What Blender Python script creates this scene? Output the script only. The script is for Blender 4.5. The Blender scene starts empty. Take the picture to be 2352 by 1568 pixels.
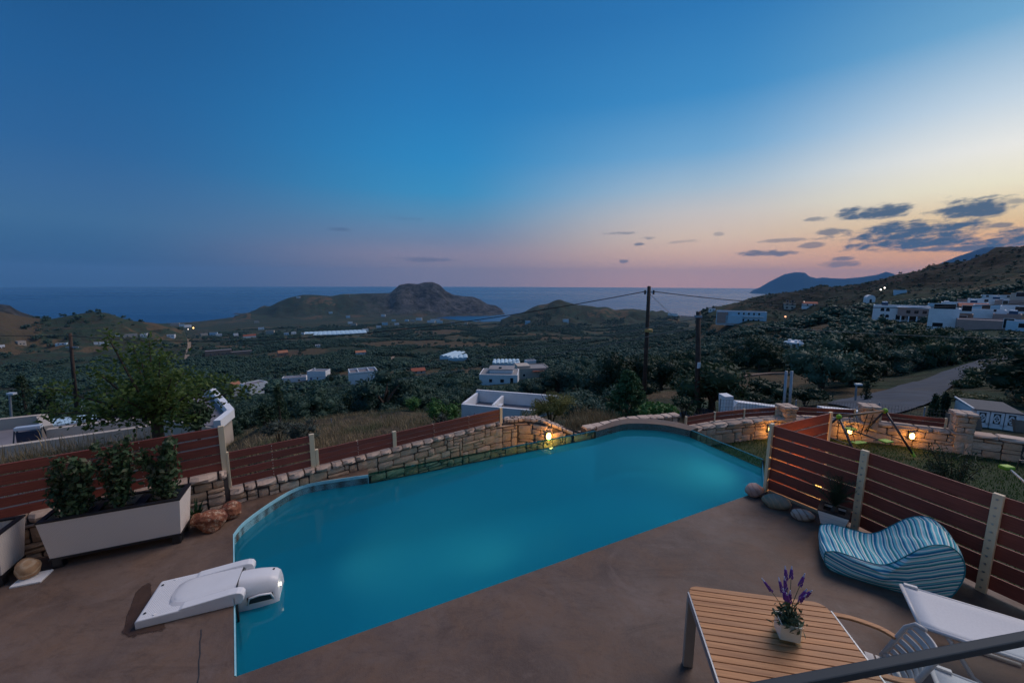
import bpy, bmesh, math, random
import numpy as np
from mathutils import Vector, Matrix
from mathutils.geometry import tessellate_polygon
R = math.radians
rnd = random.Random(7)
sc = bpy.context.scene
col = sc.collection

# ------------------------------------------------------------------ camera
CAM = Vector((0, 0, 3.5)); F_PX = 914.7; PITCH = R(8.24); ROLL = R(0.2)
fw = Vector((0, math.cos(PITCH), -math.sin(PITCH))); up0 = Vector((0, math.sin(PITCH), math.cos(PITCH))); rt0 = Vector((1, 0, 0))
rt = rt0*math.cos(ROLL) + up0*math.sin(ROLL); up = up0*math.cos(ROLL) - rt0*math.sin(ROLL)
cd = bpy.data.cameras.new('camera'); cam = bpy.data.objects.new('camera', cd); col.objects.link(cam)
cd.sensor_width = 36; cd.sensor_fit = 'HORIZONTAL'; cd.lens = 14.0; cd.clip_start = 0.05; cd.clip_end = 90000
m = Matrix((rt, up, -fw)).transposed().to_4x4(); m.translation = CAM; cam.matrix_world = m
sc.camera = cam

# ------------------------------------------------------------------ world
def s2l(c):
    return tuple((x/255/12.92 if x/255 <= 0.04045 else ((x/255+0.055)/1.055)**2.4) for x in c)
world = bpy.data.worlds.new('World'); sc.world = world; world.use_nodes = True
wt = world.node_tree; wt.nodes.clear()
def wn(t, **kw):
    n = wt.nodes.new(t)
    for k, v in kw.items(): setattr(n, k, v)
    return n
def wmath(op, a, b=None, c=None, clamp=False):
    n = wn('ShaderNodeMath', operation=op, use_clamp=clamp)
    for i, s in enumerate((a, b, c)):
        if s is None: continue
        if isinstance(s, (int, float)): n.inputs[i].default_value = s
        else: wt.links.new(s, n.inputs[i])
    return n.outputs[0]
def wmap(v, a, b, c=0.0, d=1.0, smooth=True):
    n = wn('ShaderNodeMapRange', interpolation_type='SMOOTHSTEP' if smooth else 'LINEAR')
    wt.links.new(v, n.inputs['Value'])
    for k, x in zip(('From Min', 'From Max', 'To Min', 'To Max'), (a, b, c, d)): n.inputs[k].default_value = x
    return n.outputs[0]
def wmix(f, a, b):
    n = wn('ShaderNodeMix', data_type='RGBA')
    for s, k in ((f, 0), (a, 6), (b, 7)):
        if isinstance(s, (int, float)): n.inputs[k].default_value = s
        elif isinstance(s, tuple): n.inputs[k].default_value = (*s, 1)
        else: wt.links.new(s, n.inputs[k])
    return n.outputs[2]
tc = wn('ShaderNodeTexCoord'); sx = wn('ShaderNodeSeparateXYZ'); wt.links.new(tc.outputs['Generated'], sx.inputs[0])
ELEV = wmath('MULTIPLY', wmath('ARCSINE', sx.outputs[2]), 180/math.pi)
AZ = wmath('MULTIPLY', wmath('ARCTAN2', sx.outputs[0], sx.outputs[1]), 180/math.pi)
SUN_AZ = 56.0
dz = wmath('ABSOLUTE', wmath('SUBTRACT', AZ, SUN_AZ))
OFF = wmath('MINIMUM', dz, wmath('SUBTRACT', 360.0, dz))
def ramp(stops):
    n = wn('ShaderNodeValToRGB'); cr = n.color_ramp; cr.interpolation = 'B_SPLINE' if False else 'LINEAR'
    stops = [(e/60.0, s2l(c)) for e, c in stops]
    cr.elements[0].position = stops[0][0]; cr.elements[0].color = (*stops[0][1], 1)
    cr.elements[1].position = stops[-1][0]; cr.elements[1].color = (*stops[-1][1], 1)
    for p, c in stops[1:-1]:
        el = cr.elements.new(p); el.color = (*c, 1)
    wt.links.new(wmath('DIVIDE', ELEV, 60.0, clamp=True), n.inputs[0])
    return n.outputs[0]
SKY_SUN = [(0,(285,196,112)),(2,(278,194,118)),(4,(262,194,128)),(6,(252,216,160)),(9,(255,246,214)),(12,(250,248,240)),(16,(205,222,235)),(22,(116,172,211)),(30,(66,132,184)),(45,(46,110,164)),(60,(38,95,150))]
SKY_30 = [(0,(256,188,162)),(2,(248,190,164)),(4,(242,198,170)),(6,(234,207,184)),(9,(212,206,202)),(12,(172,196,214)),(16,(116,172,214)),(22,(64,142,200)),(30,(46,120,182)),(45,(38,100,160)),(60,(33,88,145))]
SKY_65 = [(0,(164,144,152)),(2,(168,148,154)),(4,(156,144,160)),(6,(124,140,168)),(9,(92,146,184)),(12,(60,146,196)),(16,(46,138,196)),(22,(40,124,186)),(30,(36,108,170)),(45,(32,92,150)),(60,(30,82,138))]
SKY_107 = [(0,(30,76,116)),(3,(52,98,140)),(6,(64,110,152)),(9,(58,106,154)),(13,(44,100,154)),(19,(34,94,150)),(26,(28,84,138)),(36,(25,76,128)),(60,(26,74,126))]
c1 = wmix(wmap(OFF, 4, 32), ramp(SKY_SUN), ramp(SKY_30))
c2 = wmix(wmap(OFF, 28, 66), c1, ramp(SKY_65))
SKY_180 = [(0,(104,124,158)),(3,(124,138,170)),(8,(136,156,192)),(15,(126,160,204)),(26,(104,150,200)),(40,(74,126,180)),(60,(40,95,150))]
c3 = wmix(wmap(OFF, 62, 104), c2, ramp(SKY_107))
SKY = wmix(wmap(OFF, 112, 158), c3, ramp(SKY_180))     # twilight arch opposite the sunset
# clouds near the afterglow: soft ellipses of cloud (azimuth, elevation, half sizes in degrees) broken up by noise
CLOUDS = []
def add_clouds(color):
    comb = wn('ShaderNodeCombineXYZ'); wt.links.new(AZ, comb.inputs[0]); wt.links.new(wmath('ADD', wmath('MULTIPLY', ELEV, 2.6), wmath('MULTIPLY', AZ, -.25)), comb.inputs[1])
    n1 = wn('ShaderNodeTexNoise'); n1.inputs['Scale'].default_value = 0.34; n1.inputs['Detail'].default_value = 9; n1.inputs['Roughness'].default_value = 0.68
    wt.links.new(comb.outputs[0], n1.inputs['Vector'])
    total = None
    for (az, el, wa, we, k) in CLOUDS:
        dx = wmath('DIVIDE', wmath('SUBTRACT', AZ, az), wa); dy = wmath('DIVIDE', wmath('SUBTRACT', ELEV, el), we)
        r = wmath('ADD', wmath('MULTIPLY', dx, dx), wmath('MULTIPLY', dy, dy))
        v = wmath('SUBTRACT', 1.25, r)
        v = wmath('ADD', v, wmath('MULTIPLY', wmath('SUBTRACT', n1.outputs[0], 0.50), 5.6))
        v = wmap(v, 0.0, 1.15, 0.0, k)
        total = v if total is None else wmath('MAXIMUM', total, v)
    return total
def px_dir(u, v):
    d = rt*((u-1176)/F_PX) + up*(-(v-784)/F_PX) + fw
    return d
def px_ang(u, v):
    d = px_dir(u, v)
    return math.degrees(math.atan2(d.x, d.y)), math.degrees(math.atan2(d.z, math.hypot(d.x, d.y)))
for (u, v, w, h, k) in [(2005,486,100,17,.95),(2225,480,115,28,.95),(2120,524,165,22,.97),(2085,549,200,30,.97),(2330,548,150,24,.98),(2230,570,120,9,.9),(1755,582,75,8,.8),
        (1930,606,45,9,.6),(1935,595,26,6,.7),(1880,503,32,6,.6),(1910,531,45,8,.7),(1865,563,36,7,.6),(2150,572,75,6,.85),(1465,561,16,4,.7),(1432,601,13,5,.65),
        (1800,552,60,5,.5),(2300,517,30,7,.7),(2330,462,30,9,.55),(1420,536,40,4,.5),(1655,538,16,6,.4),(1570,555,40,5,.35),(780,526,28,5,.4),(985,596,70,6,.45),(925,502,45,5,.15),(1490,547,20,4,.5)]:
    a0, e0 = px_ang(u, v); a1, _ = px_ang(u+w, v); _, e1 = px_ang(u, v-h)
    CLOUDS.append((a0, e0, a1-a0, e1-e0, k))
cm = add_clouds(None)
ccol = wmix(wmap(OFF, 5, 75), s2l((62,92,120)), s2l((70,86,122)))
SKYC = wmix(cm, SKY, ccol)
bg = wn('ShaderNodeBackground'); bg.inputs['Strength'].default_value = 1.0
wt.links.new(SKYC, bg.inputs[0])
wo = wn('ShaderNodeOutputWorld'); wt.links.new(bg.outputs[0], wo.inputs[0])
world.cycles.sampling_method = 'MANUAL'; world.cycles.sample_map_resolution = 512

# soft afterglow of the sun that has just set
sd = bpy.data.lights.new('sun', 'SUN'); sun = bpy.data.objects.new('sun', sd); col.objects.link(sun)
sd.energy = 1.9; sd.angle = R(34); sd.color = (1.0, 0.83, 0.75)
sun_dir = Vector((math.sin(R(54))*math.cos(R(50)), math.cos(R(54))*math.cos(R(50)), math.sin(R(50))))
sun.rotation_euler = sun_dir.to_track_quat('Z', 'Y').to_euler()

sc.view_settings.view_transform = 'Standard'; sc.view_settings.look = 'None'
sc.view_settings.exposure = 0.0; sc.view_settings.gamma = 1.0; sc.view_settings.use_curve_mapping = False
sc.render.engine = 'CYCLES'
cy = sc.cycles
cy.use_denoising = True
try: cy.denoiser = 'OPENIMAGEDENOISE'
except Exception: pass
cy.max_bounces = 6; cy.diffuse_bounces = 3; cy.glossy_bounces = 3; cy.transmission_bounces = 4; cy.transparent_max_bounces = 12; cy.volume_bounces = 0
cy.use_fast_gi = False; cy.caustics_reflective = False; cy.caustics_refractive = False
cy.sample_clamp_indirect = 4.0; cy.use_adaptive_sampling = True; cy.adaptive_threshold = 0.012

# ------------------------------------------------------------------ helpers
def P(u, v, z=0.0):
    d = px_dir(u, v); t = (z-CAM.z)/d.z
    return CAM + d*t
def PT(u, v, t):            # at depth t along the view axis
    return CAM + px_dir(u, v)*t
def PY(u, v, y):
    d = px_dir(u, v); return CAM + d*(y/d.y)
def tag(o, label=None, cat=None, group=None, kind=None):
    if label: o['label'] = label
    if cat: o['category'] = cat
    if group: o['group'] = group
    if kind: o['kind'] = kind
    return o
def thing(name, label, cat, loc=(0, 0, 0), group=None, rz=0.0):
    o = bpy.data.objects.new(name, None); col.objects.link(o); o.location = loc; o.rotation_euler = (0, 0, rz)
    o.empty_display_size = 0.1
    return tag(o, label, cat, group)
def wloc(o):
    v = Vector((0, 0, 0))
    while o is not None:
        v = v + Vector(o.location); o = o.parent
    return v
class MB:
    def __init__(s): s.v = []; s.f = []; s.uv = None; s.mi = []
    def add(s, vs, fs, mi=0):
        b = len(s.v); s.v += [tuple(p) for p in vs]; s.f += [tuple(i+b for i in f) for f in fs]; s.mi += [mi]*len(fs); return s
    def box(s, c, size, ex=(1,0,0), ey=(0,1,0), ez=(0,0,1), mi=0):
        c = Vector(c); ex, ey, ez = Vector(ex)*size[0]/2, Vector(ey)*size[1]/2, Vector(ez)*size[2]/2
        vs = [c+ex*i+ey*j+ez*k for k in (-1, 1) for j in (-1, 1) for i in (-1, 1)]
        return s.add(vs, [(0,2,3,1),(4,5,7,6),(0,1,5,4),(2,6,7,3),(0,4,6,2),(1,3,7,5)], mi)
    def bar(s, a, b, w, h, upv=(0,0,1), mi=0):
        a, b = Vector(a), Vector(b); ex = (b-a); L = ex.length; ex = ex/L; ey = Vector(upv).cross(ex)
        if ey.length < 1e-4: ey = Vector((1,0,0))
        ey.normalize(); ez = ex.cross(ey)
        return s.box((a+b)/2, (L, w, h), ex, ey, ez, mi)
    def tube(s, pts, rad, n=8, cap=True, mi=0):
        pts = [Vector(p) for p in pts]; k = len(pts)
        if not hasattr(rad, '__len__'): rad = [rad]*k
        vs = []; fs = []; ref = None
        for i, p in enumerate(pts):
            t = (pts[min(i+1, k-1)]-pts[max(i-1, 0)]).normalized()
            if ref is None: ref = Vector((0,0,1)) if abs(t.z) < .9 else Vector((1,0,0))
            a = t.cross(ref); 
            if a.length < 1e-5: a = t.cross(Vector((0.3,1,0.2)))
            a.normalize(); b = a.cross(t); ref = b
            for j in range(n):
                q = 2*math.pi*j/n; vs.append(p + (a*math.cos(q)+b*math.sin(q))*rad[i])
        for i in range(k-1):
            for j in range(n):
                fs.append((i*n+j, i*n+(j+1)%n, (i+1)*n+(j+1)%n, (i+1)*n+j))
        if cap: fs += [tuple(range(n))[::-1], tuple((k-1)*n+j for j in range(n))]
        return s.add(vs, fs, mi)
    def prism(s, poly, z0, z1, mi=0):        # poly: list of xy, z0/z1 numbers or lists
        n = len(poly); f0 = z0 if hasattr(z0, '__len__') else [z0]*n; f1 = z1 if hasattr(z1, '__len__') else [z1]*n
        vs = [(p[0], p[1], f0[i]) for i, p in enumerate(poly)] + [(p[0], p[1], f1[i]) for i, p in enumerate(poly)]
        area = sum(poly[i][0]*poly[(i+1)%n][1]-poly[(i+1)%n][0]*poly[i][1] for i in range(n))
        tri = tessellate_polygon([[Vector((p[0], p[1], 0)) for p in poly]])
        fs = []
        for t in tri:
            a = [poly[i] for i in t]
            ar = (a[1][0]-a[0][0])*(a[2][1]-a[0][1])-(a[2][0]-a[0][0])*(a[1][1]-a[0][1])
            t = tuple(t) if ar > 0 else tuple(t)[::-1]
            fs.append(tuple(i+n for i in t)); fs.append(t[::-1])
        for i in range(n):
            j = (i+1) % n
            fs.append((i, j, j+n, i+n) if area > 0 else (j, i, i+n, j+n))
        return s.add(vs, fs, mi)
    def ico(s, c, r, sub=1, jit=0, mi=0):
        vs, fs = ICO[sub]
        r = r if hasattr(r, '__len__') else (r, r, r)
        return s.add([(c[0]+p[0]*r[0]*(1+rnd.uniform(-jit, jit)), c[1]+p[1]*r[1]*(1+rnd.uniform(-jit, jit)), c[2]+p[2]*r[2]*(1+rnd.uniform(-jit, jit))) for p in vs], fs, mi)
    def mesh(s, name, mats, smooth=False, off=None):
        me = bpy.data.meshes.new(name)
        v = s.v if off is None else [(p[0]-off[0], p[1]-off[1], p[2]-off[2]) for p in s.v]
        me.from_pydata(v, [], s.f)
        for mt in (mats if isinstance(mats, (list, tuple)) else [mats]): me.materials.append(mt)
        if any(s.mi): me.polygons.foreach_set('material_index', s.mi)
        if smooth: me.polygons.foreach_set('use_smooth', [True]*len(me.polygons))
        if s.uv is not None:
            l = me.uv_layers.new(name='stripe')
            idx = np.zeros(len(me.loops), dtype=np.int32); me.loops.foreach_get('vertex_index', idx)
            l.data.foreach_set('uv', np.array(s.uv, dtype=np.float32)[idx].ravel())
        me.update(); return me
    def build(s, name, mats, parent=None, smooth=False, bevel=0, local=False, seg=2):
        if parent is not None: off = (0, 0, 0) if local else wloc(parent)
        else:
            a = np.array(s.v); off = (float((a[:,0].min()+a[:,0].max())/2), float((a[:,1].min()+a[:,1].max())/2), float(a[:,2].min()))
            if local: off = (0, 0, 0)
        o = bpy.data.objects.new(name, s.mesh(name, mats, smooth, off)); col.objects.link(o)
        if parent is not None: o.parent = parent
        elif not local: o.location = off
        if bevel:
            b = o.modifiers.new('bevel', 'BEVEL'); b.width = bevel; b.segments = seg; b.limit_method = 'ANGLE'; b.angle_limit = R(35)
        return o
def mk_ico(sub):
    bm = bmesh.new(); bmesh.ops.create_icosphere(bm, subdivisions=sub, radius=1)
    r = ([tuple(v.co) for v in bm.verts], [tuple(v.index for v in f.verts) for f in bm.faces]); bm.free(); return r
ICO = {1: mk_ico(1), 2: mk_ico(2), 3: mk_ico(3)}
def smooth_angle(o, ang=40):
    me = o.data
    me.polygons.foreach_set('use_smooth', [True]*len(me.polygons))
    try: me.set_sharp_from_angle(angle=R(ang))
    except Exception: pass
    return o
def copy_tree(o, parent=None):
    c = o.copy(); col.objects.link(c)
    if parent is not None: c.parent = parent
    for ch in o.children: copy_tree(ch, c)
    return c
def catmull(pts, n=8, closed=False):
    pts = [Vector(p) for p in pts]; out = []; k = len(pts)
    rng = range(k) if closed else range(k-1)
    for i in rng:
        if closed: p0, p1, p2, p3 = pts[i-1], pts[i], pts[(i+1)%k], pts[(i+2)%k]
        else: p0, p1, p2, p3 = pts[max(i-1,0)], pts[i], pts[i+1], pts[min(i+2,k-1)]
        for j in range(n):
            t = j/n
            out.append(0.5*((2*p1)+(p2-p0)*t+(2*p0-5*p1+4*p2-p3)*t*t+(3*p1-p0-3*p2+p3)*t**3))
    if not closed: out.append(pts[-1])
    return out

# ------------------------------------------------------------------ materials
MATS = {}
class NT:
    def __init__(s, name):
        s.m = bpy.data.materials.new(name); s.m.use_nodes = True; s.t = s.m.node_tree; s.t.nodes.clear()
        s.out = s.t.nodes.new('ShaderNodeOutputMaterial')
    def n(s, t, inp=None, **kw):
        x = s.t.nodes.new(t)
        for k, v in kw.items(): setattr(x, k, v)
        for k, v in (inp or {}).items(): s.set(x.inputs[k], v)
        return x
    def set(s, sock, v):
        if isinstance(v, bpy.types.NodeSocket): s.t.links.new(v, sock)
        elif isinstance(v, (tuple, list)) and len(v) == 3 and sock.type == 'RGBA': sock.default_value = (*v, 1)
        else: sock.default_value = v
    def coord(s, kind='Object', scale=(1,1,1), rot=(0,0,0)):
        c = s.n('ShaderNodeTexCoord'); mp = s.n('ShaderNodeMapping', {'Vector': c.outputs[kind], 'Scale': scale, 'Rotation': rot}); return mp.outputs[0]
    def noise(s, vec, scale, detail=4, rough=.55, out=0, dist=0.0):
        return s.n('ShaderNodeTexNoise', {'Vector': vec, 'Scale': scale, 'Detail': detail, 'Roughness': rough, 'Distortion': dist}).outputs[out]
    def mapr(s, v, a, b, c=0., d=1.):
        return s.n('ShaderNodeMapRange', {'Value': v, 'From Min': a, 'From Max': b, 'To Min': c, 'To Max': d}).outputs[0]
    def math(s, op, a, b=0.0, clamp=False):
        return s.n('ShaderNodeMath', {0: a, 1: b}, operation=op, use_clamp=clamp).outputs[0]
    def mix(s, f, a, b, bt='MIX'):
        x = s.n('ShaderNodeMix', data_type='RGBA', blend_type=bt); s.set(x.inputs[0], f); s.set(x.inputs[6], a); s.set(x.inputs[7], b); return x.outputs[2]
    def bump(s, h, strength=.3, dist=.01):
        return s.n('ShaderNodeBump', {'Height': h, 'Strength': strength, 'Distance': dist}).outputs[0]
    def bsdf(s, color, rough=.7, normal=None, **kw):
        b = s.n('ShaderNodeBsdfPrincipled', {'Base Color': color, 'Roughness': rough})
        if normal is not None: s.set(b.inputs['Normal'], normal)
        for k, v in kw.items(): s.set(b.inputs[k.replace('_', ' ')], v)
        return b.outputs[0]
    def done(s, sh, disp=None):
        s.t.links.new(sh, s.out.inputs[0]); MATS[s.m.name] = s.m; return s.m
def simple(name, colr, rough=.7, var=.15, scale=6, bump=.0, bscale=40, metal=0.0, dirt=None, objrand=0.0, spec=.5):
    t = NT(name); v = t.coord()
    f = t.noise(v, scale, 5, .6)
    c = t.mix(t.mapr(f, .3, .7), tuple(x*(1-var) for x in colr), tuple(min(1, x*(1+var)) for x in colr))
    if dirt: c = t.mix(t.mapr(t.noise(v, scale*.35, 6, .7), .5, .75, 0, .6), c, dirt)
    if objrand:
        oi = t.n('ShaderNodeObjectInfo').outputs['Random']
        c = t.mix(1.0, c, t.n('ShaderNodeCombineColor', {0: t.mapr(oi, 0, 1, 1-objrand, 1+objrand), 1: t.mapr(oi, 0, 1, 1-objrand, 1+objrand), 2: t.mapr(oi, 0, 1, 1-objrand, 1+objrand)}).outputs[0], 'MULTIPLY')
    nb = t.bump(t.noise(v, bscale, 4, .6), bump, .01) if bump else None
    return t.done(t.bsdf(c, rough, nb, Metallic=metal, Specular_IOR_Level=spec))
# ---- deck concrete: brown stained floor with mottling and a damp stain beside the pool filter
t = NT('deck_concrete'); v = t.coord('Object')
n1 = t.noise(v, .42, 7, .66, dist=.9); n2 = t.noise(v, 1.9, 9, .74, dist=.5); n3 = t.noise(v, 70, 3, .6); n4 = t.noise(v, 9, 8, .78, dist=.3)
st_ = t.noise(t.coord('Object', (.9, 2.6, 1), (0, 0, .55)), 1.0, 9, .78, dist=1.4)
c = t.mix(t.mapr(n1, .38, .62), (.076, .047, .037), (.165, .116, .093))
c = t.mix(t.mapr(n2, .42, .66, 0, .85), c, (.165, .098, .064))
c = t.mix(t.mapr(st_, .50, .68, 0, .6), c, (.058, .035, .027))
c = t.mix(t.mapr(t.noise(v, .8, 9, .8, dist=1.6), .54, .66, 0, .55), c, (.185, .135, .115))
c = t.mix(t.mapr(n4, .52, .70, 0, .5), c, (.060, .036, .026))
c = t.mix(t.mapr(n3, .3, .7, 0, .22), c, (.17, .13, .10))
vo = t.n('ShaderNodeTexVoronoi', {'Vector': t.noise(v, 3, 4, .6, out=1), 'Scale': 1.6}, feature='DISTANCE_TO_EDGE').outputs[0]
h = t.math('ADD', t.math('MULTIPLY', n2, .5), t.math('ADD', t.math('MULTIPLY', n3, .15), t.math('MULTIPLY', n4, .35)))
t.done(t.bsdf(c, t.mapr(n2, .3, .7, .48, .75), t.bump(h, .5, .02), Specular_IOR_Level=.35))
t = NT('damp_concrete'); v = t.coord('Object')
n2 = t.noise(v, 5, 7, .68)
uvx = t.n('ShaderNodeSeparateXYZ', {0: t.n('ShaderNodeUVMap', uv_map='stripe').outputs[0]}).outputs[0]
al = t.mapr(t.math('ADD', uvx, t.math('MULTIPLY', t.math('SUBTRACT', t.noise(v, 14, 6, .75), .5), .9)), .25, .6)
t.done(t.n('ShaderNodeMixShader', {0: al, 1: t.n('ShaderNodeBsdfTransparent').outputs[0], 2: t.bsdf(t.mix(t.mapr(n2, .35, .65), (.050, .027, .018), (.080, .045, .030)), .45, t.bump(n2, .3, .01))}).outputs[0])
simple('path_concrete', (.075, .036, .027), .8, .3, 2.5, .3, 25, dirt=(.04, .022, .018))
simple('curb_render', (.42, .30, .2), .85, .12, 4, .25, 40)
t = NT('pool_paint'); v = t.coord('Object')
n1 = t.noise(v, .5, 4, .55, dist=.6); n2 = t.noise(v, 9, 5, .6)
c = t.mix(t.mapr(n1, .35, .65), (.04, .32, .50), (.07, .44, .56)); c = t.mix(t.mapr(n2, .4, .7, 0, .3), c, (.11, .47, .56))
t.done(t.bsdf(c, .5, t.bump(n2, .15, .01)))
t = NT('pool_band'); v = t.coord('Object'); n2 = t.noise(v, 7, 6, .65)
t.done(t.bsdf(t.mix(t.mapr(n2, .35, .65), (.28, .60, .70), (.42, .74, .80)), .45, t.bump(n2, .15, .01)))
def water_mat(name, trans, rough, bsc, bst, dist=.02, scale=(1,1,1)):
    t = NT(name); v = t.coord('Object', scale)
    nb = t.bump(t.noise(v, bsc, 3, .5), bst, dist)
    fr = t.n('ShaderNodeFresnel', {'IOR': 1.33, 'Normal': nb}).outputs[0]
    a = t.n('ShaderNodeBsdfTransparent', {'Color': trans}).outputs[0]
    g = t.n('ShaderNodeBsdfAnisotropic' if False else 'ShaderNodeBsdfGlossy', {'Color': (1, 1, 1), 'Roughness': rough, 'Normal': nb}).outputs[0]
    if name == 'pool_water':      # slightly cloudy water: part of the light is scattered under the surface
        d1 = t.n('ShaderNodeBsdfDiffuse', {'Color': (.012, .30, .47)}).outputs[0]; d2 = t.n('ShaderNodeBsdfTranslucent', {'Color': (.20, .94, .95)}).outputs[0]
        ms = t.n('ShaderNodeMixShader', {0: .62, 1: d1, 2: d2}).outputs[0]; a = t.n('ShaderNodeMixShader', {0: .62, 1: a, 2: ms}).outputs[0]
    t.done(t.n('ShaderNodeMixShader', {0: fr, 1: a, 2: g}).outputs[0])
water_mat('pool_water', (.32, .84, .90), .05, 2.2, .10)
def thin_glass(name, tint, rough=.0, ior=1.45):
    t = NT(name)
    bf = t.n('ShaderNodeNewGeometry').outputs['Backfacing']
    fr = t.math('MULTIPLY', t.n('ShaderNodeFresnel', {'IOR': ior}).outputs[0], t.math('SUBTRACT', 1.0, bf))
    a = t.n('ShaderNodeBsdfTransparent', {'Color': tint}).outputs[0]
    g = t.n('ShaderNodeBsdfGlossy', {'Color': (1, 1, 1), 'Roughness': rough}).outputs[0]
    t.done(t.n('ShaderNodeMixShader', {0: fr, 1: a, 2: g}).outputs[0])
thin_glass('acrylic', (.62, .86, .80)); thin_glass('clear_glass', (.93, .97, .96)); thin_glass('acrylic_edge', (.25, .62, .60))
simple('gasket', (.012, .018, .02), .5)
simple('sea_rock', (.1, .09, .08), .9)
# ---- sea: deep water, rough at a distance
t = NT('sea_water'); v = t.coord('Object', (1, 3.0, 1))
nb = t.bump(t.noise(v, .02, 5, .6), .6, 6.0)
nn = t.noise(t.coord('Object', (.00025, .0012, 1)), 1.0, 4, .6)
t.done(t.bsdf(t.mix(t.mapr(nn, .35, .65), (.003, .040, .125), (.005, .052, .15)), t.mapr(nn, .3, .7, .20, .32), nb, IOR=1.33, Specular_IOR_Level=.5))
# ---- stone walls
t = NT('wall_stone'); v = t.coord('Object')
oi = t.n('ShaderNodeObjectInfo').outputs['Random']
loc = t.n('ShaderNodeObjectInfo').outputs['Location']
vv = t.n('ShaderNodeVectorMath', {0: v, 1: loc}, operation='ADD').outputs[0]
n1 = t.noise(vv, 5, 6, .68); n2 = t.noise(vv, 28, 5, .65)
cr = t.n('ShaderNodeValToRGB', {0: oi}); e = cr.color_ramp; e.elements[0].color = (.48, .27, .15, 1); e.elements[1].color = (.70, .52, .39, 1)
for p, cc in ((.2, (.66, .43, .27)), (.4, (.56, .39, .28)), (.55, (.74, .55, .41)), (.75, (.52, .31, .17)), (.88, (.64, .46, .34))):
    q = e.elements.new(p); q.color = (*cc, 1)
c = t.mix(t.mapr(n1, .4, .68, 0, .7), cr.outputs[0], (.42, .25, .14)); c = t.mix(t.mapr(n2, .45, .7, 0, .55), c, (.78, .62, .48))
t.done(t.bsdf(c, .88, t.bump(t.math('ADD', n1, t.math('MULTIPLY', n2, .5)), .5, .025)))
t = NT('cap_stone'); v = t.coord('Object'); oi = t.n('ShaderNodeObjectInfo').outputs['Random']
vv = t.n('ShaderNodeVectorMath', {0: v, 1: t.n('ShaderNodeObjectInfo').outputs['Location']}, operation='ADD').outputs[0]
n1 = t.noise(vv, 6, 6, .68); n2 = t.noise(vv, 30, 5, .65)
c = t.mix(oi, (.46, .34, .27), (.64, .50, .40)); c = t.mix(t.mapr(n1, .45, .7, 0, .6), c, (.42, .27, .18)); c = t.mix(t.mapr(n2, .5, .7, 0, .4), c, (.66, .54, .45))
t.done(t.bsdf(c, .88, t.bump(t.math('ADD', n1, t.math('MULTIPLY', n2, .5)), .45, .02)))
simple('mortar', (.085, .070, .064), .95, .25, 12, .5, 60)
# ---- composite fence board: reddish brown with fine grooves along the board
def board_mat(name, colr):
    t = NT(name); v = t.coord('Object'); oi = t.n('ShaderNodeObjectInfo').outputs['Random']
    vv = t.n('ShaderNodeMapping', {'Vector': v, 'Scale': (1.5, 1.5, 60)}).outputs[0]
    g = t.noise(vv, 2, 4, .6); n1 = t.noise(v, 3, 5, .6)
    c = t.mix(t.mapr(g, .3, .7), tuple(x*.72 for x in colr), tuple(x*1.25 for x in colr))
    c = t.mix(t.mapr(n1, .4, .7, 0, .35), c, tuple(x*.7 for x in colr))
    c = t.mix(1.0, c, t.n('ShaderNodeCombineColor', {0: t.mapr(oi, 0, 1, .85, 1.15), 1: t.mapr(oi, 0, 1, .88, 1.12), 2: t.mapr(oi, 0, 1, .9, 1.1)}).outputs[0], 'MULTIPLY')
    sep = t.n('ShaderNodeSeparateXYZ', {0: v}).outputs[2]
    gr = t.math('SINE', t.math('MULTIPLY', sep, 700))
    t.done(t.bsdf(c, .55, t.bump(t.math('ADD', gr, g), .12, .004), Specular_IOR_Level=.4))
board_mat('fence_board', (.23, .060, .042))
simple('post_metal', (.76, .60, .40), .5, .06, 3, spec=.4)
simple('screw_metal', (.45, .45, .45), .35, .05, metal=.8)
# ---- wicker resin: woven relief
def wicker(name, colr, sc_=1.0):
    t = NT(name); v = t.coord('Object')
    s = t.n('ShaderNodeSeparateXYZ', {0: v})
    ax = t.math('MULTIPLY', t.math('ADD', s.outputs[0], s.outputs[1]), 190*sc_); az_ = t.math('MULTIPLY', s.outputs[2], 300*sc_)
    row = t.math('FLOOR', t.math('DIVIDE', az_, math.pi)); ph = t.math('MULTIPLY', t.math('MODULO', row, 2.0), math.pi)
    wv = t.math('SINE', t.math('ADD', ax, ph)); rw = t.math('ABSOLUTE', t.math('SINE', az_))
    h = t.math('MULTIPLY', t.math('ADD', wv, 1.4), rw)
    c = t.mix(t.mapr(h, 0.05, .9), tuple(x*.74 for x in colr), colr)
    t.done(t.bsdf(c, .5, t.bump(h, .5, .004)))
wicker('wicker_beige', (.88, .78, .70), 1.0); wicker('wicker_white', (.80, .77, .76), .8)
simple('black_plastic', (.012, .013, .016), .45, .1); simple('soil', (.02, .014, .01), .95, .4, 20, .8, 50)
simple('white_plastic', (.76, .76, .77), .38, .04, 3, spec=.5); simple('white_plastic_rough', (.60, .60, .62), .5, .04, 3)
simple('grey_gap', (.03, .035, .04), .6)
t = NT('boulder_red'); v = t.coord('Object')
n1 = t.noise(v, 6, 7, .72); vo = t.n('ShaderNodeTexVoronoi', {'Vector': v, 'Scale': 16}).outputs[0]
c = t.mix(t.mapr(n1, .35, .65), (.14, .035, .022), (.34, .13, .06)); c = t.mix(t.mapr(t.noise(v, 11, 7, .8), .52, .62), c, (.55, .40, .28))
t.done(t.bsdf(c, .85, t.bump(t.math('ADD', n1, vo), .8, .03)))
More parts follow.
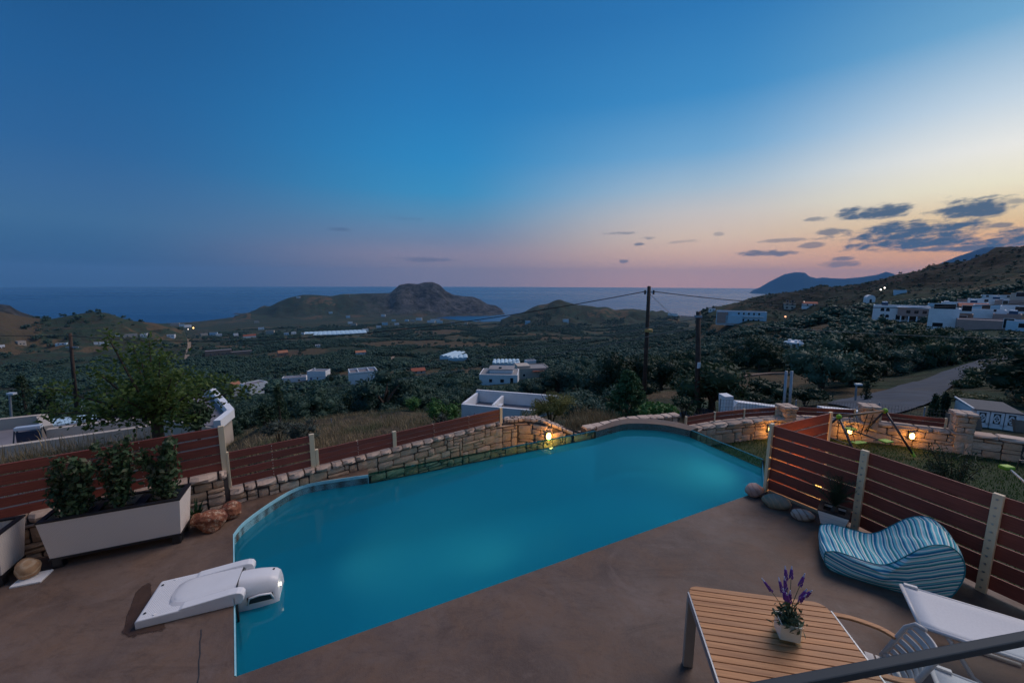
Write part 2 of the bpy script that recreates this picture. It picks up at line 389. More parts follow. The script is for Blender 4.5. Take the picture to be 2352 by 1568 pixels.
def boulder(name, a, b, vein):
    t = NT(name); v = t.coord('Object', (1, 1, 2.2), (.4, .3, .6)); n1 = t.noise(v, 3.5, 6, .62, dist=.6)
    w = t.n('ShaderNodeTexWave', {'Vector': v, 'Scale': 3.2, 'Distortion': 7, 'Detail': 4}).outputs[0]
    c = t.mix(t.mapr(n1, .35, .65), a, b); c = t.mix(t.mapr(w, .72, .95, 0, .7), c, vein)
    t.done(t.bsdf(c, .75, t.bump(t.noise(v, 18, 5, .6), .25, .01)))
boulder('boulder_tan', (.36, .19, .09), (.52, .33, .18), (.60, .44, .28)); boulder('boulder_pink', (.40, .26, .22), (.50, .36, .31), (.33, .18, .15))
boulder('boulder_green', (.17, .18, .13), (.30, .28, .22), (.36, .27, .19)); boulder('boulder_striped', (.45, .38, .32), (.56, .48, .42), (.20, .10, .07))
# ---- striped outdoor fabric of the bean bag
t = NT('striped_fabric'); uv = t.n('ShaderNodeUVMap', uv_map='stripe').outputs[0]
ux = t.n('ShaderNodeSeparateXYZ', {0: uv}).outputs[0]
fr = t.math('FRACT', t.math('MULTIPLY', ux, 1/.285))
cr = t.n('ShaderNodeValToRGB', {0: fr}); e = cr.color_ramp; e.interpolation = 'CONSTANT'
TQ, WH, NV, LT, BR, TE = (.16,.55,.62), (.80,.84,.82), (.02,.20,.36), (.34,.68,.72), (.24,.20,.16), (.015,.28,.33)
seq = [(TQ,.09),(WH,.035),(NV,.07),(LT,.06),(BR,.012),(WH,.05),(TE,.08),(LT,.045),(WH,.03),(NV,.05),(TQ,.08),(BR,.012),(WH,.045),(LT,.07),(TE,.05),(WH,.04),(NV,.08),(TQ,.05),(WH,.051)]
p = 0.0; el = list(e.elements)
tot = sum(w for _, w in seq)
for i, (cc, w) in enumerate(seq):
    q = e.elements[0] if i == 0 else (e.elements[1] if i == 1 else e.elements.new(p/tot)); q.position = p/tot; q.color = (*cc, 1); p += w
v = t.coord('Object')
t.done(t.bsdf(cr.outputs[0], .85, t.bump(t.noise(v, 9, 4, .6), .35, .02), Specular_IOR_Level=.2))
simple('teal_piping', (.02, .22, .27), .7)
# ---- teak slats
t = NT('teak'); v = t.coord('Object'); oi = t.n('ShaderNodeObjectInfo').outputs['Random']
vv = t.n('ShaderNodeMapping', {'Vector': v, 'Scale': (1.2, 26, 26)}).outputs[0]
g = t.noise(t.n('ShaderNodeVectorMath', {0: vv, 1: t.n('ShaderNodeCombineXYZ', {0: t.math('MULTIPLY', oi, 40), 1: t.math('MULTIPLY', oi, 90)}).outputs[0]}, operation='ADD').outputs[0], 2.2, 5, .6, dist=.3)
c = t.mix(t.mapr(g, .3, .7), (.36, .150, .055), (.66, .325, .135)); c = t.mix(t.mapr(oi, 0, 1, 0, .35), c, (.26, .15, .09))
t.done(t.bsdf(c, .55, t.bump(g, .15, .004), Specular_IOR_Level=.35))
simple('beige_metal', (.40, .33, .27), .45, .05); simple('steel_grey', (.28, .31, .34), .35, .05, metal=.4)
simple('textilene', (.62, .64, .66), .6, .05, 60, .1, 400); simple('white_metal', (.62, .62, .62), .4, .04); simple('chair_resin', (.50, .48, .46), .45, .05)
simple('rail_steel', (.020, .036, .052), .6, .1, spec=.2); simple('slate_roof', (.06, .07, .085), .8, .15)
simple('white_ceramic', (.86, .85, .83), .3, .03)
simple('house_render', (.84, .75, .62), .85, .06)
# ---- leaves and bark
def leaf_mat(name, a, b, c_=None, rough=.6, trans=.15):
    t = NT(name); v = t.coord('Object'); oi = t.n('ShaderNodeObjectInfo').outputs['Random']
    n1 = t.noise(v, 1.4, 4, .6); n2 = t.noise(v, 11, 3, .6)
    c = t.mix(t.mapr(n1, .35, .65), a, b)
    if c_: c = t.mix(t.mapr(n2, .5, .72, 0, .8), c, c_)
    c = t.mix(1.0, c, t.n('ShaderNodeCombineColor', {0: t.mapr(oi, 0, 1, .7, 1.3), 1: t.mapr(oi, 0, 1, .75, 1.25), 2: t.mapr(oi, 0, 1, .8, 1.2)}).outputs[0], 'MULTIPLY')
    d = t.bsdf(c, rough, Specular_IOR_Level=.25)
    tr = t.n('ShaderNodeBsdfTranslucent', {'Color': c}).outputs[0]
    t.done(t.n('ShaderNodeMixShader', {0: trans, 1: d, 2: tr}).outputs[0])
leaf_mat('olive_leaf', (.030, .070, .048), (.060, .115, .080), (.10, .16, .115))
leaf_mat('dark_leaf', (.018, .042, .022), (.036, .070, .034), (.058, .095, .046))
leaf_mat('mulberry_leaf', (.09, .15, .035), (.14, .21, .05), (.23, .28, .07), trans=.4)
leaf_mat('conifer_leaf', (.022, .070, .030), (.042, .105, .045), (.06, .13, .06))
leaf_mat('fig_leaf', (.045, .125, .030), (.075, .17, .045))
leaf_mat('bush_leaf', (.17, .17, .045), (.26, .25, .08), (.11, .12, .045))
leaf_mat('photinia_leaf', (.032, .068, .028), (.07, .125, .05), (.24, .20, .13))
leaf_mat('sage_leaf', (.055, .075, .06), (.09, .11, .09))
leaf_mat('palm_leaf', (.016, .035, .022), (.028, .05, .03))
leaf_mat('aloe_leaf', (.03, .08, .035), (.05, .12, .05))
leaf_mat('lavender_leaf', (.05, .09, .05), (.09, .14, .08))
leaf_mat('dry_leaf', (.26, .19, .10), (.40, .30, .16), (.16, .13, .07))
leaf_mat('dry_green_leaf', (.10, .12, .05), (.17, .17, .08), (.24, .19, .1))
leaf_mat('lawn_leaf', (.022, .075, .008), (.040, .11, .014))
simple('lavender_flower', (.16, .045, .30), .8, .3); simple('lavender_tip', (.45, .50, .66), .8, .15); simple('dry_straw', (.45, .30, .10), .8, .2)
simple('bark', (.075, .055, .042), .95, .3, 8, .6, 30); simple('pale_bark', (.17, .13, .1), .95, .3, 8, .6, 30)
simple('pole_wood', (.065, .042, .032), .9, .3, 5, .5, 40); simple('cable', (.012, .012, .013), .6); simple('cable_grey', (.20, .19, .17), .6)
simple('galvanised', (.30, .34, .38), .45, .1, metal=.4); simple('wire_mesh', (.06, .065, .07), .5)
# ---- buildings
simple('white_wall', (.80, .81, .82), .85, .05, .8, dirt=(.55, .55, .54)); simple('pale_blue_wall', (.45, .62, .72), .85, .06, .8)
simple('cream_wall', (.52, .44, .36), .85, .07, .8, dirt=(.4, .34, .28)); simple('pink_wall', (.42, .28, .24), .85, .07, .8); simple('grey_roof', (.27, .26, .26), .9, .15, 1.2)
simple('flat_roof', (.20, .185, .20), .9, .2, .9, dirt=(.12, .11, .12)); simple('red_tile', (.32, .085, .045), .8, .25, 3); simple('orange_tile', (.42, .17, .09), .8, .25, 3)
simple('dark_window', (.015, .02, .026), .15, .2); simple('blue_paint', (.03, .08, .22), .6); simple('stone_house', (.24, .17, .13), .9, .3, 1.5)
simple('greenhouse_film', (.50, .66, .74), .45, .08, .3); simple('solar_glass', (.02, .035, .07), .08, .1); simple('solar_tank', (.72, .76, .8), .25, .05, metal=.3)
simple('road_asphalt', (.055, .070, .095), .9, .25, .7, .2, 8, dirt=(.095, .095, .095), spec=.2); simple('dirt_track', (.26, .19, .13), .95, .2, .5)
simple('green_joint', (.30, .50, .03), .5); simple('swing_tube', (.05, .04, .045), .35, metal=.3); simple('swing_rust', (.16, .09, .05), .5)
simple('lamp_body', (.05, .05, .05), .5)
def emit(name, colr, strength):
    t = NT(name); t.done(t.n('ShaderNodeEmission', {'Color': colr, 'Strength': strength}).outputs[0])
emit('warm_lamp', (1.0, .52, .12), 22.0); emit('village_light', (1.0, .40, .22), 2.2); emit('filter_lamp', (1.0, .93, .70), 6.0); emit('tiny_light', (1.0, .55, .15), 8.0); emit('white_light', (1.0, .85, .75), 5.0); emit('dim_lamp', (1.0, .50, .12), 3.0)
# ------------------------------------------------------------------ terrain
def vnoise(x, y, seed=0):
    xi = np.floor(x).astype(np.int64); yi = np.floor(y).astype(np.int64); fx = x-xi; fy = y-yi
    fx = fx*fx*(3-2*fx); fy = fy*fy*(3-2*fy)
    def h(a, b):
        n = (a*374761393 + b*668265263 + seed*1442695041) & 0x7fffffff
        n = ((n ^ (n >> 13))*1274126177) & 0x7fffffff
        return ((n ^ (n >> 16)) & 0xffff)/65535.0
    return (h(xi, yi)*(1-fx)+h(xi+1, yi)*fx)*(1-fy) + (h(xi, yi+1)*(1-fx)+h(xi+1, yi+1)*fx)*fy
def fbm(x, y, oct=4, seed=0, gain=.5):
    s = 0; a = 1; tot = 0
    for i in range(oct):
        s = s + a*(vnoise(x*2**i, y*2**i, seed+i*17)-.5); tot += a; a *= gain
    return s/tot*2
COLS = [(-400, [(7,-.9),(12,-2.4),(20,-4.6),(35,-8),(60,-13),(140,-27),(300,-52),(600,-85),(1000,-112),(2000,-160),(2700,-198),(4500,-230)]),
 (200, [(7,-.9),(9,-1.4),(12,-2.6),(20,-4.9),(35,-8.5),(60,-14),(140,-28),(300,-53),(600,-86),(1000,-113),(2000,-165),(2700,-199),(4500,-230)]),
 (420, [(7,-.9),(9,-1.2),(13,-2.2),(22,-4.6),(42,-9.5),(80,-19),(140,-30),(350,-61),(600,-89),(900,-113),(1350,-145),(2000,-176),(2600,-196.5),(3000,-205),(4500,-230)]),
 (600, [(7,-.9),(9,-.8),(13,-1.3),(25,-4.2),(42,-9.5),(80,-19),(140,-30),(350,-62),(600,-90),(900,-115),(1350,-146),(2000,-174),(2500,-188),(3200,-200),(4500,-230)]),
 (900, [(7,-1.5),(9.5,-.7),(14,-1.5),(25,-4.2),(42,-10),(80,-19.5),(140,-30.5),(350,-62),(600,-90),(900,-116),(1350,-147),(1950,-177),(2400,-190),(3000,-203),(4500,-230)]),
 (1120, [(7,-1.6),(11,-1.5),(16,-2.5),(25,-5.4),(42,-12),(80,-19.5),(140,-31),(350,-62),(600,-90),(900,-116),(1350,-148),(1900,-185),(2120,-197),(2700,-215),(4500,-230)]),
 (1350, [(7,-1.6),(11,-1.4),(16,-2.5),(31,-6.6),(60,-12.5),(120,-24),(250,-45),(500,-76),(900,-112),(1400,-145),(2000,-178),(2900,-202),(4500,-230)]),
 (1550, [(7,-1.6),(11,-1.1),(16,-2.2),(24,-4.0),(34,-5.2),(60,-10.5),(120,-20),(250,-36),(500,-62),(900,-96),(1400,-130),(2000,-165),(2900,-200),(4500,-230)]),
 (1750, [(7,-1.6),(10,-1.3),(13,-1.6),(23,-3.6),(40,-6),(70,-9.6),(130,-15),(250,-21),(450,-27),(650,-36),(1000,-95),(2000,-175),(3000,-210),(4500,-230)]),
 (2000, [(7,-1.5),(10,-1.3),(13.5,-1.5),(20,-2.2),(30,-3.2),(50,-6),(90,-9.5),(150,-11.5),(250,-11),(400,-7),(600,-2),(900,-50),(1500,-150),(3000,-225),(4500,-230)]),
 (2352, [(7,-1.4),(10,-1.3),(13.5,-1.3),(20,-1.8),(30,-2.6),(50,-4.2),(75,-5.2),(100,-6.5),(150,-7.5),(250,-6.5),(400,6),(600,20),(800,10),(1200,-60),(3000,-225),(4500,-230)]),
 (3600, [(7,-1.4),(10,-1.3),(14,-1.2),(30,-1.5),(75,-3),(150,-2),(250,4),(400,25),(600,50),(900,40),(2000,-100),(4500,-230)])]
_fa, _fb = P(725,1033,.55), P(1150,939,.55); _fd = (_fb-_fa).normalized(); _fn = Vector((-_fd.y, _fd.x, 0))
_deckln = [(P(1758,1128).x, P(1758,1128).y), (P(2254,1356).x, P(2254,1356).y)]
def property_mask(x, y):
    s_ = (x-_fa.x)*_fn.x+(y-_fa.y)*_fn.y; d = np.hypot(x, y)
    return (s_ < -.05) & (d < 10.6) | (d < 10.4) & (x > 0) & (s_ < 3.2)
COL_AZ = np.array([math.degrees(math.atan2((u-1176)/F_PX, .99)) for u, _ in COLS])
COL_AZ[0] = -95; COL_AZ[-1] = 100
LD = np.linspace(math.log(5), math.log(5000), 500)
COL_Z = np.array([np.interp(LD, [math.log(d) for d, _ in t_], [z for _, z in t_]) for _, t_ in COLS])
ker = np.hanning(15); ker /= ker.sum()
COL_Z = np.array([np.convolve(np.pad(r_, 7, 'edge'), ker, 'valid') for r_ in COL_Z])
def px_az_tan(u, v):
    d = px_dir(u, v); return math.degrees(math.atan2(d.x, d.y)), d.z/math.hypot(d.x, d.y)
HEAD = [(540,736),(565,722),(588,716),(615,706),(638,693.5),(665,682.7),(695,676.7),(723,677),(760,680),(788,675),(850,673.5),(896,672.7),(918,653.5),(938,650),(960,652),(973,647.7),(993,647),(1010,653.5),(1023,667),(1040,676),(1063,679.7),(1085,680.5),(1100,686),(1120,698.5),(1138,701),(1150,708.5),(1157,715),(1161,722)]
MIDH = [(1150,735),(1176,723.5),(1191,719.6),(1203,716),(1226,703.5),(1236,700),(1258,697),(1273,689.7),(1286,686.7),(1298,691.7),(1326,699),(1356,702),(1371,704.7),(1393,703.5),(1413,712),(1438,708.5),(1463,711),(1488,716),(1526,721),(1560,724)]
LEFTA = [(-300,690),(-100,694),(0,697.5),(25,701),(40,713.5),(82,727),(130,740),(170,750)]
LEFTB = [(-400,712),(-100,712),(0,714.7),(37,723.5),(82,729.7),(120,732),(150,725),(195,718),(215,715),(247,718),(275,728),(300,736),(345,741),(375,744.7),(400,752),(430,762)]
RIGHT = [(1600,725),(1624,714),(1649,706),(1671,699),(1693,695),(1716,687),(1750,678),(1784,674),(1831,668.7),(1884,657),(1914,660),(1939,657.5),(1976,653.8),(2014,644),(2046,635),(2064,628.8),(2079,628),(2114,621),(2134,611),(2164,605),(2209,601),(2239,595),(2279,586),(2326,579),(2352,573),(2500,560),(2900,540),(3600,560)]
def ridge(sil, dist, front, back, foot=None, pw=1.0):
    az = np.array([px_az_tan(u, v)[0] for u, v in sil]); tn = np.array([px_az_tan(u, v)[1] for u, v in sil])
    return (az, tn, dist, front, back, pw)
RIDGES = [ridge(HEAD, 2950, 560, 400, pw=1.25), ridge(MIDH, 1750, 420, 350, pw=1.3), ridge(LEFTA, 1700, 380, 500), ridge(LEFTB, 1050, 300, 400, pw=1.2), ridge(RIGHT, 640, 330, 420, pw=1.0)]
def hz(x, y, detail=True):
    x = np.asarray(x, float); y = np.asarray(y, float)
    d = np.hypot(x, y); az = np.degrees(np.arctan2(x, y))
    ld = np.clip(np.log(np.maximum(d, 5.001)), LD[0], LD[-1]); fi = (ld-LD[0])/(LD[1]-LD[0]); i0 = np.clip(fi.astype(int), 0, 498); fr = fi-i0
    ai = np.clip(np.searchsorted(COL_AZ, az)-1, 0, len(COL_AZ)-2); fa = np.clip((az-COL_AZ[ai])/(COL_AZ[ai+1]-COL_AZ[ai]), 0, 1); fa = fa*fa*(3-2*fa)
    def cz(k): return COL_Z[k, i0]*(1-fr)+COL_Z[k, i0+1]*fr
    z = cz(ai)*(1-fa)+cz(ai+1)*fa
    if detail:
        z = z + fbm(x/90, y/90, 4, 3)*np.clip((d-30)/300, 0, 1)*7*np.clip((2200-d)/500, 0, 1) + fbm(x/9, y/9, 3, 5)*np.clip((d-11)/30, 0, 1)*.5
    for k, (raz, rtn, D, fr_, bk, pw) in enumerate(RIDGES):
        inside = (az > raz[0]) & (az < raz[-1])
        Dd = D*(1+.0*az)
        rz = 3.5 + np.interp(az, raz, rtn)*Dd
        base = z
        q = np.where(d < Dd, (Dd-d)/fr_, (d-Dd)/bk)
        w = np.clip(1-q, 0, 1)
        w = w**pw
        w = w*w*(3-2*w)*.5 + w*.5
        hgt = base + (rz-base)*w
        if detail:
            rough = fbm(x/(D*.05), y/(D*.05), 5, 11+k, .6)
            hgt = hgt + rough*w*(1-w)*D*.085
        nz = np.where(inside, np.maximum(base, hgt), base)
        z = nz
    return np.where(property_mask(x, y), np.minimum(z, -2.4), z)
def h1(x, y): return float(hz(np.array([x]), np.array([y]))[0])
def hit(u, v, lo=9.0, hi=4200.0):
    d = px_dir(u, v); hl = math.hypot(d.x, d.y)
    tt = np.exp(np.linspace(math.log(lo), math.log(hi), 900))/hl
    xs = d.x*tt; ys = d.y*tt; zs = 3.5+d.z*tt; g = hz(xs, ys)
    b = np.nonzero(zs < g)[0]
    i = b[0] if len(b) else len(tt)-1
    return Vector((xs[i], ys[i], g[i])), float(tt[i])
# road / path lines as ground points, used to shape masks and to keep trees off
def seg_dist(x, y, pts):
    best = np.full(np.shape(x), 1e9)
    for a, b in zip(pts[:-1], pts[1:]):
        ax, ay, bx, by = a[0], a[1], b[0], b[1]; L2 = (bx-ax)**2+(by-ay)**2+1e-9
        t_ = np.clip(((x-ax)*(bx-ax)+(y-ay)*(by-ay))/L2, 0, 1)
        best = np.minimum(best, np.hypot(x-ax-t_*(bx-ax), y-ay-t_*(by-ay)))
    return best
ROAD = [hit(u, v)[0] for u, v in [(1985,965),(2055,925),(2140,892),(2205,862),(2270,842),(2352,828),(2450,822)]]
# cleared or dry patches: (u, v) centre in the picture, radius in metres
CLEAR = [(hit(u, v)[0], r) for u, v, r in [(915,862,17),(770,866,15),(960,862,13),(1060,790,60),(900,785,70),(960,787,60),(1010,762,60),(930,757,40),(1350,950,4),(1780,872,8),(1830,868,7),(1700,880,5),
    (690,812,28),(640,812,20),(1225,770,55),(1290,775,50),(1700,790,20),(1880,760,16),(870,862,14),(980,855,12),(1080,853,10),(1545,905,4),(1500,880,3),(1960,830,8),(2010,905,3),(540,800,30),(480,795,40)]]
def clearing(x, y):
    m_ = np.zeros(np.shape(x))
    for c_, r_ in CLEAR: m_ = np.maximum(m_, np.clip(1.5-np.hypot(x-c_.x, y-c_.y)/r_, 0, 1))
    return m_
AZS = np.concatenate([np.linspace(-110, -62, 40, endpoint=False), np.linspace(-62, 62, 440), np.linspace(62.4, 110, 40)])
NR = 430
RS = np.exp(np.linspace(math.log(6.0), math.log(4200), NR))
A_, R_ = np.meshgrid(np.radians(AZS), RS)
X = R_*np.sin(A_); Y = R_*np.cos(A_); Z = hz(X, Y)
dr = seg_dist(X, Y, ROAD)
# flatten the ground under the road
na = len(AZS)
idx = np.arange(NR*na).reshape(NR, na)
quads = np.stack([idx[:-1,:-1], idx[:-1,1:], idx[1:,1:], idx[1:,:-1]], -1).reshape(-1, 4)
me = bpy.data.meshes.new('terrain')
me.vertices.add(NR*na); me.vertices.foreach_set('co', np.stack([X, Y, Z], -1).astype(np.float32).ravel())
me.loops.add(quads.size); me.loops.foreach_set('vertex_index', quads[:, ::-1].ravel().astype(np.int32))
me.polygons.add(len(quads)); me.polygons.foreach_set('loop_start', np.arange(0, quads.size, 4, dtype=np.int32)); me.polygons.foreach_set('loop_total', np.full(len(quads), 4, dtype=np.int32))
me.polygons.foreach_set('use_smooth', np.ones(len(quads), dtype=bool)); me.update(calc_edges=True)
# land cover: r = bare rock, g = dry grass / bare field, b = red earth
az_d = np.degrees(A_)
rock = np.clip((R_-2350)/250, 0, 1)*np.clip((az_d+22)/8, 0, 1)
rock = np.maximum(rock, np.clip((R_-1400)/200, 0, 1)*np.clip((-az_d-48)/2, 0, 1)*.8)
dry = np.clip(clearing(X, Y)*1.4, 0, 1)
dry = np.maximum(dry, np.clip((26-R_)/6, 0, 1))
dry = np.maximum(dry, np.clip((1400-R_)/200, 0, 1)*np.clip((R_-820)/150, 0, 1)*np.clip((-az_d-37)/3, 0, 1)*np.where(az_d < -50, .9, .30))
dry = np.maximum(dry, .7*np.clip((R_-2330)/100, 0, 1)*np.clip((2650-R_)/200, 0, 1)*np.clip(fbm(X/110, Y/110, 3, 77)*2.2, 0, 1)*np.clip((-8-az_d)/4, 0, 1))
hill = np.clip((R_-330)/140, 0, 1)*np.clip((az_d-28)/5, 0, 1)
redm = hill*np.clip((az_d-41)/4, 0, 1)*np.clip(1.2+fbm(X/80, Y/80, 3, 31)*2, 0, 1)
ca = me.color_attributes.new('cover', 'FLOAT_COLOR', 'POINT')
ca.data.foreach_set('color', np.stack([rock, dry, redm, np.maximum(hill, 0)], -1).astype(np.float32).ravel())
t = NT('terrain_ground'); v = t.coord('Object'); at = t.n('ShaderNodeAttribute', attribute_name='cover')
sp = t.n('ShaderNodeSeparateColor', {0: at.outputs['Color']}); rockm, drym, redm_ = sp.outputs[0], sp.outputs[1], sp.outputs[2]; hillm = at.outputs['Alpha']
nA = t.noise(v, .006, 6, .6); nB = t.noise(v, .035, 6, .65); nC = t.noise(v, .25, 6, .7); nD = t.noise(v, 3.0, 5, .7)
vor = t.n('ShaderNodeTexVoronoi', {'Vector': v, 'Scale': .13, 'Randomness': .55}); dots = t.mapr(vor.outputs[0], .30, .62)
fld = t.n('ShaderNodeTexVoronoi', {'Vector': v, 'Scale': .0075}); fcol = t.n('ShaderNodeSeparateColor', {0: fld.outputs['Color']}).outputs[0]
soil = t.mix(t.mapr(nB, .35, .65), (.034, .036, .024), (.070, .058, .038))
soil = t.mix(t.mapr(fcol, .72, .78), soil, (.125, .088, .052))
scrub = t.mix(t.mapr(nC, .35, .65), (.024, .044, .030), (.050, .074, .048))
veg = t.math('MULTIPLY', t.math('SUBTRACT', 1.0, dots), t.mapr(fcol, .82, .86, 1, .15))
veg = t.math('MAXIMUM', veg, t.mapr(nB, .46, .54))
base = t.mix(veg, soil, scrub)
dryc = t.mix(t.mapr(nD, .3, .7), (.066, .052, .033), (.130, .095, .060)); dryc = t.mix(t.mapr(nC, .52, .66, 0, .8), dryc, (.07, .075, .045))
base = t.mix(t.mapr(t.math('ADD', drym, t.math('MULTIPLY', t.math('SUBTRACT', nC, .5), .5)), .35, .6), base, dryc)
hs = t.mix(t.mapr(t.noise(v, .09, 6, .72), .40, .49), (.031, .028, .026), (.011, .018, .015)); hs = t.mix(t.math('MULTIPLY', redm_, t.mapr(t.noise(v, .05, 5, .7), .42, .6)), hs, (.050, .029, .026))
hs = t.mix(t.mapr(t.noise(v, .4, 5, .75), .58, .68, 0, .6), hs, (.02, .024, .018))
base = t.mix(hillm, base, hs)
rk = t.mix(t.mapr(t.noise(v, .012, 8, .75), .40, .60), (.032, .037, .042), (.17, .17, .175)); rk = t.mix(t.mapr(t.noise(v, .022, 8, .8), .48, .58, 0, .85), rk, (.030, .034, .026))
base = t.mix(t.math('MULTIPLY', rockm, t.mapr(drym, .2, .6, 1, 0)), base, rk)
ter = t.n('ShaderNodeSeparateXYZ', {0: v}).outputs[2]
tw = t.math('SINE', t.math('MULTIPLY', t.math('ADD', ter, t.math('MULTIPLY', nB, 5.0)), 1.1))
base = t.mix(t.math('MULTIPLY', t.mapr(tw, .65, .95, 0, .55), t.mapr(nA, .45, .6)), base, (.095, .070, .050))
t.done(t.bsdf(base, .95, t.bump(t.math('ADD', t.math('ADD', t.math('MULTIPLY', nC, 1.6), t.math('MULTIPLY', nB, 5.0)), t.math('MULTIPLY', t.noise(v, .013, 8, .72), t.math('MULTIPLY', rockm, 60.0))), .9, 1.0), Specular_IOR_Level=.1))
me.materials.append(MATS['terrain_ground'])
to = bpy.data.objects.new('terrain', me); col.objects.link(to); tag(to, kind='structure')
# ------------------------------------------------------------------ sea
mb = MB(); n = 96; rr = [1200, 2500, 5000, 10000, 17000, 25000]; vs = []; fs = []
for r_ in rr: vs += [(r_*math.sin(2*math.pi*j/n), r_*math.cos(2*math.pi*j/n), -196.5) for j in range(n)]
for i in range(len(rr)-1):
    for j in range(n): fs.append((i*n+j, (i+1)*n+j, (i+1)*n+(j+1)%n, i*n+(j+1)%n))
mb.add(vs, [f[::-1] for f in fs]); o = mb.build('sea', MATS['sea_water'], local=True); tag(o, kind='structure')
if o.data.polygons[0].normal.z < 0: o.data.flip_normals()
# ------------------------------------------------------------------ far mountains: ridge lines with real depth
def mountain(name, sil, dist, width, seed, mat):
    N = 150; us = np.linspace(sil[0][0], sil[-1][0], N); vv_ = np.interp(us, [a for a, _ in sil], [b for _, b in sil])
    rows = []
    prof = [(-1, 0), (-.8, .12), (-.6, .30), (-.4, .52), (-.2, .78), (-.08, .93), (0, 1), (.1, .9), (.35, .6), (.7, .25), (1, 0)]
    for s_, hf in prof:
        row = []
        for i in range(N):
            az_, tn = px_az_tan(us[i], vv_[i]); D = dist; top = 3.5+tn*D; zb = -215
            dd = D+s_*width; a = R(az_)
            x_, y_ = dd*math.sin(a), dd*math.cos(a)
            z_ = zb + (top-zb)*hf
            if 0 < hf < 1: z_ += float(fbm(np.array([x_/900]), np.array([y_/900]), 4, seed)[0])*(top-zb)*.22*(1-hf)*2*hf*2
            row.append((x_, y_, z_))
        rows.append(row)
    vs = [p for r_ in rows for p in r_]; fs = [(i*N+j, i*N+j+1, (i+1)*N+j+1, (i+1)*N+j) for i in range(len(rows)-1) for j in range(N-1)]
    b_ = MB(); b_.add(vs, [f[::-1] for f in fs]); o = b_.build(name, mat, smooth=True, local=True); tag(o, kind='structure'); return o
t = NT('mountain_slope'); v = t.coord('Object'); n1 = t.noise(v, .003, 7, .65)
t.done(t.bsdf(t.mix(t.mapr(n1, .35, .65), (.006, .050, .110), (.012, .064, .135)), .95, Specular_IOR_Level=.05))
MA = [(1636,702),(1641,692),(1650,690),(1662,688),(1685,684),(1703,681),(1716,676),(1730,666),(1747,659),(1767,647),(1771,645),(1801,630),(1826,625),(1849,626),(1859,635),(1876,639),(1891,637),(1909,639),(1939,640),(1981,636),(2014,631),(2036,624),(2056,630),(2080,645),(2120,665)]
MBk = [(2090,640),(2120,620),(2154,607),(2199,589),(2239,576),(2259,568.8),(2281,566.8),(2294,572),(2326,574),(2400,578),(2500,600),(2600,640)]
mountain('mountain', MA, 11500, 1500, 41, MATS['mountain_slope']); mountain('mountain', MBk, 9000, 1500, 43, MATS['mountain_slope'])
# ------------------------------------------------------------------ haze
t = NT('haze_air'); pv = t.n('ShaderNodeVolumePrincipled', {'Color': (.24, .58, 1.0), 'Density': 4.1e-5, 'Anisotropy': 0.0}); t.t.links.new(pv.outputs[0], t.out.inputs['Volume'])
mb = MB().box((0, 0, 350), (53000, 53000, 1180)); o = mb.build('haze', t.m, local=True); tag(o, kind='stuff')
# ------------------------------------------------------------------ road
def ribbon(name, pts, widths, mat, lift=.06, n=10):
    P_ = catmull(pts, n); m_ = len(P_); w = np.interp(np.linspace(0, 1, m_), np.linspace(0, 1, len(widths)), widths)
    rows = []
    K = 6
    for i, p in enumerate(P_):
        t_ = P_[min(i+1, m_-1)]-P_[max(i-1, 0)]; nx, ny = -t_.y, t_.x; L = math.hypot(nx, ny)+1e-9
        zz = max(h1(p.x+nx/L*w[i]*s_, p.y+ny/L*w[i]*s_) for s_ in (-.5, -.25, 0, .25, .5))
        for k in range(K+1):
            s_ = k/K-.5; x_, y_ = p.x+nx/L*w[i]*s_, p.y+ny/L*w[i]*s_
            rows.append((x_, y_, zz*.75+h1(x_, y_)*.25+lift))
    fs = [(i*(K+1)+k, i*(K+1)+k+1, (i+1)*(K+1)+k+1, (i+1)*(K+1)+k) for i in range(m_-1) for k in range(K)]
    b_ = MB().add(rows, fs); o = b_.build(name, mat, smooth=True, local=True); tag(o, kind='structure')
    if o.data.polygons[0].normal.z < 0: o.data.flip_normals()
    return o
def edge_road():
    Lp = catmull([hit(u, v)[0] for u, v in [(1900,930),(1960,915),(2040,897),(2110,877),(2180,851),(2235,833),(2300,822),(2400,812)]], 10)
    Rp = catmull([hit(u, v)[0] for u, v in [(2000,965),(2070,950),(2120,934),(2166,908),(2205,876),(2262,850),(2320,838),(2410,829)]], 10)
    rows = []; K = 8
    for a, c in zip(Lp, Rp):
        for k in range(K+1):
            p = a.lerp(c, k/K); rows.append((p.x, p.y, max(h1(p.x, p.y), p.z)+.10))
    n_ = len(Lp); fs = [(i*(K+1)+k, i*(K+1)+k+1, (i+1)*(K+1)+k+1, (i+1)*(K+1)+k) for i in range(n_-1) for k in range(K)]
    o = MB().add(rows, fs).build('road', MATS['road_asphalt'], smooth=True, local=True); tag(o, kind='structure')
    if o.data.polygons[0].normal.z < 0: o.data.flip_normals()
edge_road()
for pts, w in [([(1410,800),(1403,812),(1394,824),(1386,836)], 5), ([(900,808),(904,815),(902,823),(903,835)], 3), ([(440,795),(432,803),(430,815),(428,828)], 5), ([(1620,968),(1600,962),(1575,958)], 2.6)]:
    ribbon('dirt_road', [hit(u, v)[0] for u, v in pts], [w], MATS['road_asphalt' if w == 2.6 else 'dirt_track'], .25, 6)
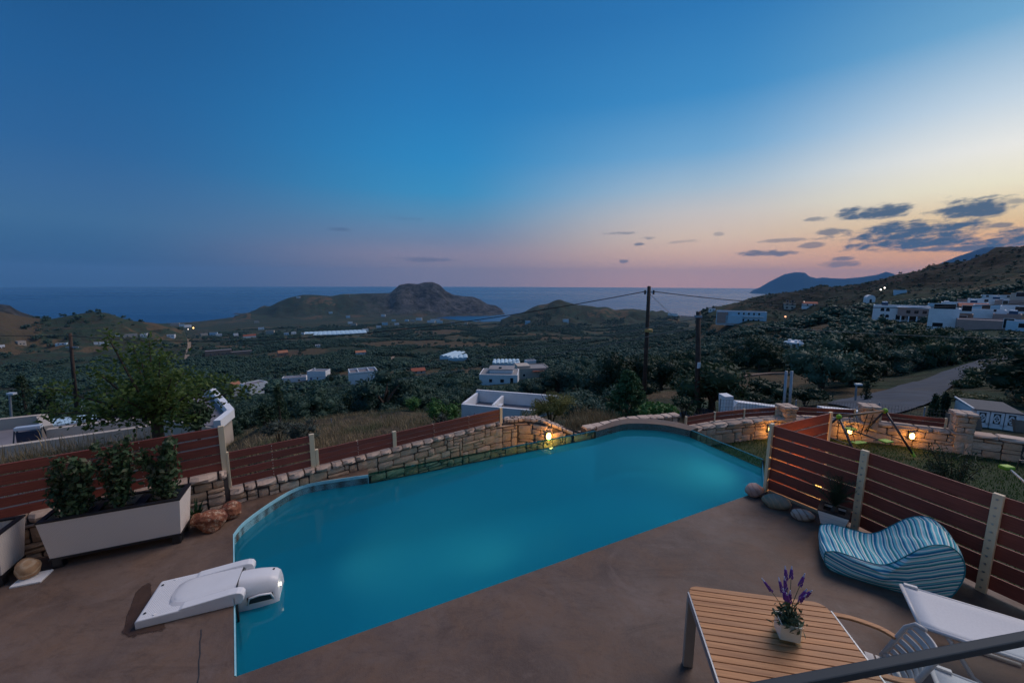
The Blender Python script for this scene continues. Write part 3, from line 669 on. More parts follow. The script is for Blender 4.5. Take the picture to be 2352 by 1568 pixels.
# ------------------------------------------------------------------ houses
EXCL = []; SIGHT = []
def see(u0, u1, vt, vb, d, keep=.25):
    """note a sight line: trees in front of this thing stay low enough not to hide it"""
    v = vb-(vb-vt)*keep; a0 = px_az_tan(u0-2, v)[0]; a1 = px_az_tan(u1+2, v)[0]; SIGHT.append((a0, a1, d, px_az_tan((u0+u1)/2, v)[1]))
def frame_of(u, v):
    p, t_ = hit(u, v); return p, t_, -math.atan2(p.x, p.y)
def wall_windows(root, wall, wins, W, D, z0, H, frame_mat='white_wall'):
    """wins: (side, fx, z, w, h[, kind]) side f/l/r, fx fraction along the wall"""
    for wdef in wins:
        side, fx, z, w, h = wdef[:5]; kind = wdef[5] if len(wdef) > 5 else 'window'
        if side == 'f': c = Vector(((fx-.5)*W, -D/2, z+h/2)); ex, ey = Vector((1,0,0)), Vector((0,-1,0))
        elif side == 'r': c = Vector((W/2, (fx-.5)*D, z+h/2)); ex, ey = Vector((0,1,0)), Vector((1,0,0))
        else: c = Vector((-W/2, (fx-.5)*D, z+h/2)); ex, ey = Vector((0,-1,0)), Vector((-1,0,0))
        if kind == 'lit':
            MB().box(c+ey*.02, (w, .05, h), ex, ey, (0,0,1)).build('window', MATS['village_light'], root, local=True); continue
        if kind == 'door':
            MB().box(c+ey*.02, (w, .06, h), ex, ey, (0,0,1)).build('door', MATS['blue_paint'], root, local=True); continue
        fr = MB()
        fw_ = min(.09, w*.12)
        for sx_ in (-1, 1): fr.box(c+ex*(sx_*(w/2+fw_/2))+ey*.02, (fw_, .08, h+2*fw_), ex, ey, (0,0,1))
        for sz_ in (-1, 1): fr.box(c+Vector((0,0,sz_*(h/2+fw_/2)))+ey*.02, (w, .08, fw_), ex, ey, (0,0,1))
        f_ = fr.build('window', MATS[frame_mat], root, local=True)
        MB().box(c+ey*.006, (w, .03, h), ex, ey, (0,0,1)).build('pane', MATS['dark_window'], f_, local=True)
def flat_body(W, D, H, base=-2.0, par=.35, th=.22, cx=0, cy=0):
    b = MB()
    b.box((cx, cy, (base+H-par)/2), (W, D, H-par-base))
    if par > 0.02:
        z = H-par/2
        b.box((cx, cy-D/2+th/2, z), (W, th, par)); b.box((cx, cy+D/2-th/2, z), (W, th, par))
        b.box((cx-W/2+th/2, cy, z), (th, D-2*th, par)); b.box((cx+W/2-th/2, cy, z), (th, D-2*th, par))
    return b
def flat_house(name, label, u0, u1, vt, vb, D=8, yaw=0, wall='white_wall', roof='flat_roof', par=.4, wins=(), extras=None, group=None, cat='house', pos=None, sink=2.5):
    um = (u0+u1)/2
    p, t_, rz = frame_of(um, vb) if pos is None else pos
    ya = R(yaw); app = (u1-u0)*t_/F_PX
    W = max(1.2, (app - D*abs(math.sin(ya)))/max(.3, math.cos(ya))); H = (vb-vt)*t_/F_PX
    root = thing(name, label, cat, p, group, rz+ya)
    # push the body back so its front stands at the hit point
    off = D/2
    d_ = Vector((-math.sin(rz+ya), math.cos(rz+ya), 0)); root.location = p + d_*off
    th = min(.25, W*.05); see(u0, u1, vt, vb, math.hypot(p.x, p.y))
    flat_body(W, D, H, -sink, par, th).build('wall', MATS[wall], root, local=True)
    MB().box((0, 0, H-par+.015), (W-2*th-.01, D-2*th-.01, .03)).build('roof', MATS[roof], root, local=True)
    wall_windows(root, None, wins, W, D, 0, H)
    if extras: extras(root, W, D, H)
    EXCL.append((root.location.x, root.location.y, max(W, D)*.55+1.0))
    # keep trees out of the line of sight just in front of the house
    for dd_, rr_ in ((4, .5), (9, .48), (15, .45), (22, .4)):
        if p.length > 60: k_ = 1-dd_/p.length; EXCL.append((p.x*k_, p.y*k_, W*rr_+1.2))
    return root, W, D, H
def gable_roof(root, x0, x1, y0, y1, z, rise, mat='red_tile', name='roof'):
    b = MB(); o_ = .25; x0 -= o_; x1 += o_; y0 -= o_; y1 += o_; ym = (y0+y1)/2
    v_ = [(x0,y0,z),(x1,y0,z),(x1,y1,z),(x0,y1,z),(x0,ym,z+rise),(x1,ym,z+rise),(x0,y0,z-.12),(x1,y0,z-.12),(x1,y1,z-.12),(x0,y1,z-.12)]
    b.add(v_, [(0,1,5,4),(2,3,4,5),(0,4,3),(1,2,5),(6,9,8,7),(0,6,7,1),(1,7,8,2),(2,8,9,3),(3,9,6,0)])
    return b.build(name, MATS[mat], root, local=True)
def chimney(root, x, y, z, h=1.0, w=.5, mat='white_wall'):
    MB().box((x, y, z+h/2), (w, w, h)).box((x, y, z+h+.05), (w+.12, w+.12, .1)).build('chimney', MATS[mat], root, local=True)
def solar(root, x, y, z):
    f = MB(); f.bar((x-.9, y-.6, z), (x-.9, y+.7, z+1.0), .04, .04); f.bar((x+.9, y-.6, z), (x+.9, y+.7, z+1.0), .04, .04); f.bar((x-.9, y+.7, z), (x-.9, y+.7, z+1.0), .04, .04); f.bar((x+.9, y+.7, z), (x+.9, y+.7, z+1.0), .04, .04)
    h_ = f.build('solar_heater', MATS['galvanised'], root, local=True)
    MB().box((x, y, z+.52), (1.9, 1.6, .06), (1,0,0), Vector((0,1.3,1.0)).normalized(), Vector((0,-1.0,1.3)).normalized()).build('panel', MATS['solar_glass'], h_, local=True)
    MB().tube([(x-.8, y+.8, z+1.15), (x+.8, y+.8, z+1.15)], .27, 10).build('tank', MATS['solar_tank'], h_, local=True)
def ex_partition(root, W, D, H):
    MB().box((-W*.18, 0, H-.15), (.2, D*.9, .55)).box((W*.2, 0, H-.15), (.2, D*.9, .55)).build('roof_wall', MATS['white_wall'], root, local=True)
flat_house('white_house', 'white flat-roofed house with two low partition walls on its roof, on a dry knoll', 805, 870, 853, 884, 9, 6, par=.7, wins=[('f',.5,.8,1.8,1.1),('f',.85,1.2,1,1.1),('r',.5,1,1,1)], extras=ex_partition)
flat_house('white_house', 'small white house with a tall white chimney and a blue door', 703, 752, 852, 874, 7, -24, par=.4, wins=[('f',.2,0,1.0,2.0,'door'),('f',.55,.9,.8,1.0)], extras=lambda r,W,D,H: chimney(r, -W*.22, 0, H-.3, 1.5, .6))
flat_house('white_house', 'long low white house with a cream chimney, left of the blue-doored house', 650, 702, 867, 878, 6, -8, par=.3, wins=[('f',.3,.7,1.0,.9),('f',.7,.7,1.0,.9)], extras=lambda r,W,D,H: chimney(r, W*.25, 0, H-.2, 1.6, .6, 'cream_wall'))
flat_house('white_house', 'white cubic house beside the tall dark conifer', 567, 621, 881, 905, 6, 24, par=.3, wins=[('r',.5,1,.8,1),('f',.7,.8,.8,1.0)])
def ex_tile(root, W, D, H):
    MB().box((W*.22, 0, H+.5), (W*.5, D*.6, 1.2)).build('upper_wall', MATS['white_wall'], root, local=True)
    gable_roof(root, -W*.03, W*.47, -D*.3, D*.3, H+1.05, .9, 'orange_tile')
flat_house('white_house', 'white house with an orange tiled roof over its right half', 510, 560, 892, 911, 6, 18, par=.3, wins=[('r',.5,.7,.5,1.6)], extras=ex_tile)
def red_small(name, label, u0, u1, vt, vb, mat='red_tile', wall='cream_wall', group=None, D=6, yaw=10, wins=(('f',.3,.6,.9,1),('f',.7,.6,.9,1)), roofpart=.45, sink=2.5):
    p, t_, rz = frame_of((u0+u1)/2, vb); W = (u1-u0)*t_/F_PX*.9; H = (vb-vt)*t_/F_PX
    root = thing(name, label, 'house', p, group, rz+R(yaw))
    hb = H*(1-roofpart); see(u0, u1, vt, vb, math.hypot(p.x, p.y), .4)
    MB().box((0, D/2, (hb-sink)/2), (W, D, hb+sink)).build('wall', MATS[wall], root, local=True)
    gable_roof(root, -W/2, W/2, 0, D, hb, H-hb, mat)
    for s_, fx, z, w, h in wins:
        MB().box(((fx-.5)*W, -.02, z+h/2), (w, .06, h)).build('window', MATS['dark_window'], root, local=True)
    EXCL.append((p.x, p.y, max(W, D)*.6+2)); return root
red_small('small_house', 'low house with a bright red tiled roof, right of the dry knoll', 945, 979, 847, 859)
red_small('small_house', 'white hut with a terracotta roof by a bare patch in the olive grove', 817, 842, 806, 815, 'orange_tile', 'white_wall')
def ex_villa(root, W, D, H):
    MB().box((W*.05, D*.1, H+.5), (W*.62, D*.6, 1.3)).build('upper_wall', MATS['white_wall'], root, local=True)
    MB().box((W*.05, D*.1, H+1.22), (W*.68, D*.66, .16)).build('roof', MATS['grey_roof'], root, local=True)
    MB().box((W*.02, -D*.05, H+1.5), (.9, .9, .5)).build('chimney', MATS['dark_window'], root, local=True)
flat_house('villa', 'white villa with stepped grey flat roofs above the walled white terrace house', 1097, 1192, 860, 882, 10, -6, par=.2, roof='grey_roof', wins=[('f',.3,.6,1,1.1),('f',.6,.6,1.2,1.1),('f',.85,.4,1,1.8)], extras=ex_villa)
def ex_awn(root, W, D, H):
    MB().box((W*.2, -D/2-.6, H-1.1), (W*.5, 1.4, .08)).build('awning', MATS['red_tile'], root, local=True)
    MB().box((-W*.28, 0, H+.3), (W*.4, D*.7, .9)).build('upper_wall', MATS['cream_wall'], root, local=True)
flat_house('cream_house', 'cream house with a red awning and pale flat roof', 1183, 1268, 845, 868, 9, 14, wall='cream_wall', par=.35, roof='grey_roof', wins=[('f',.2,.8,1.0,1.0),('f',.75,.1,2.0,1.3)], extras=ex_awn)
flat_house('small_house', 'small white house with red window beside the jagged greenhouse roof', 1207, 1235, 828, 842, 5, 22, par=.5, wins=[('f',.3,.6,.9,1.1)])
def greenhouse(label, u0, u1, vt, vb, bays, D=14, yaw=0):
    p, t_, rz = frame_of((u0+u1)/2, vb); W = (u1-u0)*t_/F_PX; H = 3.4
    root = thing('greenhouse', label, 'greenhouse', p, 'plastic greenhouses in the valley', rz+R(yaw)); D_ = D
    wd = W/bays; see(u0, u1, vt, vb, math.hypot(p.x, p.y), .3)
    b = MB()
    for i in range(bays):
        x0 = -W/2+i*wd
        for q in range(6):
            a0, a1 = math.pi*q/6, math.pi*(q+1)/6
            xa, za = x0+wd/2-math.cos(a0)*wd/2, 2.2+math.sin(a0)*1.2; xb, zb = x0+wd/2-math.cos(a1)*wd/2, 2.2+math.sin(a1)*1.2
            b.add([(xa,0,za),(xb,0,zb),(xb,D_,zb),(xa,D_,za)], [(0,1,2,3)])
            b.add([(xa,0,-2),(xb,0,-2),(xb,0,zb),(xa,0,za)], [(0,1,2,3)])
    b.add([(-W/2,0,-2),(-W/2,D_,-2),(-W/2,D_,2.2),(-W/2,0,2.2),(W/2,0,-2),(W/2,D_,-2),(W/2,D_,2.2),(W/2,0,2.2)], [(0,1,2,3),(4,7,6,5)])
    b.build('cover', MATS['greenhouse_film'], root, local=True)
    EXCL.append((p.x, p.y, max(W, D)*.6)); EXCL.append((p.x+math.sin(-rz)*D*.5, p.y+math.cos(-rz)*D*.5, max(W, D)*.55))
    return root
greenhouse('pale blue plastic greenhouse left of its twin in the olive grove', 1008, 1040, 816, 826, 3, 26, -30)
greenhouse('pale plastic greenhouse right of its twin in the olive grove', 1030, 1075, 822, 830, 4, 18, 0)
greenhouse('greenhouse with a jagged row of pale blue bays above the villa', 1130, 1195, 834, 843, 7, 16)
greenhouse('very long white plastic greenhouse far down in the valley', 703, 840, 757, 770, 14, 90)
# big white house just below the property with a walled roof terrace
def near_white():
    p = PT(1190, 948, 40.0); p.z = -12.5
    rz = -math.atan2(p.x, p.y)
    zt = 3.5 + px_dir(1190, 921).z*44.0
    W, D, H = 11.4, 5.0, 0
    root = thing('white_house', 'large white house with a walled roof terrace and an air conditioner, below the pool', 'house', PT(1190, 930, 44.0), None, rz-R(14))
    zr = root.location.z
    top = zt-zr
    b = MB(); th = .3; par = 1.15
    b.box((0, 0, (top-par-7)/2-.0), (W, D, top-par+7))
    z = top-par/2
    b.box((0, D/2-th/2, z+.15), (W, th, par+.3)); b.box((-W/2+th/2, 0, z), (th, D-2*th, par)); b.box((W/2-th/2, 0, z), (th, D-2*th, par)); b.box((0, -D/2+th/2, z-.03), (W, th, par-.06))
    b.build('wall', MATS['white_wall'], root, local=True)
    MB().box((0, 0, top-par+.02), (W-2*th-.02, D-2*th-.02, .04)).build('roof', MATS['flat_roof'], root, local=True)
    MB().box((-W*.2, -D*.02, z), (.25, D*.75, par)).build('roof_wall', MATS['white_wall'], root, local=True)
    ac = MB().box((-W*.2+.42, -D*.12, top-par+.45), (.4, .9, .75)).build('air_conditioner', MATS['white_plastic'], root, local=True, bevel=.03)
    MB().tube([(-W*.2+.63, -D*.12, top-par+.45), (-W*.2+.645, -D*.12, top-par+.45)], .28, 14).build('grille', MATS['grey_gap'], ac, local=True)
    EXCL.append((root.location.x, root.location.y, 9)); EXCL.append((root.location.x*.85, root.location.y*.85, 6))
near_white(); see(1012, 1340, 925, 948, 44, .35); see(1475, 1487, 800, 893, 31, .1); see(1597, 1610, 800, 962, 24, .05); see(1652, 1795, 915, 950, 21, .3); see(1880, 1978, 930, 952, 22, .3); see(1798, 1822, 855, 930, 20, .1); see(1655, 1800, 865, 885, 60, .3)
# right hand side of the valley and the village
def ex_flats(root, W, D, H):
    MB().box((-W*.38, -1.2, H*.42), (W*.22, D, H*.84+1)).build('wing', MATS['pink_wall'], root, local=True)
    MB().box((-W*.14, -2.4, H*.25), (W*.34, D*.8, H*.5+2)).build('wing', MATS['pale_blue_wall'], root, local=True)
    for i in range(5): MB().box((W*(.0+.1*i), -D/2-.5, H*.52), (W*.085, 1.1, .12)).box((W*(.0+.1*i), -D/2-1.02, H*.52+.5), (W*.085, .06, .9)).build('balcony', MATS['white_wall'], root, local=True)
flat_house('apartment_block', 'long row of white and pale blue apartments stepping down towards the bay', 1650, 1752, 716, 741, 12, 4, par=.5, wall='pale_blue_wall', wins=[('f',.45+.1*i,H_,1.2,1.6) for i in range(5) for H_ in (1.2, 6.0)], extras=ex_flats)
flat_house('apartment_block', 'small three storey beige block with balconies, above the apartments', 1801, 1826, 699, 713, 9, 8, wall='cream_wall', par=.3, wins=[('f',f_,z_,1.8,1.5) for f_ in (.25,.7) for z_ in (1.2,4.2,7.0)])
red_small('small_house', 'house with a long red roof beside the three storey beige block', 1846, 1876, 694, 704, 'red_tile', 'white_wall')
def chapel():
    p, t_, rz = frame_of(1999, 697); W = 16*t_/F_PX; H = 17*t_/F_PX; D = W*1.6
    root = thing('chapel', 'tiny white chapel with a rounded vault on the bare hillside', 'chapel', p, None, rz+R(12))
    b = MB(); n_ = 10; hw = W/2; hb = H-hw
    prof = [(-hw, -2), (-hw, hb)] + [(-hw*math.cos(math.pi*i/n_), hb+hw*math.sin(math.pi*i/n_)) for i in range(1, n_)] + [(hw, hb), (hw, -2)]
    m_ = len(prof); vs = [(x, y_, z) for y_ in (0, D) for x, z in prof]
    b.add(vs, [(i, i+1, i+1+m_, i+m_) for i in range(m_-1)]+[tuple(range(m_))[::-1], tuple(range(m_, 2*m_))])
    b.build('wall', MATS['white_wall'], root, local=True)
    MB().box((0, -.02, H*.22), (W*.24, .08, H*.44)).build('door', MATS['dark_window'], root, local=True); EXCL.append((p.x, p.y, 7))
chapel()
flat_house('small_house', 'lone pale hut high on the scrub hillside above the chapel', 2056, 2079, 669, 676, 6, 5, wall='pale_blue_wall', par=.2)
def ex_arch(root, W, D, H):
    a = MB(); n_ = 8
    for cx_ in (-.34, -.24):
        for cz in (H*.2, H*.62):
            w_ = W*.035; pts = [(W*cx_-w_, cz)]+[(W*cx_-w_*math.cos(math.pi*i/n_), cz+H*.12+w_*math.sin(math.pi*i/n_)) for i in range(n_+1)]+[(W*cx_+w_, cz)]
            k = len(pts); MB().add([(x, -D/2-.03, z) for x, z in pts], [tuple(range(k))]).build('archway', MATS['dark_window'], root, local=True)
    MB().box((W*.22, -2.5, H*.62), (W*.56, D, H*.5)).build('upper_wall', MATS['pink_wall'], root, local=True)
    MB().box((W*.22, -2.5, H*.9), (W*.6, D+.6, .3)).build('roof', MATS['white_wall'], root, local=True)
    for i in range(4): MB().box((W*(.0+.14*i), -D/2-2.3, H*.18), (.35, .35, H*.38)).build('pillar', MATS['white_wall'], root, local=True)
    for i in range(3): MB().box((W*(.12+.14*i), -2.5-D/2-.03, H*.65), (1.1, .08, 1.1)).build('window', MATS['dark_window'], root, local=True)
    solar(root, -W*.3, -D*.2, H)
flat_house('village_house', 'village house with stacked white arches and a pink upper storey on pillars', 2018, 2114, 703, 738, 10, 4, wall='white_wall', par=.3, wins=[('f',.5,.5,2.5,2.0),('f',.7,.5,2.5,2.0)], extras=ex_arch)
village = [
 (2138,2186,709,757,'white_wall','tall white cube house with a strip window at the left edge of the village',[('f',.5,6.3,4.5,1.4),('f',.35,.8,2.2,1.2)],0,7),
 (2184,2222,722,748,'stone_house','stone fronted house beside the tall white cube house',[('f',.5,1.5,2.6,1.6),('f',.7,4.5,2,1.8)],0,7),
 (2218,2290,712,736,'white_wall','wide white house with one reddish window in front of the village',[('f',.12,3,1.5,1.8),('f',.75,3,.6,.8)],2,8),
 (2290,2332,722,738,'pink_wall','windowless pink block with a solar heater on top',[],0,7),
 (2220,2338,737,757,'pink_wall','long low pink building with a pale roof edge at the foot of the village',[('f',.7,.5,1.8,2.6)],6,10),
 (2138,2180,698,712,'pale_blue_wall','pale blue house with a roof tank behind the tall white cube house',[('f',.3,1.2,1,1.2)],0,7),
 (2176,2250,695,712,'white_wall','long white house with solar heaters in the middle of the village',[('f',.2,1,1.2,1.2),('f',.6,1,1.2,1.2)],2,8),
 (2205,2240,688,700,'pink_wall','dusky pink house behind the red tiled roof',[('f',.6,1,1,1.2)],0,7),
 (2236,2300,687,704,'white_wall','white house with three square windows high in the village',[('f',.15,1.8,1.1,1.1),('f',.45,1.8,1.1,1.1),('f',.8,1.8,1.1,1.1)],3,8),
 (2250,2318,702,718,'pale_blue_wall','broad pale house with a terrace under the three-windowed house',[('f',.3,1,2,1.4),('f',.75,1,2,1.4)],0,8),
 (2296,2352,690,708,'pink_wall','pink house with a dark red window at the right of the village',[('f',.3,1.4,1.3,1.5)],-3,8),
 (2265,2316,679,688,'white_wall','low white row of rooms at the top of the village',[('f',.2,.8,.8,.8),('f',.5,.8,.8,.8),('f',.8,.8,.8,.8)],0,6),
 (2332,2375,674,690,'cream_wall','cream house with a wide shaded balcony at the top right of the village',[('f',.45,1.4,4.2,1.8)],0,7),
 (2318,2400,705,722,'white_wall','white house with a dark balcony at the right edge below the pink house',[('f',.4,.8,3,1.6),('f',.8,1,1,1.2)],0,8),
 (2330,2420,740,764,'pale_blue_wall','pale blue building cut by the right edge under the village trees',[('f',.3,1,1.6,1.2)],-4,8),
]
for (u0, u1, vt, vb, wl_, lab, wins, yaw, D) in village:
    def ex(root, W, D_, H, k=(u0*7+vb) % 3, lab=lab):
        if 'solar' in lab or k == 0: solar(root, W*.2, 0, H-.2)
        if 'tank' in lab: MB().tube([(W*.2, 0, H-.3), (W*.2, 0, H+1.0)], .6, 10).build('water_tank', MATS['solar_tank'], root, local=True)
    flat_house('village_house', lab, u0, u1, vt, vb, D, yaw, wall=wl_, par=.35, wins=wins, extras=ex, sink=4)
red_small('village_house', 'house with a hipped red tiled roof in the middle of the village', 2212, 2262, 697, 713, 'red_tile', 'cream_wall')
def ex_cren(root, W, D, H):
    for k in (-.38, -.05, .15, .3): chimney(root, W*k, 0, H-.25, .7, .7)
flat_house('white_house', 'white and blue house with crenel chimneys half hidden in the right hand olive grove', 1790, 1846, 787, 803, 8, -18, par=.3, wall='pale_blue_wall', roof='white_wall', wins=[('f',.6,.6,1,1.2)], extras=ex_cren)
flat_house('small_house', 'small white roof showing among the dark olives right of the crenel house', 2062, 2090, 778, 787, 6, 6, par=.2, roof='white_wall')
# little houses along the bay and in the valley
tiny = [(600,757,12,5),(805,744,10,5),(812,748,14,5),(884,747,13,6),(912,747,10,5),(962,736,14,6),(948,739,12,5),(905,738,9,4),(990,741,18,5),(1010,742,14,5),(1040,744,10,5),(934,738,9,4),(870,753,10,5),(840,762,14,6),(620,768,18,9),(658,770,10,5),(675,768,12,5),(695,768,8,4),(590,742,10,5),(800,730,9,5),(880,728,10,5),(1000,737,22,4),(470,771,14,5),(490,770,16,6),(503,772,12,5),(543,772,10,6),(402,748,16,6),(418,750,10,5),(432,752,14,6),(392,775,16,5),(300,777,24,5),(270,774,10,5),(330,776,14,7),(235,793,26,5),(52,795,16,9),(140,794,20,4),(730,797,10,4),(5,806,14,9),(1070,745,8,4),(1212,744,12,6),(1300,742,14,6),(685,687,8,4),(1100,741,8,4),(760,722,8,4),(1545,726,22,6),(1635,716,14,7)]
for i, (u, v_, w_, h_) in enumerate(tiny):
    far = v_ < 746 and u > 560
    lab = 'tiny white house by the bay at the foot of the headland' if far else 'small pale house far down among the valley fields'
    flat_house('small_house', lab, u-w_/2, u+w_/2, v_-h_, v_, 9, [0, 14, -12][i % 3], wall=['white_wall','white_wall','cream_wall','pale_blue_wall'][i % 4], par=.3,
        wins=[('f',.3,1,1.6,1.4),('f',.7,1,1.6,1.4)], group='white houses by the bay' if far else 'small houses in the valley', sink=6)
red_small('small_house', 'terracotta roofed house at the far left end of the valley houses', 560, 588, 768, 776, 'red_tile', 'white_wall')
red_small('stone_building', 'brownish stone building on a rise in the left of the valley', 640, 662, 806, 818, 'orange_tile', 'stone_house')
flat_house('stone_building', 'long ruined stone building with dark openings beside the dirt road', 478, 528, 806, 817, 10, 0, wall='stone_house', par=.3, wins=[('f',.2+.15*i,.8,1.6,1.6) for i in range(5)])
flat_house('stone_building', 'low stone annexe right of the long ruined building', 535, 576, 807, 815, 8, 0, wall='stone_house', par=.3)
# far away lights
for (u, v_, mt_, lab, r_) in [(444,753,'tiny_light','orange street light glowing by the beach hamlet',2.2),(432,756,'white_light','pale light left of the orange street light in the hamlet',1.3),(2023,665,'white_light','white light on the hill crest, left of two',.5),(2032,661,'white_light','white light on the hill crest, right of two',.5),(1847,693,'white_light','white lamp over the long red roof',.5),(1804,727,'village_light','reddish glow of a lit terrace beside the apartments',.7)]:
    p, t_ = hit(u, v_+5); p2 = PT(u, v_, t_-1)
    root = thing('street_light', lab, 'street light', p); 
    MB().tube([tuple(p), tuple(p2)], .12, 6).build('pole', MATS['galvanised'], root)
    MB().ico(p2, r_, 1).build('lamp', MATS[mt_], root)
# mast on the headland
p, t_ = hit(804, 684); root = thing('radio_mast', 'thin radio mast on the ridge of the headland', 'mast', p)
MB().tube([tuple(p-Vector((0,0,3))), tuple(p+Vector((0,0,30)))], [1.0, .5], 6).build('mast_tube', MATS['galvanised'], root)

# ------------------------------------------------------------------ neighbours' roofs on the left
def left_roof():
    z = -2.3
    A = PT(-120, 1075, 13.5); 
    root = thing('neighbour_house', 'flat-roofed house below the left fence with parapets and a concrete roof terrace', 'house', (P(150,1010,z).x, P(150,1010,z).y, -6))
    c = [P(-260,1075,z), P(345,992,z), P(352,960,z), P(-260,985,z)]
    c = [P(-300,1098,z), P(352,1000,z), P(330,955,z), P(-300,1000,z)]
    body = MB().prism([(p.x, p.y) for p in c], -6, z); body.build('wall', MATS['cream_wall'], root)
    poly = [(p.x, p.y) for p in c]
    cen = sum((Vector(q) for q in poly), Vector((0, 0)))/4
    ins = [tuple(cen+(Vector(q)-cen)*.985) for q in poly]
    MB().prism(ins, z+.004, z+.03).build('roof', MATS['flat_roof'], root)
    def par(a, b, h, th=.22, zb=z+.0, name='parapet', mt='cream_wall'):
        a, b = Vector((a.x, a.y, zb+h/2)), Vector((b.x, b.y, zb+h/2)); return MB().bar(a, b, th, h).build(name, MATS[mt], root)
    par(c[0], c[1], .42)
    par(P(-300,1022,z), P(96,977,z), .46); par(P(99,975,z), P(112,1003,z), .44, .3)
    par(P(112,1010,z), P(345,977,z), .42)
    # pergola slats beyond the parapet
    for i in range(13):
        a = P(120+i*8.6, 978-i*1.25, z+.35); b = P(114+i*8.8, 964-i*1.1, z+.35)
        MB().bar(a, b, .09, .06).build('pergola_slat', MATS['pale_blue_wall'], root)
    # solar heater
    q = P(72, 1018, z)
    ex, ey = Vector((.86,.5,0)).normalized(), Vector((-.5,.86,0)).normalized()
    f = MB()
    for s_ in (-.33, .33):
        f.bar(q+ex*s_-ey*.3, q+ex*s_-ey*.05+Vector((0,0,.58)), .03, .03); f.bar(q+ex*s_+ey*.3, q+ex*s_+ey*.05+Vector((0,0,.58)), .03, .03); f.bar(q+ex*s_-ey*.3, q+ex*s_+ey*.3+Vector((0,0,.06)), .025, .025)
    h_ = f.build('solar_heater', MATS['rail_steel'], root)
    MB().box(q+Vector((0,0,.6))-ey*.0, (.68, .2, .14), ex, ey).build('tank', MATS['solar_tank'], h_, bevel=.03)
    MB().box(q+Vector((0,0,.28))-ey*.12, (.58, .03, .44), ex, ey).build('panel', MATS['solar_glass'], h_)
left_roof()
def left_roof2():
    z = -4.6
    root = thing('neighbour_house', 'white roof with a raised pale parapet corner behind the leafy tree', 'house', (P(470,945,z).x, P(470,945,z).y, -9))
    c = [P(360,960,z), P(500,985,z), P(532,958,z), P(490,908,z), P(380,915,z)]
    MB().prism([(p.x, p.y) for p in c], -9.5, z).build('wall', MATS['cream_wall'], root)
    cen = sum((p for p in c), Vector())/5
    MB().prism([((cen+(p-cen)*.93).x, (cen+(p-cen)*.93).y) for p in c], z+.01, z+.05).build('roof', MATS['flat_roof'], root)
    for a, b in ((1,2),(2,3),(3,4)):
        p_, q_ = c[a], c[b]; MB().bar(p_+Vector((0,0,.25)), q_+Vector((0,0,.25)), .35, .5).build('parapet', MATS['white_wall'], root)
    EXCL.append((cen.x, cen.y, 5))
left_roof2()

# ------------------------------------------------------------------ poles and wires
def pole(u, vb, vt, Hh, label, rad, t_=None, fittings=None, mat='pole_wood', cat='utility pole'):
    p = PT(u[0], vb, t_); tp = PY(u[1], vt, p.y) if t_ else None
    root = thing('utility_pole', label, cat, p)
    MB().tube([tuple(p-Vector((0,0,1.2))), tuple(p*.5+tp*.5), tuple(tp)], [rad*1.15, rad, rad*.85], 12).build('pole_shaft', MATS[mat], root, smooth=True)
    if fittings: fittings(root, p, tp)
    return p, tp
def f1(root, p, tp):
    MB().bar(tp+Vector((-.25,0,-.45)), tp+Vector((.35,0,-.45)), .09, .09).build('bracket', MATS['galvanised'], root)
    for s_ in (-.28, .36): MB().tube([tp+Vector((s_,0,-.62)), tp+Vector((s_,0,-.3))], .07, 8).build('insulator', MATS['cable'], root)
    MB().tube([p*.42+tp*.58+Vector((.05,-.2,q)) for q in (-.1, .1)], .3, 14).build('cable_coil', MATS['straw' if 'straw' in MATS else 'dry_straw'], root)
b1, t1 = pole((1480, 1491), 893, 657, 8, 'taller wooden utility pole carrying the black cable, in front of the sea', .15, 31, f1)
def f2(root, p, tp):
    MB().box(p*.42+tp*.58+Vector((0,-.16,-.35)), (.16,.05,.32)).build('name_plate', MATS['white_wall'], root)
    MB().box(p*.04+tp*.96, (.3,.3,.12)).build('collar', MATS['galvanised'], root)
b2, t2 = pole((1602, 1604), 965, 716, 6, 'shorter wooden utility pole with a white plate, right of the taller one', .135, 22, f2)
b3, t3 = pole((174, 161), 925, 765, 8, 'weathered wooden pole rising from the olive trees at far left', .17, 46, lambda r_, p, tp: (MB().bar(tp+Vector((-.7,0,-1.6)), tp+Vector((.7,0,-1.6)), .12, .12).build('bracket', MATS['galvanised'], r_), MB().tube([tp+Vector((.1,-.15,-9)), tp+Vector((.1,-.15,-8.2))], .1, 6).build('meter_pipe', MATS['galvanised'], r_)))
def wire(name, label, a, b, sag, rad, mat, n_=28):
    a, b = Vector(a), Vector(b)
    pts = [a.lerp(b, i/n_)-Vector((0,0,sag*4*(i/n_)*(1-i/n_))) for i in range(n_+1)]
    o = MB().tube(pts, rad, 6).build(name, MATS[mat]); tag(o, label, 'cable'); return o
wire('overhead_cable', 'thick black cable sagging from the taller pole to the far left pole', t1+Vector((-.28,0,-.4)), t3+Vector((0,0,-.3)), 1.9, .035, 'cable')
wire('overhead_cable', 'black cable leaving the far left pole for the left edge', t3+Vector((0,0,-.3)), PT(-260, 754, 52), .35, .035, 'cable')
wire('overhead_cable', 'black cable running right from the taller pole across the village', t1+Vector((.36,0,-.4)), PT(2560, 674, 33), 1.2, .032, 'cable')
wire('overhead_cable', 'thin pale wire from the shorter pole to the right edge', t2+Vector((0,0,-.5)), PT(2560, 775, 27), .35, .014, 'cable_grey')
wire('overhead_cable', 'thin wire descending from the shorter pole towards the valley at left', t2+Vector((0,0,-.35)), PT(560, 866, 70), 1.3, .02, 'cable_grey')
wire('overhead_cable', 'second thin wire descending to the valley just under the first', t2+Vector((0,0,-.8)), PT(480, 884, 75), 1.9, .02, 'cable_grey')
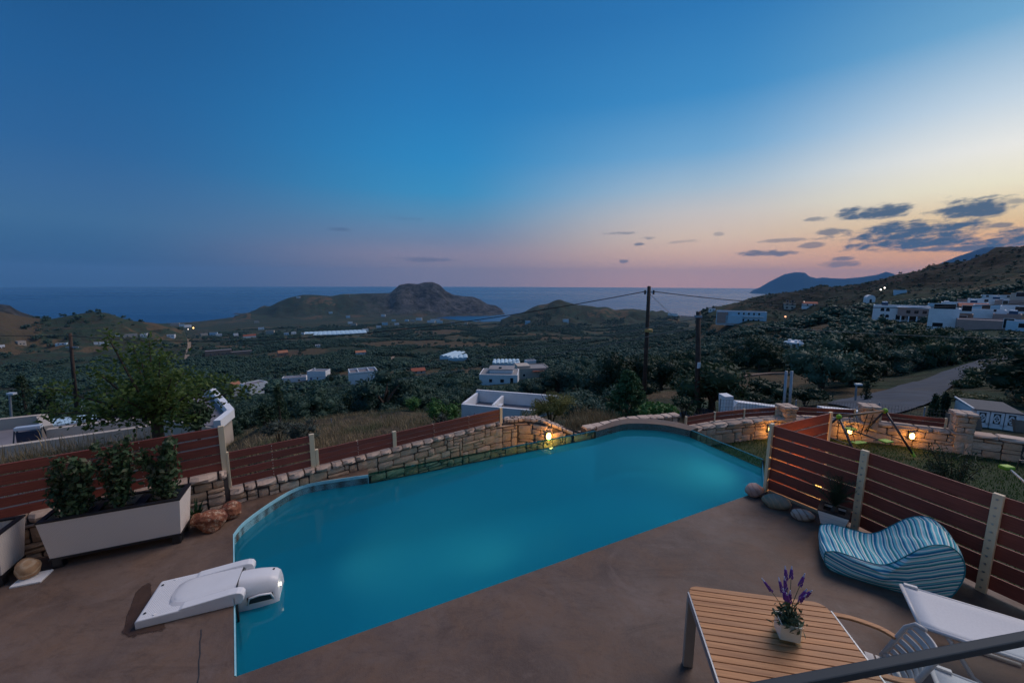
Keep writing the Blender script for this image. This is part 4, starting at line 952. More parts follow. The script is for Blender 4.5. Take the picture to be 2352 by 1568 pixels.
wire('stay_wire', 'stay wire slanting down from the top of the taller pole', t1+Vector((.1,0,-.6)), PT(1560, 740, 38), 0, .016, 'cable')
for k, (u0, u1, lab) in enumerate([(1801, 1806, 'left of two thin galvanised posts behind the garden wall'), (1814, 1819, 'right of two thin galvanised posts behind the garden wall')]):
    tp = PT(u1, 852, 17); bp = PY(u0, 940, tp.y)
    o = MB().tube([bp-Vector((0,0,.8)), tp], .055, 10).build('steel_post', MATS['galvanised'], smooth=True); tag(o, lab, 'post', 'pair of galvanised posts')
for (u, vt, vb, t_, lab) in [(1967,884,912,24,'small roadside lamp post with a square head'),(22,905,950,22,'slim street lamp with a white bent head at far left')]:
    bp = PT(u, vb, t_); tp = PY(u, vt, bp.y); root = thing('lamp_post', lab, 'lamp post', bp)
    MB().tube([bp-Vector((0,0,.8)), tp], .05, 8).build('post', MATS['galvanised'], root)
    MB().box(tp+Vector((.12,0,.04)), (.36,.2,.1)).build('head', MATS['solar_tank'], root)

# curved low lane wall above the garden on the right
_lw = catmull([hit(u, v)[0] for u, v in [(1652,892),(1668,880),(1690,871),(1725,865),(1770,861),(1815,860)]], 5)
_b = MB(); _vs = []
for i, p in enumerate(_lw):
    d_ = (_lw[min(i+1, len(_lw)-1)]-_lw[max(i-1, 0)]); d_.z = 0; d_.normalize(); n__ = Vector((-d_.y, d_.x, 0))*.18
    _vs += [p-n__+Vector((0,0,-1)), p+n__+Vector((0,0,-1)), p+n__+Vector((0,0,.32)), p-n__+Vector((0,0,.32))]
_b.add(_vs, [(i*4+j, i*4+(j+1)%4, (i+1)*4+(j+1)%4, (i+1)*4+j) for i in range(len(_lw)-1) for j in range(4)]+[(3,2,1,0), tuple(4*len(_lw)-4+k for k in range(4))])
o = _b.build('lane_wall', MATS['stone_house']); tag(o, 'low grey wall curving along the lane above the dark thicket', 'wall')
for p in _lw[::3]: EXCL.append((p.x, p.y, 2.2)); EXCL.append((p.x*.93, p.y*.93, 2.2))
# ------------------------------------------------------------------ deck, coping and pool
def V2(p): return Vector((p.x, p.y))
pA = V2(P(540,1552)); pB = V2(P(536,1227)); pC = V2(P(846,1090)); pD = V2(P(1369,990)); pE = V2(P(1446,972)); pF = V2(P(1586,988)); pG = V2(P(1752,1056))
nearDir = (V2(P(1705,1142))-pA).normalized()
pH = V2(P(1757,1122))
arc = [V2(P(u, v)) for u, v in [(536,1227),(555,1203),(590,1175),(630,1148),(668,1126),(705,1112),(760,1102),(846,1090)]]
arc = [V2(p) for p in catmull([p.to_3d() for p in arc], 4)]
far_arc = [V2(p) for p in catmull([pD.to_3d(), V2(P(1405,980)).to_3d(), pE.to_3d(), V2(P(1520,975)).to_3d(), pF.to_3d()], 4)]
POOL = [pA]+arc+far_arc+[pG, pH]
Q1 = V2(P(1758,1128)); Q2 = V2(P(1964,1214)); Q3 = V2(P(2254,1356)); Q4 = Q3+(Q3-Q2)*1.05+Vector((.12, 0)); Q5 = Q4+(Q4-Q3)*1.0+Vector((.15,0))
outer_left = [V2(P(u, v)) for u, v in [(-260,1352),(30,1291),(250,1243),(430,1197),(512,1163),(560,1138),(610,1104),(680,1077),(760,1064),(845,1060)]]
outer_left = [V2(p) for p in catmull([p.to_3d() for p in outer_left], 3)]
fo = (Q2-Q1).normalized(); fn = Vector((-fo.y, fo.x))
if fn.dot(Vector((1,0))) < 0: fn = -fn
def off(q, d): return q+fn*d
deck = [Vector((-10, -3.2)), Vector((-10, outer_left[0].y-.9))]+outer_left+[pC]+arc[::-1][1:]+[pA, pH, off(Q1,.16), off(Q2,.16), off(Q3,.2), off(Q4,.25), off(Q5,.3), Vector((Q5.x+.8, -3.2))]
o = MB().prism([tuple(p) for p in deck], -.35, 0).build('deck', MATS['deck_concrete'], bevel=.012); tag(o, kind='structure')
# far coping piece between the two glass edges
cop = [pD]+far_arc[1:-1]+[pF]
cen = (pD+pF)/2; 
outw = [V2(P(u, v)) for u, v in [(1376,981),(1412,968),(1446,962),(1510,964),(1560,971),(1606,984)]]
outw = [p+Vector((.0, .06)) for p in outw]
o = MB().prism([tuple(p) for p in cop]+[tuple(p) for p in outw[::-1]], -1.3, 0.0).build('coping', MATS['curb_render'] if False else MATS['deck_concrete'], bevel=.012); tag(o, kind='structure')
# basin: walls and floor
WL = -.17
b = MB(); band = MB(); n_ = len(POOL); NPOOL = n_; zf = -1.45
b.prism([tuple(p) for p in POOL], zf-.05, zf)
def isglass(i):
    p, q = POOL[i], POOL[(i+1) % n_]
    return ((p-pC).length < 1e-4 and (q-pD).length < 1e-4) or ((p-pF).length < 1e-4 and (q-pG).length < 1e-4)
for i in range(n_):
    p, q = POOL[i], POOL[(i+1) % n_]; top = -.34 if isglass(i) else -.012
    b.add([(p.x,p.y,zf),(q.x,q.y,zf),(q.x,q.y,min(top,-.26)),(p.x,p.y,min(top,-.26))], [(0,1,2,3)])
    if not isglass(i): band.add([(p.x,p.y,-.26),(q.x,q.y,-.26),(q.x,q.y,-.012),(p.x,p.y,-.012)], [(0,1,2,3)])
o = b.build('pool_basin', MATS['pool_paint']); tag(o, kind='structure')
o = band.build('pool_waterline_band', MATS['pool_band']); tag(o, kind='structure')
ins = [p for p in POOL]
tri = tessellate_polygon([[p.to_3d() for p in ins]])
def ccw(t_):
    a, b, c = [ins[i] for i in t_]; return tuple(t_) if (b.x-a.x)*(c.y-a.y)-(b.y-a.y)*(c.x-a.x) > 0 else tuple(t_)[::-1]
o = MB().add([(p.x, p.y, WL) for p in ins], [ccw(t_) for t_ in tri]).build('pool_water', MATS['pool_water']); tag(o, kind='structure')
def glass_edge(a, c, label):
    d = (c-a); L = d.length; d.normalize(); nn = Vector((-d.y, d.x))
    if nn.dot(Vector((0, 1))) < 0: nn = -nn
    root = thing('glass_panel', label, 'glass panel', ((a+c)/2).to_3d()+Vector((0,0,-.34)))
    A = a+nn*.026+d*.012; C = c+nn*.026-d*.012
    MB().bar((A.x,A.y,-.17), (C.x,C.y,-.17), .05, .335).build('pane', MATS['acrylic'], root)
    MB().bar((A.x,A.y,.0), (C.x,C.y,.0), .052, .012).build('top_edge', MATS['acrylic_edge'], root)
    A2 = a-nn*.008+d*.012; C2 = c-nn*.008-d*.012
    MB().bar((A2.x,A2.y,-.185), (C2.x,C2.y,-.185), .012, .05).build('gasket_strip', MATS['gasket'], root)
    for q in (a, c):
        q2 = q+nn*.026+(d if q is a else -d)*.006
        MB().box((q2.x, q2.y, -.17), (.012, .06, .33), (d.x,d.y,0), (nn.x,nn.y,0)).build('seal', MATS['gasket'], root)
    return nn
gnL = glass_edge(pC, pD, 'long greenish glass panel along the far left rim of the pool')
gnR = glass_edge(pF, pG, 'glass panel along the right rim of the pool beside the lawn')
# overflow trench floor outside the left glass
tr = [pC+gnL*.06, pD+gnL*.06, pD+gnL*.9+Vector((.0,.1)), pC+gnL*1.5]
t = NT('trench_paint'); v = t.coord(); t.done(t.bsdf(t.mix(t.noise(v, 3, 5, .6), (.02, .17, .19), (.03, .24, .26)), .35))
o = MB().prism([tuple(p) for p in tr], -.75, -.62).build('overflow_trench', MATS['trench_paint']); tag(o, kind='structure')
# lower path between the deck and the wall
_a = V2(P(725,1033,.55)); _b = V2(P(1150,939,.55)); _d = (_b-_a).normalized(); _n = Vector((-_d.y, _d.x)); _w = _a-_d*1.0; pathp = [_a-_d*7+_n*.05, _w+_n*.05]+outer_left[:18][::-1]
o = MB().prism([tuple(p) for p in pathp], -.4, -.09).build('path', MATS['path_concrete']); tag(o, kind='structure')
# expansion joint in the deck and damp stain
a, c = P(462,1445), P(455,1568); 
jj = [a.lerp(c, i/8)+Vector((.006*math.sin(i*2.1), 0, 0)) for i in range(9)]
jb = MB()
for p_, q_ in zip(jj[:-1], jj[1:]): jb.bar(p_+Vector((0,0,.0015)), q_+Vector((0,0,.0015)), .007, .006)
c2 = P(452, 1640); jb.bar(c+Vector((0,0,.0015)), c2+Vector((0,0,.0015)), .007, .006)
o = jb.build('deck_joint', MATS['grey_gap']); tag(o, kind='structure')
st = [P(u, v, .004) for u, v in [(345,1338),(318,1352),(308,1368),(300,1392),(291,1412),(286,1440),(279,1452),(300,1462),(330,1455),(380,1440),(350,1380)]]
st = [V2(p) for p in catmull(st, 4, True)]
_c = sum(st, Vector((0, 0)))/len(st); sb_ = MB(); _n2 = len(st); sb_.uv = []
for k_, al_ in ((1.10, 0.0), (.94, .55), (.75, 1.0), (.01, 1.0)):
    for p in st: q_ = _c+(p-_c)*k_; sb_.v.append((q_.x, q_.y, .004)); sb_.uv.append((al_, 0))
sb_.add([], []); sb_.f = [(r_*_n2+i, r_*_n2+(i+1)%_n2, (r_+1)*_n2+(i+1)%_n2, (r_+1)*_n2+i) for r_ in range(3) for i in range(_n2)]; sb_.mi = [0]*len(sb_.f)
o = sb_.build('damp_stain', MATS['damp_concrete']); tag(o, kind='structure')

# ------------------------------------------------------------------ stone walls
def mk_stone(seed):
    r_ = random.Random(seed); b = MB(); g = 4; vs = []
    for j in range(g):
        for i in range(g):
            x, z = i/(g-1)-.5, j/(g-1)-.5
            e = max(abs(x), abs(z)); cx = abs(x) > .4; cz = abs(z) > .4
            k = .95 if (cx and cz) else (.985 if (cx or cz) else 1.0)
            k += r_.uniform(-.035, .03) if (cx or cz) else 0
            y = -.5+ (.16 if (cx and cz) else .10 if (cx or cz) else 0)+r_.uniform(-.07, .07)
            vs.append((x*k, y, z*k))
    ring = [0,1,2,3,7,11,15,14,13,12,8,4]
    back = [(vs[i][0], .5, vs[i][2]) for i in ring]
    fs = [(j*g+i, j*g+i+1, (j+1)*g+i+1, (j+1)*g+i) for j in range(g-1) for i in range(g-1)]
    m_ = len(ring); fs += [(ring[(k+1) % m_], ring[k], 16+k, 16+(k+1) % m_) for k in range(m_)]
    b.add(vs+back, fs); return b.mesh('stone', MATS['wall_stone'], False)
STONES = [mk_stone(s_) for s_ in range(14)]
def mk_cap(seed):
    me_ = STONES[seed].copy(); me_.materials.clear(); me_.materials.append(MATS['cap_stone']); return me_
CAPS = [mk_cap(i) for i in range(14)]
class Path:
    def __init__(s, pts):
        s.p = [Vector(q) for q in pts]; s.c = [0.0]
        for a, b in zip(s.p[:-1], s.p[1:]): s.c.append(s.c[-1]+(b-a).length)
        s.L = s.c[-1]
    def at(s, q):
        q = min(max(q, 0), s.L-1e-6); i = max(0, np.searchsorted(s.c, q, side='right')-1); i = min(i, len(s.p)-2)
        f = (q-s.c[i])/max(1e-9, s.c[i+1]-s.c[i]); d = (s.p[i+1]-s.p[i]).normalized()
        return s.p[i].lerp(s.p[i+1], f), d
def put_stone(root, mesh, pos, d, w, dep, h, roll=0.0, name='stone'):
    o = bpy.data.objects.new(name, mesh); col.objects.link(o); o.parent = root
    ang = math.atan2(d.y, d.x)
    o.location = pos-wloc(root); o.rotation_euler = (0, roll, ang); o.scale = (w, dep, h); return o
def stone_wall(root, path, zb, zt, th, cw=.075, ch=.075, seed=1, cap=True, cap_h=.10, limit=300, cap_w=(.2,.42), cap_depth=None, cap_until=1e9):
    """path runs left to right seen from the face side; zb/zt functions of arc length"""
    r_ = random.Random(seed); path = Path(path) if not isinstance(path, Path) else path
    n_ = max(2, int(path.L/.12)); vs = []; fs = []
    for i in range(n_+1):
        p, d = path.at(path.L*i/n_); nb = Vector((-d.y, d.x)); s_ = path.L*i/n_
        for q in (.03, th):
            x = p+nb*q; ztop = zt(s_)-(cap_h*.55 if cap else .02)
            vs += [(x.x, x.y, zb(s_)-.05), (x.x, x.y, ztop)]
    for i in range(n_):
        a = i*4; c = a+4
        fs += [(a, c, c+1, a+1), (a+2, a+3, c+3, c+2), (a+1, c+1, c+3, a+3)]
    fs += [(0,1,3,2), (n_*4, n_*4+2, n_*4+3, n_*4+1)]
    MB().add(vs, fs).build('mortar', MATS['mortar'], root)
    nx = int(path.L/cw); hmax = max(zt(path.L*i/20)-zb(path.L*i/20) for i in range(21)); nz = int(hmax/ch)+1
    occ = np.zeros((nz, nx), bool); cnt = 0
    for j in range(nz):
        i = 0
        while i < nx:
            if occ[j, i]: i += 1; continue
            hh = r_.choice([1,1,2,2,2,3]); ww = r_.choice([2,3,3,4,4,5,6]) if hh < 3 else r_.choice([3,4,4,5])
            if hh == 2 and r_.random() < .15: ww = 1 if r_.random() < .5 else 2
            ww = min(ww, nx-i)
            k = 0
            while k < ww and not occ[j, i+k]: k += 1
            ww = k
            if nx-(i+ww) == 1: ww += 0
            hh = min(hh, nz-j)
            occ[j:j+hh, i:i+ww] = True
            s_ = (i+ww/2)*cw; z0 = zb(s_)+j*ch; top = zt(s_)-(cap_h if cap else 0)
            z1 = min(z0+hh*ch, top)
            if z1-z0 > .035 and cnt < limit:
                p, d = path.at(s_); nb = Vector((-d.y, d.x)); jx = .016
                dep = .09
                c = p+nb*(.03+r_.uniform(-.012,.012))
                put_stone(root, r_.choice(STONES), Vector((c.x, c.y, (z0+z1)/2)), d, max(.04, ww*cw-jx), dep, z1-z0-jx*.9, r_.uniform(-.03,.03)); cnt += 1
            i += ww
    if cap:
        s_ = 0.0; cd_ = cap_depth or th
        while s_ < min(path.L-.05, cap_until):
            w = min(r_.uniform(*cap_w), path.L-s_); 
            if path.L-(s_+w) < .1: w = path.L-s_
            p, d = path.at(s_+w/2); nb = Vector((-d.y, d.x)); c = p+nb*(cd_/2-.02)
            hh = cap_h*r_.uniform(.85, 1.12)
            put_stone(root, r_.choice(CAPS), Vector((c.x, c.y, zt(s_+w/2)-cap_h/2+r_.uniform(-.008,.008))), d, w-.018, cd_+.03+r_.uniform(-.02,.02), hh, r_.uniform(-.02,.02)); s_ += w; cnt += 1
    return cnt
def line_at_u(A, B, u, z):
    lo, hi = -3.0, 4.0
    inv = cam.matrix_world.inverted()
    def pu(q):
        p = inv @ Vector((A.x+(B.x-A.x)*q, A.y+(B.y-A.y)*q, z)); return 1176+F_PX*p.x/-p.z if p.z < 0 else -1e9
    for _ in range(50):
        m_ = (lo+hi)/2
        if pu(m_) < u: lo = m_
        else: hi = m_
    return V2(A.lerp(B, lo))
FA, FB = V2(P(725,1033,.55)), V2(P(1150,939,.55)); fd = (FB-FA).normalized(); fnrm = Vector((-fd.y, fd.x))
s1 = V2(FA-fd*(FA-line_at_u(FA, FB, 515, 1.0)).length)   # where the fence and wall step down
wl0 = s1-fd*3.2-fnrm*.12; wl1 = s1-fnrm*.12
root = thing('stone_wall', 'taller dry-look stone wall behind the long planter, carrying the highest fence panel', 'stone wall', ((wl0+wl1)/2).to_3d()+Vector((0,0,-.09)))
stone_wall(root, [wl0, wl1], lambda s_: -.09, lambda s_: .57, .34, .075, .07, 3, cap_w=(.22,.42), cap_h=.12)
wing = [V2(P(u, v, z)) for u, v, z in [(1176,965,.25),(1205,962,.25),(1230,965,.25),(1252,972,.22),(1272,981,.10),(1292,990,-.04),(1318,1001,-.20)]]
_gn = Vector((-(pD-pC).normalized().y, (pD-pC).normalized().x))
wing = [p+_gn*max(0, .2-(p-pC).dot(_gn)) for p in wing]
WA, WB = wing[3], wing[-1]
def zw(x, y):
    q = (Vector((x, y))-WA).dot(WB-WA)/(WB-WA).length_squared; return .23-.38*min(1.15, max(0, q))
e1 = V2(P(1150,967,.25))
lowp = [wl1, wl1.lerp(e1, .5), e1]+[V2(p) for p in catmull([p.to_3d() for p in wing], 4)]
lp = Path(lowp); Lstraight = (e1-wl1).length
root = thing('stone_wall', 'long straight low stone wall behind the pool carrying the lower fence panels', 'stone wall', wl1.lerp(e1, .5).to_3d()+Vector((0,0,-.62)))
LOWWALL = root
def ztl(s_): p_, _ = lp.at(s_); return min(.25, zw(p_.x, p_.y)+.02) if s_ > Lstraight+.5 else .25
def zbl(s_): return -.09 if s_ < 2.2 else -.62
stone_wall(root, [wl1, wl1.lerp(e1, .5), e1], zbl, lambda s_: .25, .34, .076, .072, 5, cap_w=(.16,.31), limit=270, cap_h=.1)
root = thing('stone_wall', 'broad curved end of the stone wall topped with crazy paving, carrying the glowing lamp', 'stone wall', wing[2].to_3d()+Vector((0,0,-.62)))
wlp = Path([e1-fd*.2]+lowp[3:])
stone_wall(root, wlp, lambda s_: -.62, lambda s_: min(.25, zw(wlp.at(s_)[0].x, wlp.at(s_)[0].y)+.02), .34, .076, .072, 15, limit=240, cap_h=.1, cap_until=-1)
# crazy paving on the broad end of the wall
def crazy(root, poly, zf, n, inset=.014, h=.03, seed=3, mat='cap_stone'):
    r_ = random.Random(seed); xs = [p[0] for p in poly]; ys = [p[1] for p in poly]
    def inside(x, y):
        c_ = False; j = len(poly)-1
        for i in range(len(poly)):
            if ((poly[i][1] > y) != (poly[j][1] > y)) and (x < (poly[j][0]-poly[i][0])*(y-poly[i][1])/(poly[j][1]-poly[i][1])+poly[i][0]): c_ = not c_
            j = i
        return c_
    pts = []
    tries = 0
    while len(pts) < n and tries < 20000:
        tries += 1; x, y = r_.uniform(min(xs), max(xs)), r_.uniform(min(ys), max(ys))
        if inside(x, y) and all((x-a)**2+(y-b_)**2 > (.62*(abs(((max(xs)-min(xs))*(max(ys)-min(ys))))/n/1.6)**.5)**2 for a, b_ in pts): pts.append((x, y))
    def clip(pg, nx, ny, c_):
        out = []
        for i in range(len(pg)):
            a, b_ = pg[i], pg[(i+1) % len(pg)]; da, db = a[0]*nx+a[1]*ny-c_, b_[0]*nx+b_[1]*ny-c_
            if da <= 0: out.append(a)
            if da*db < 0: k = da/(da-db); out.append((a[0]+(b_[0]-a[0])*k, a[1]+(b_[1]-a[1])*k))
        return out
    for (x, y) in pts:
        R_c = .45; cell = [(x-R_c,y-R_c),(x+R_c,y-R_c),(x+R_c,y+R_c),(x-R_c,y+R_c)]
        for (a, b_) in pts:
            if (a, b_) == (x, y): continue
            nx, ny = a-x, b_-y; L = math.hypot(nx, ny); nx /= L; ny /= L
            cell = clip(cell, nx, ny, nx*(x+a)/2+ny*(y+b_)/2-inset)
            if len(cell) < 3: break
        for i in range(len(poly)):
            p, q = poly[i], poly[(i+1) % len(poly)]; ex, ey = q[0]-p[0], q[1]-p[1]; L = math.hypot(ex, ey)
            if L < 1e-4: continue
            if math.hypot((p[0]+q[0])/2-x, (p[1]+q[1])/2-y) < .9 and len(cell) >= 3 and ey/L*x-ex/L*y < (ey*p[0]-ex*p[1])/L: cell = clip(cell, ey/L, -ex/L, (ey*p[0]-ex*p[1])/L-.006)
        if len(cell) < 3: continue
        z = [zf(*c_)+r_.uniform(-.004,.004) for c_ in cell]; 
        MB().prism(cell, [q-.03 for q in z], [q+h for q in z]).build('stone', MATS[mat], root)
frontp = [V2(P(1158,965,.25))]+wing

backp = [V2(P(u, v, z)) for u, v, z in [(1374,991,-.12),(1346,974,.0),(1312,960,.14),(1278,951,.22),(1230,954,.25),(1158,957,.25)]]
poly = [tuple(p) for p in frontp+backp]
ar = sum(poly[i][0]*poly[(i+1)%len(poly)][1]-poly[(i+1)%len(poly)][0]*poly[i][1] for i in range(len(poly)))
if ar < 0: poly = poly[::-1]
zwing = zw
poly = [tuple(Vector(p)+_gn*max(0, .2-(Vector(p)-pC).dot(_gn))) for p in poly]
_pc = sum((Vector(q) for q in poly), Vector((0, 0)))/len(poly); _ff = [tuple(Vector(q)+fnrm*.14) for q in ([e1]+lowp[3:])]; _bk = [tuple(_pc+(Vector(q)-_pc)*.97) for q in backp]
_pi = _ff+_bk
MB().prism(_pi, -.62, [zwing(*q)-.045 for q in _pi]).build('mortar', MATS['mortar'], root)
crazy(root, poly, zwing, 62)
stone_wall(root, [frontp[-1]+Vector((.01,-.02)), backp[0]+Vector((.02,-.02))], lambda s_: -.62, lambda s_: -.2, .06, .09, .09, 6, cap=False)
# short wall running behind the far coping
sw = [V2(P(1349,986,.0))+Vector((0,.1)), V2(P(1455,967,.02))+Vector((0,.25)), V2(P(1566,953,.02))+Vector((0,.1))]
rim = MB(); n_ = NPOOL
for i in range(n_):
    p, q = POOL[i], POOL[(i+1) % n_]
    if isglass(i) or i > len(arc): continue
    d_ = (q-p).normalized(); nn_ = Vector((-d_.y, d_.x)); nn_ = nn_ if ((p+q)/2+nn_*.1-sum(POOL, Vector((0,0)))/n_).length > ((p+q)/2-nn_*.1-sum(POOL, Vector((0,0)))/n_).length else -nn_
    a_, b_ = p-nn_*.008, q-nn_*.008; c_, e_2 = q+nn_*.004, p+nn_*.004
    rim.add([(a_.x,a_.y,.004),(b_.x,b_.y,.004),(c_.x,c_.y,.004),(e_2.x,e_2.y,.004),(a_.x,a_.y,-.05),(b_.x,b_.y,-.05)], [(0,1,2,3),(4,5,1,0)])
o = rim.build('pool_rim', MATS['pool_band']); tag(o, kind='structure')
root = thing('stone_wall', 'short low stone wall with pale capstones behind the far pool rim', 'stone wall', sw[1].to_3d()+Vector((0,0,-.8)))
stone_wall(root, sw, lambda s_: -.8, lambda s_: -.01, .22, .08, .08, 8, cap_w=(.18,.34), cap_h=.075)

# ------------------------------------------------------------------ fences
def fence_bay(root, a, c, rows, th=.022, lift=0.0):
    a, c = Vector((a[0], a[1])), Vector((c[0], c[1]))
    for (z0, z1) in rows:
        MB().bar((a.x, a.y, (z0+z1)/2), (c.x, c.y, (z0+z1)/2), th, z1-z0).build('board', MATS['fence_board'], root, bevel=.003, seg=1)
def post(root, q, z0, z1, w=.075, d=.05, ang=0.0, screws=0, sdir=None):
    ex, ey = Vector((math.cos(ang), math.sin(ang), 0)), Vector((-math.sin(ang), math.cos(ang), 0))
    o = MB().box((q.x, q.y, (z0+z1)/2), (w, d, z1-z0), ex, ey).build('post', MATS['post_metal'], root, bevel=.004, seg=1)
    if screws:
        for k in range(screws):
            z = z0+.06+(z1-z0-.12)*k/(screws-1); c = Vector((q.x, q.y, z))-ey*(d/2+.004)
            MB().tube([c+ey*.004, c-ey*.004], .011, 8).build('screw', MATS['screw_metal'], o)
    return o
def strap(root, q, zs, ang):
    ey = Vector((-math.sin(ang), math.cos(ang), 0)); ex = Vector((math.cos(ang), math.sin(ang), 0))
    o = MB().box((q.x, q.y, (zs[0]+zs[-1])/2), (.03, .03, zs[-1]-zs[0]+.05), ex, ey).build('strap', MATS['post_metal'], root)
fang = math.atan2(fd.y, fd.x)
def rows(z0, z1, n, gap): h = (z1-z0-gap*(n-1))/n; return [(z0+i*(h+gap), z0+i*(h+gap)+h) for i in range(n)]
e_ = line_at_u(FA, FB, 507, 1.26)
root = thing('slat_fence', 'tallest red-brown slat fence panel at far left behind the planter shrubs', 'fence', e_.to_3d()-Vector((fd.x, fd.y, 0))*1.2+Vector((0,0,.56)))
fence_bay(root, e_-fd*4.0, e_-fd*.03, rows(.56, 1.26, 5, .022))
post(root, e_, .3, 1.28, .08, .05, fang)
strap(root, e_-fd*.95-fnrm*.0+fnrm*.026, [.6, 1.2], fang)
for k in range(5): 
    c = e_-fd*.95-fnrm*.014; 
    for dz in (-.035, .035): MB().ico((c.x, c.y, rows(.56,1.26,5,.022)[k][0]+.065+dz), .008, 1).build('screw', MATS['screw_metal'], root)
a2, c2 = line_at_u(FA, FB, 520, .83), line_at_u(FA, FB, 715, .83)
root = thing('slat_fence', 'red-brown slat fence panel of four boards stepping down between two cream posts', 'fence', a2.lerp(c2, .5).to_3d()+Vector((0,0,.2)))
fence_bay(root, a2+fd*.03, c2-fd*.03, rows(.265, .83, 4, .035)); post(root, a2, .1, .84, .05, .05, fang); post(root, c2, .0, .86, .08, .05, fang)
m2 = a2.lerp(c2, .5); strap(root, m2+fnrm*.026, [.25, .78], fang)
for (z0, z1) in rows(.265, .83, 4, .035):
    for dz in (.3, .7): MB().ico((m2.x-fnrm.x*.014, m2.y-fnrm.y*.014, z0+(z1-z0)*dz), .008, 1).build('screw', MATS['screw_metal'], root)
a3, m3, c3 = line_at_u(FA, FB, 727, .55), line_at_u(FA, FB, 905, .55), line_at_u(FA, FB, 1150, .55)
root = thing('slat_fence', 'lowest and longest red-brown slat fence panel running along the wall to the crazy paved end', 'fence', m3.to_3d()+Vector((0,0,.2)))
fence_bay(root, a3+fd*.03, m3-fd*.03, rows(.265, .55, 3, .008)); fence_bay(root, m3+fd*.03, c3-fd*.03, rows(.265, .55, 3, .008))
post(root, a3, .1, .56, .05, .05, fang); post(root, m3, .1, .58, .075, .05, fang); post(root, c3, .1, .58, .075, .05, fang)
for q in (a3.lerp(m3, .5), m3.lerp(c3, .33), m3.lerp(c3, .66)):
    strap(root, q+fnrm*.026, [.25, .52], fang)
    for (z0, z1) in rows(.265, .55, 3, .008):
        for dz in (.3, .7): MB().ico((q.x-fnrm.x*.014, q.y-fnrm.y*.014, z0+(z1-z0)*dz), .007, 1).build('screw', MATS['screw_metal'], root)
# right hand fence on the deck edge
root = thing('slat_fence', 'long dark red slat fence on the right edge of the deck behind the bean bag', 'fence', Q2.to_3d())
rr_ = rows(.05, 1.17, 6, .022)
RF = [Q1, Q2, Q3, Q4, Q5]
for i in range(4):
    a, c = RF[i], RF[i+1]; d = (c-a).normalized(); nn = Vector((-d.y, d.x)); nn = nn if nn.x > 0 else -nn
    fence_bay(root, a+nn*.03+d*.01, c+nn*.03-d*.01, rr_)
for i, q in enumerate(RF):
    d = (RF[min(i+1, 4)]-RF[max(i-1, 0)]).normalized(); ang = math.atan2(-d.y, -d.x)
    nn = Vector((-d.y, d.x)); nn = nn if nn.x > 0 else -nn
    ang = math.atan2(-d.y, -d.x)
    if i == 0: post(root, q, 0, 1.21, .05, .09, ang)
    else: post(root, q-nn*.015, 0, 1.2, .085, .05, ang if Vector((math.sin(ang), -math.cos(ang))).dot(nn) < 0 else ang+math.pi, 12)
# low rendered curb under the first bay
d = (Q2-Q1).normalized(); nn = Vector((-d.y, d.x)); nn = nn if nn.x > 0 else -nn
q0, q1 = Q1+nn*.05+d*.05, Q2+nn*.05-d*.1
o = MB().bar((q0.x,q0.y,.0), (q1.x,q1.y,.0), .12, .08).build('curb', MATS['curb_render'], bevel=.01); tag(o, kind='structure')
R1 = V2(PT(1908, 946, 7.35))
root = thing('slat_fence', 'warmly lit slat fence panel standing at an angle behind the right deck fence', 'fence', Q1.lerp(R1, .5).to_3d()-Vector((0,0,.3)))
dd = (R1-Q1).normalized(); zt_ = P(1908, 946, 0); 
ztop = 3.5+px_dir(1908, 946).z*7.35
fence_bay(root, Q1+dd*.09, R1-dd*.02, rows(ztop-1.34, ztop-.02, 7, .024)); post(root, R1, -.9, ztop, .075, .05, math.atan2(dd.y, dd.x))
# garden wall on the right with pillars, slats and lamps
gw = [V2(P(u, v, -1.0)) for u, v in [(1560,1040),(1625,1024),(1695,1014),(1757,1007),(1835,1004),(1914,1007),(2045,1021),(2191,1040),(2352,1064),(2480,1090)]]
gwp = Path([V2(p) for p in catmull([p.to_3d() for p in gw], 5)])
root = thing('stone_wall', 'curved stone garden wall with lamps beyond the lawn', 'stone wall', gwp.at(gwp.L/2)[0].to_3d()+Vector((0,0,-1)))
GW = root
stone_wall(root, gwp, lambda s_: -1.02, lambda s_: -.40, .32, .115, .105, 11, cap_w=(.28,.55), cap_h=.12, limit=245)
def s_at_u(path, u, z):
    inv = cam.matrix_world.inverted(); best = (1e9, 0)
    for i in range(400):
        s_ = path.L*i/399; p, d = path.at(s_); q = inv @ Vector((p.x, p.y, z)); uu = 1176+F_PX*q.x/-q.z
        if abs(uu-u) < best[0]: best = (abs(uu-u), s_)
    return best[1]
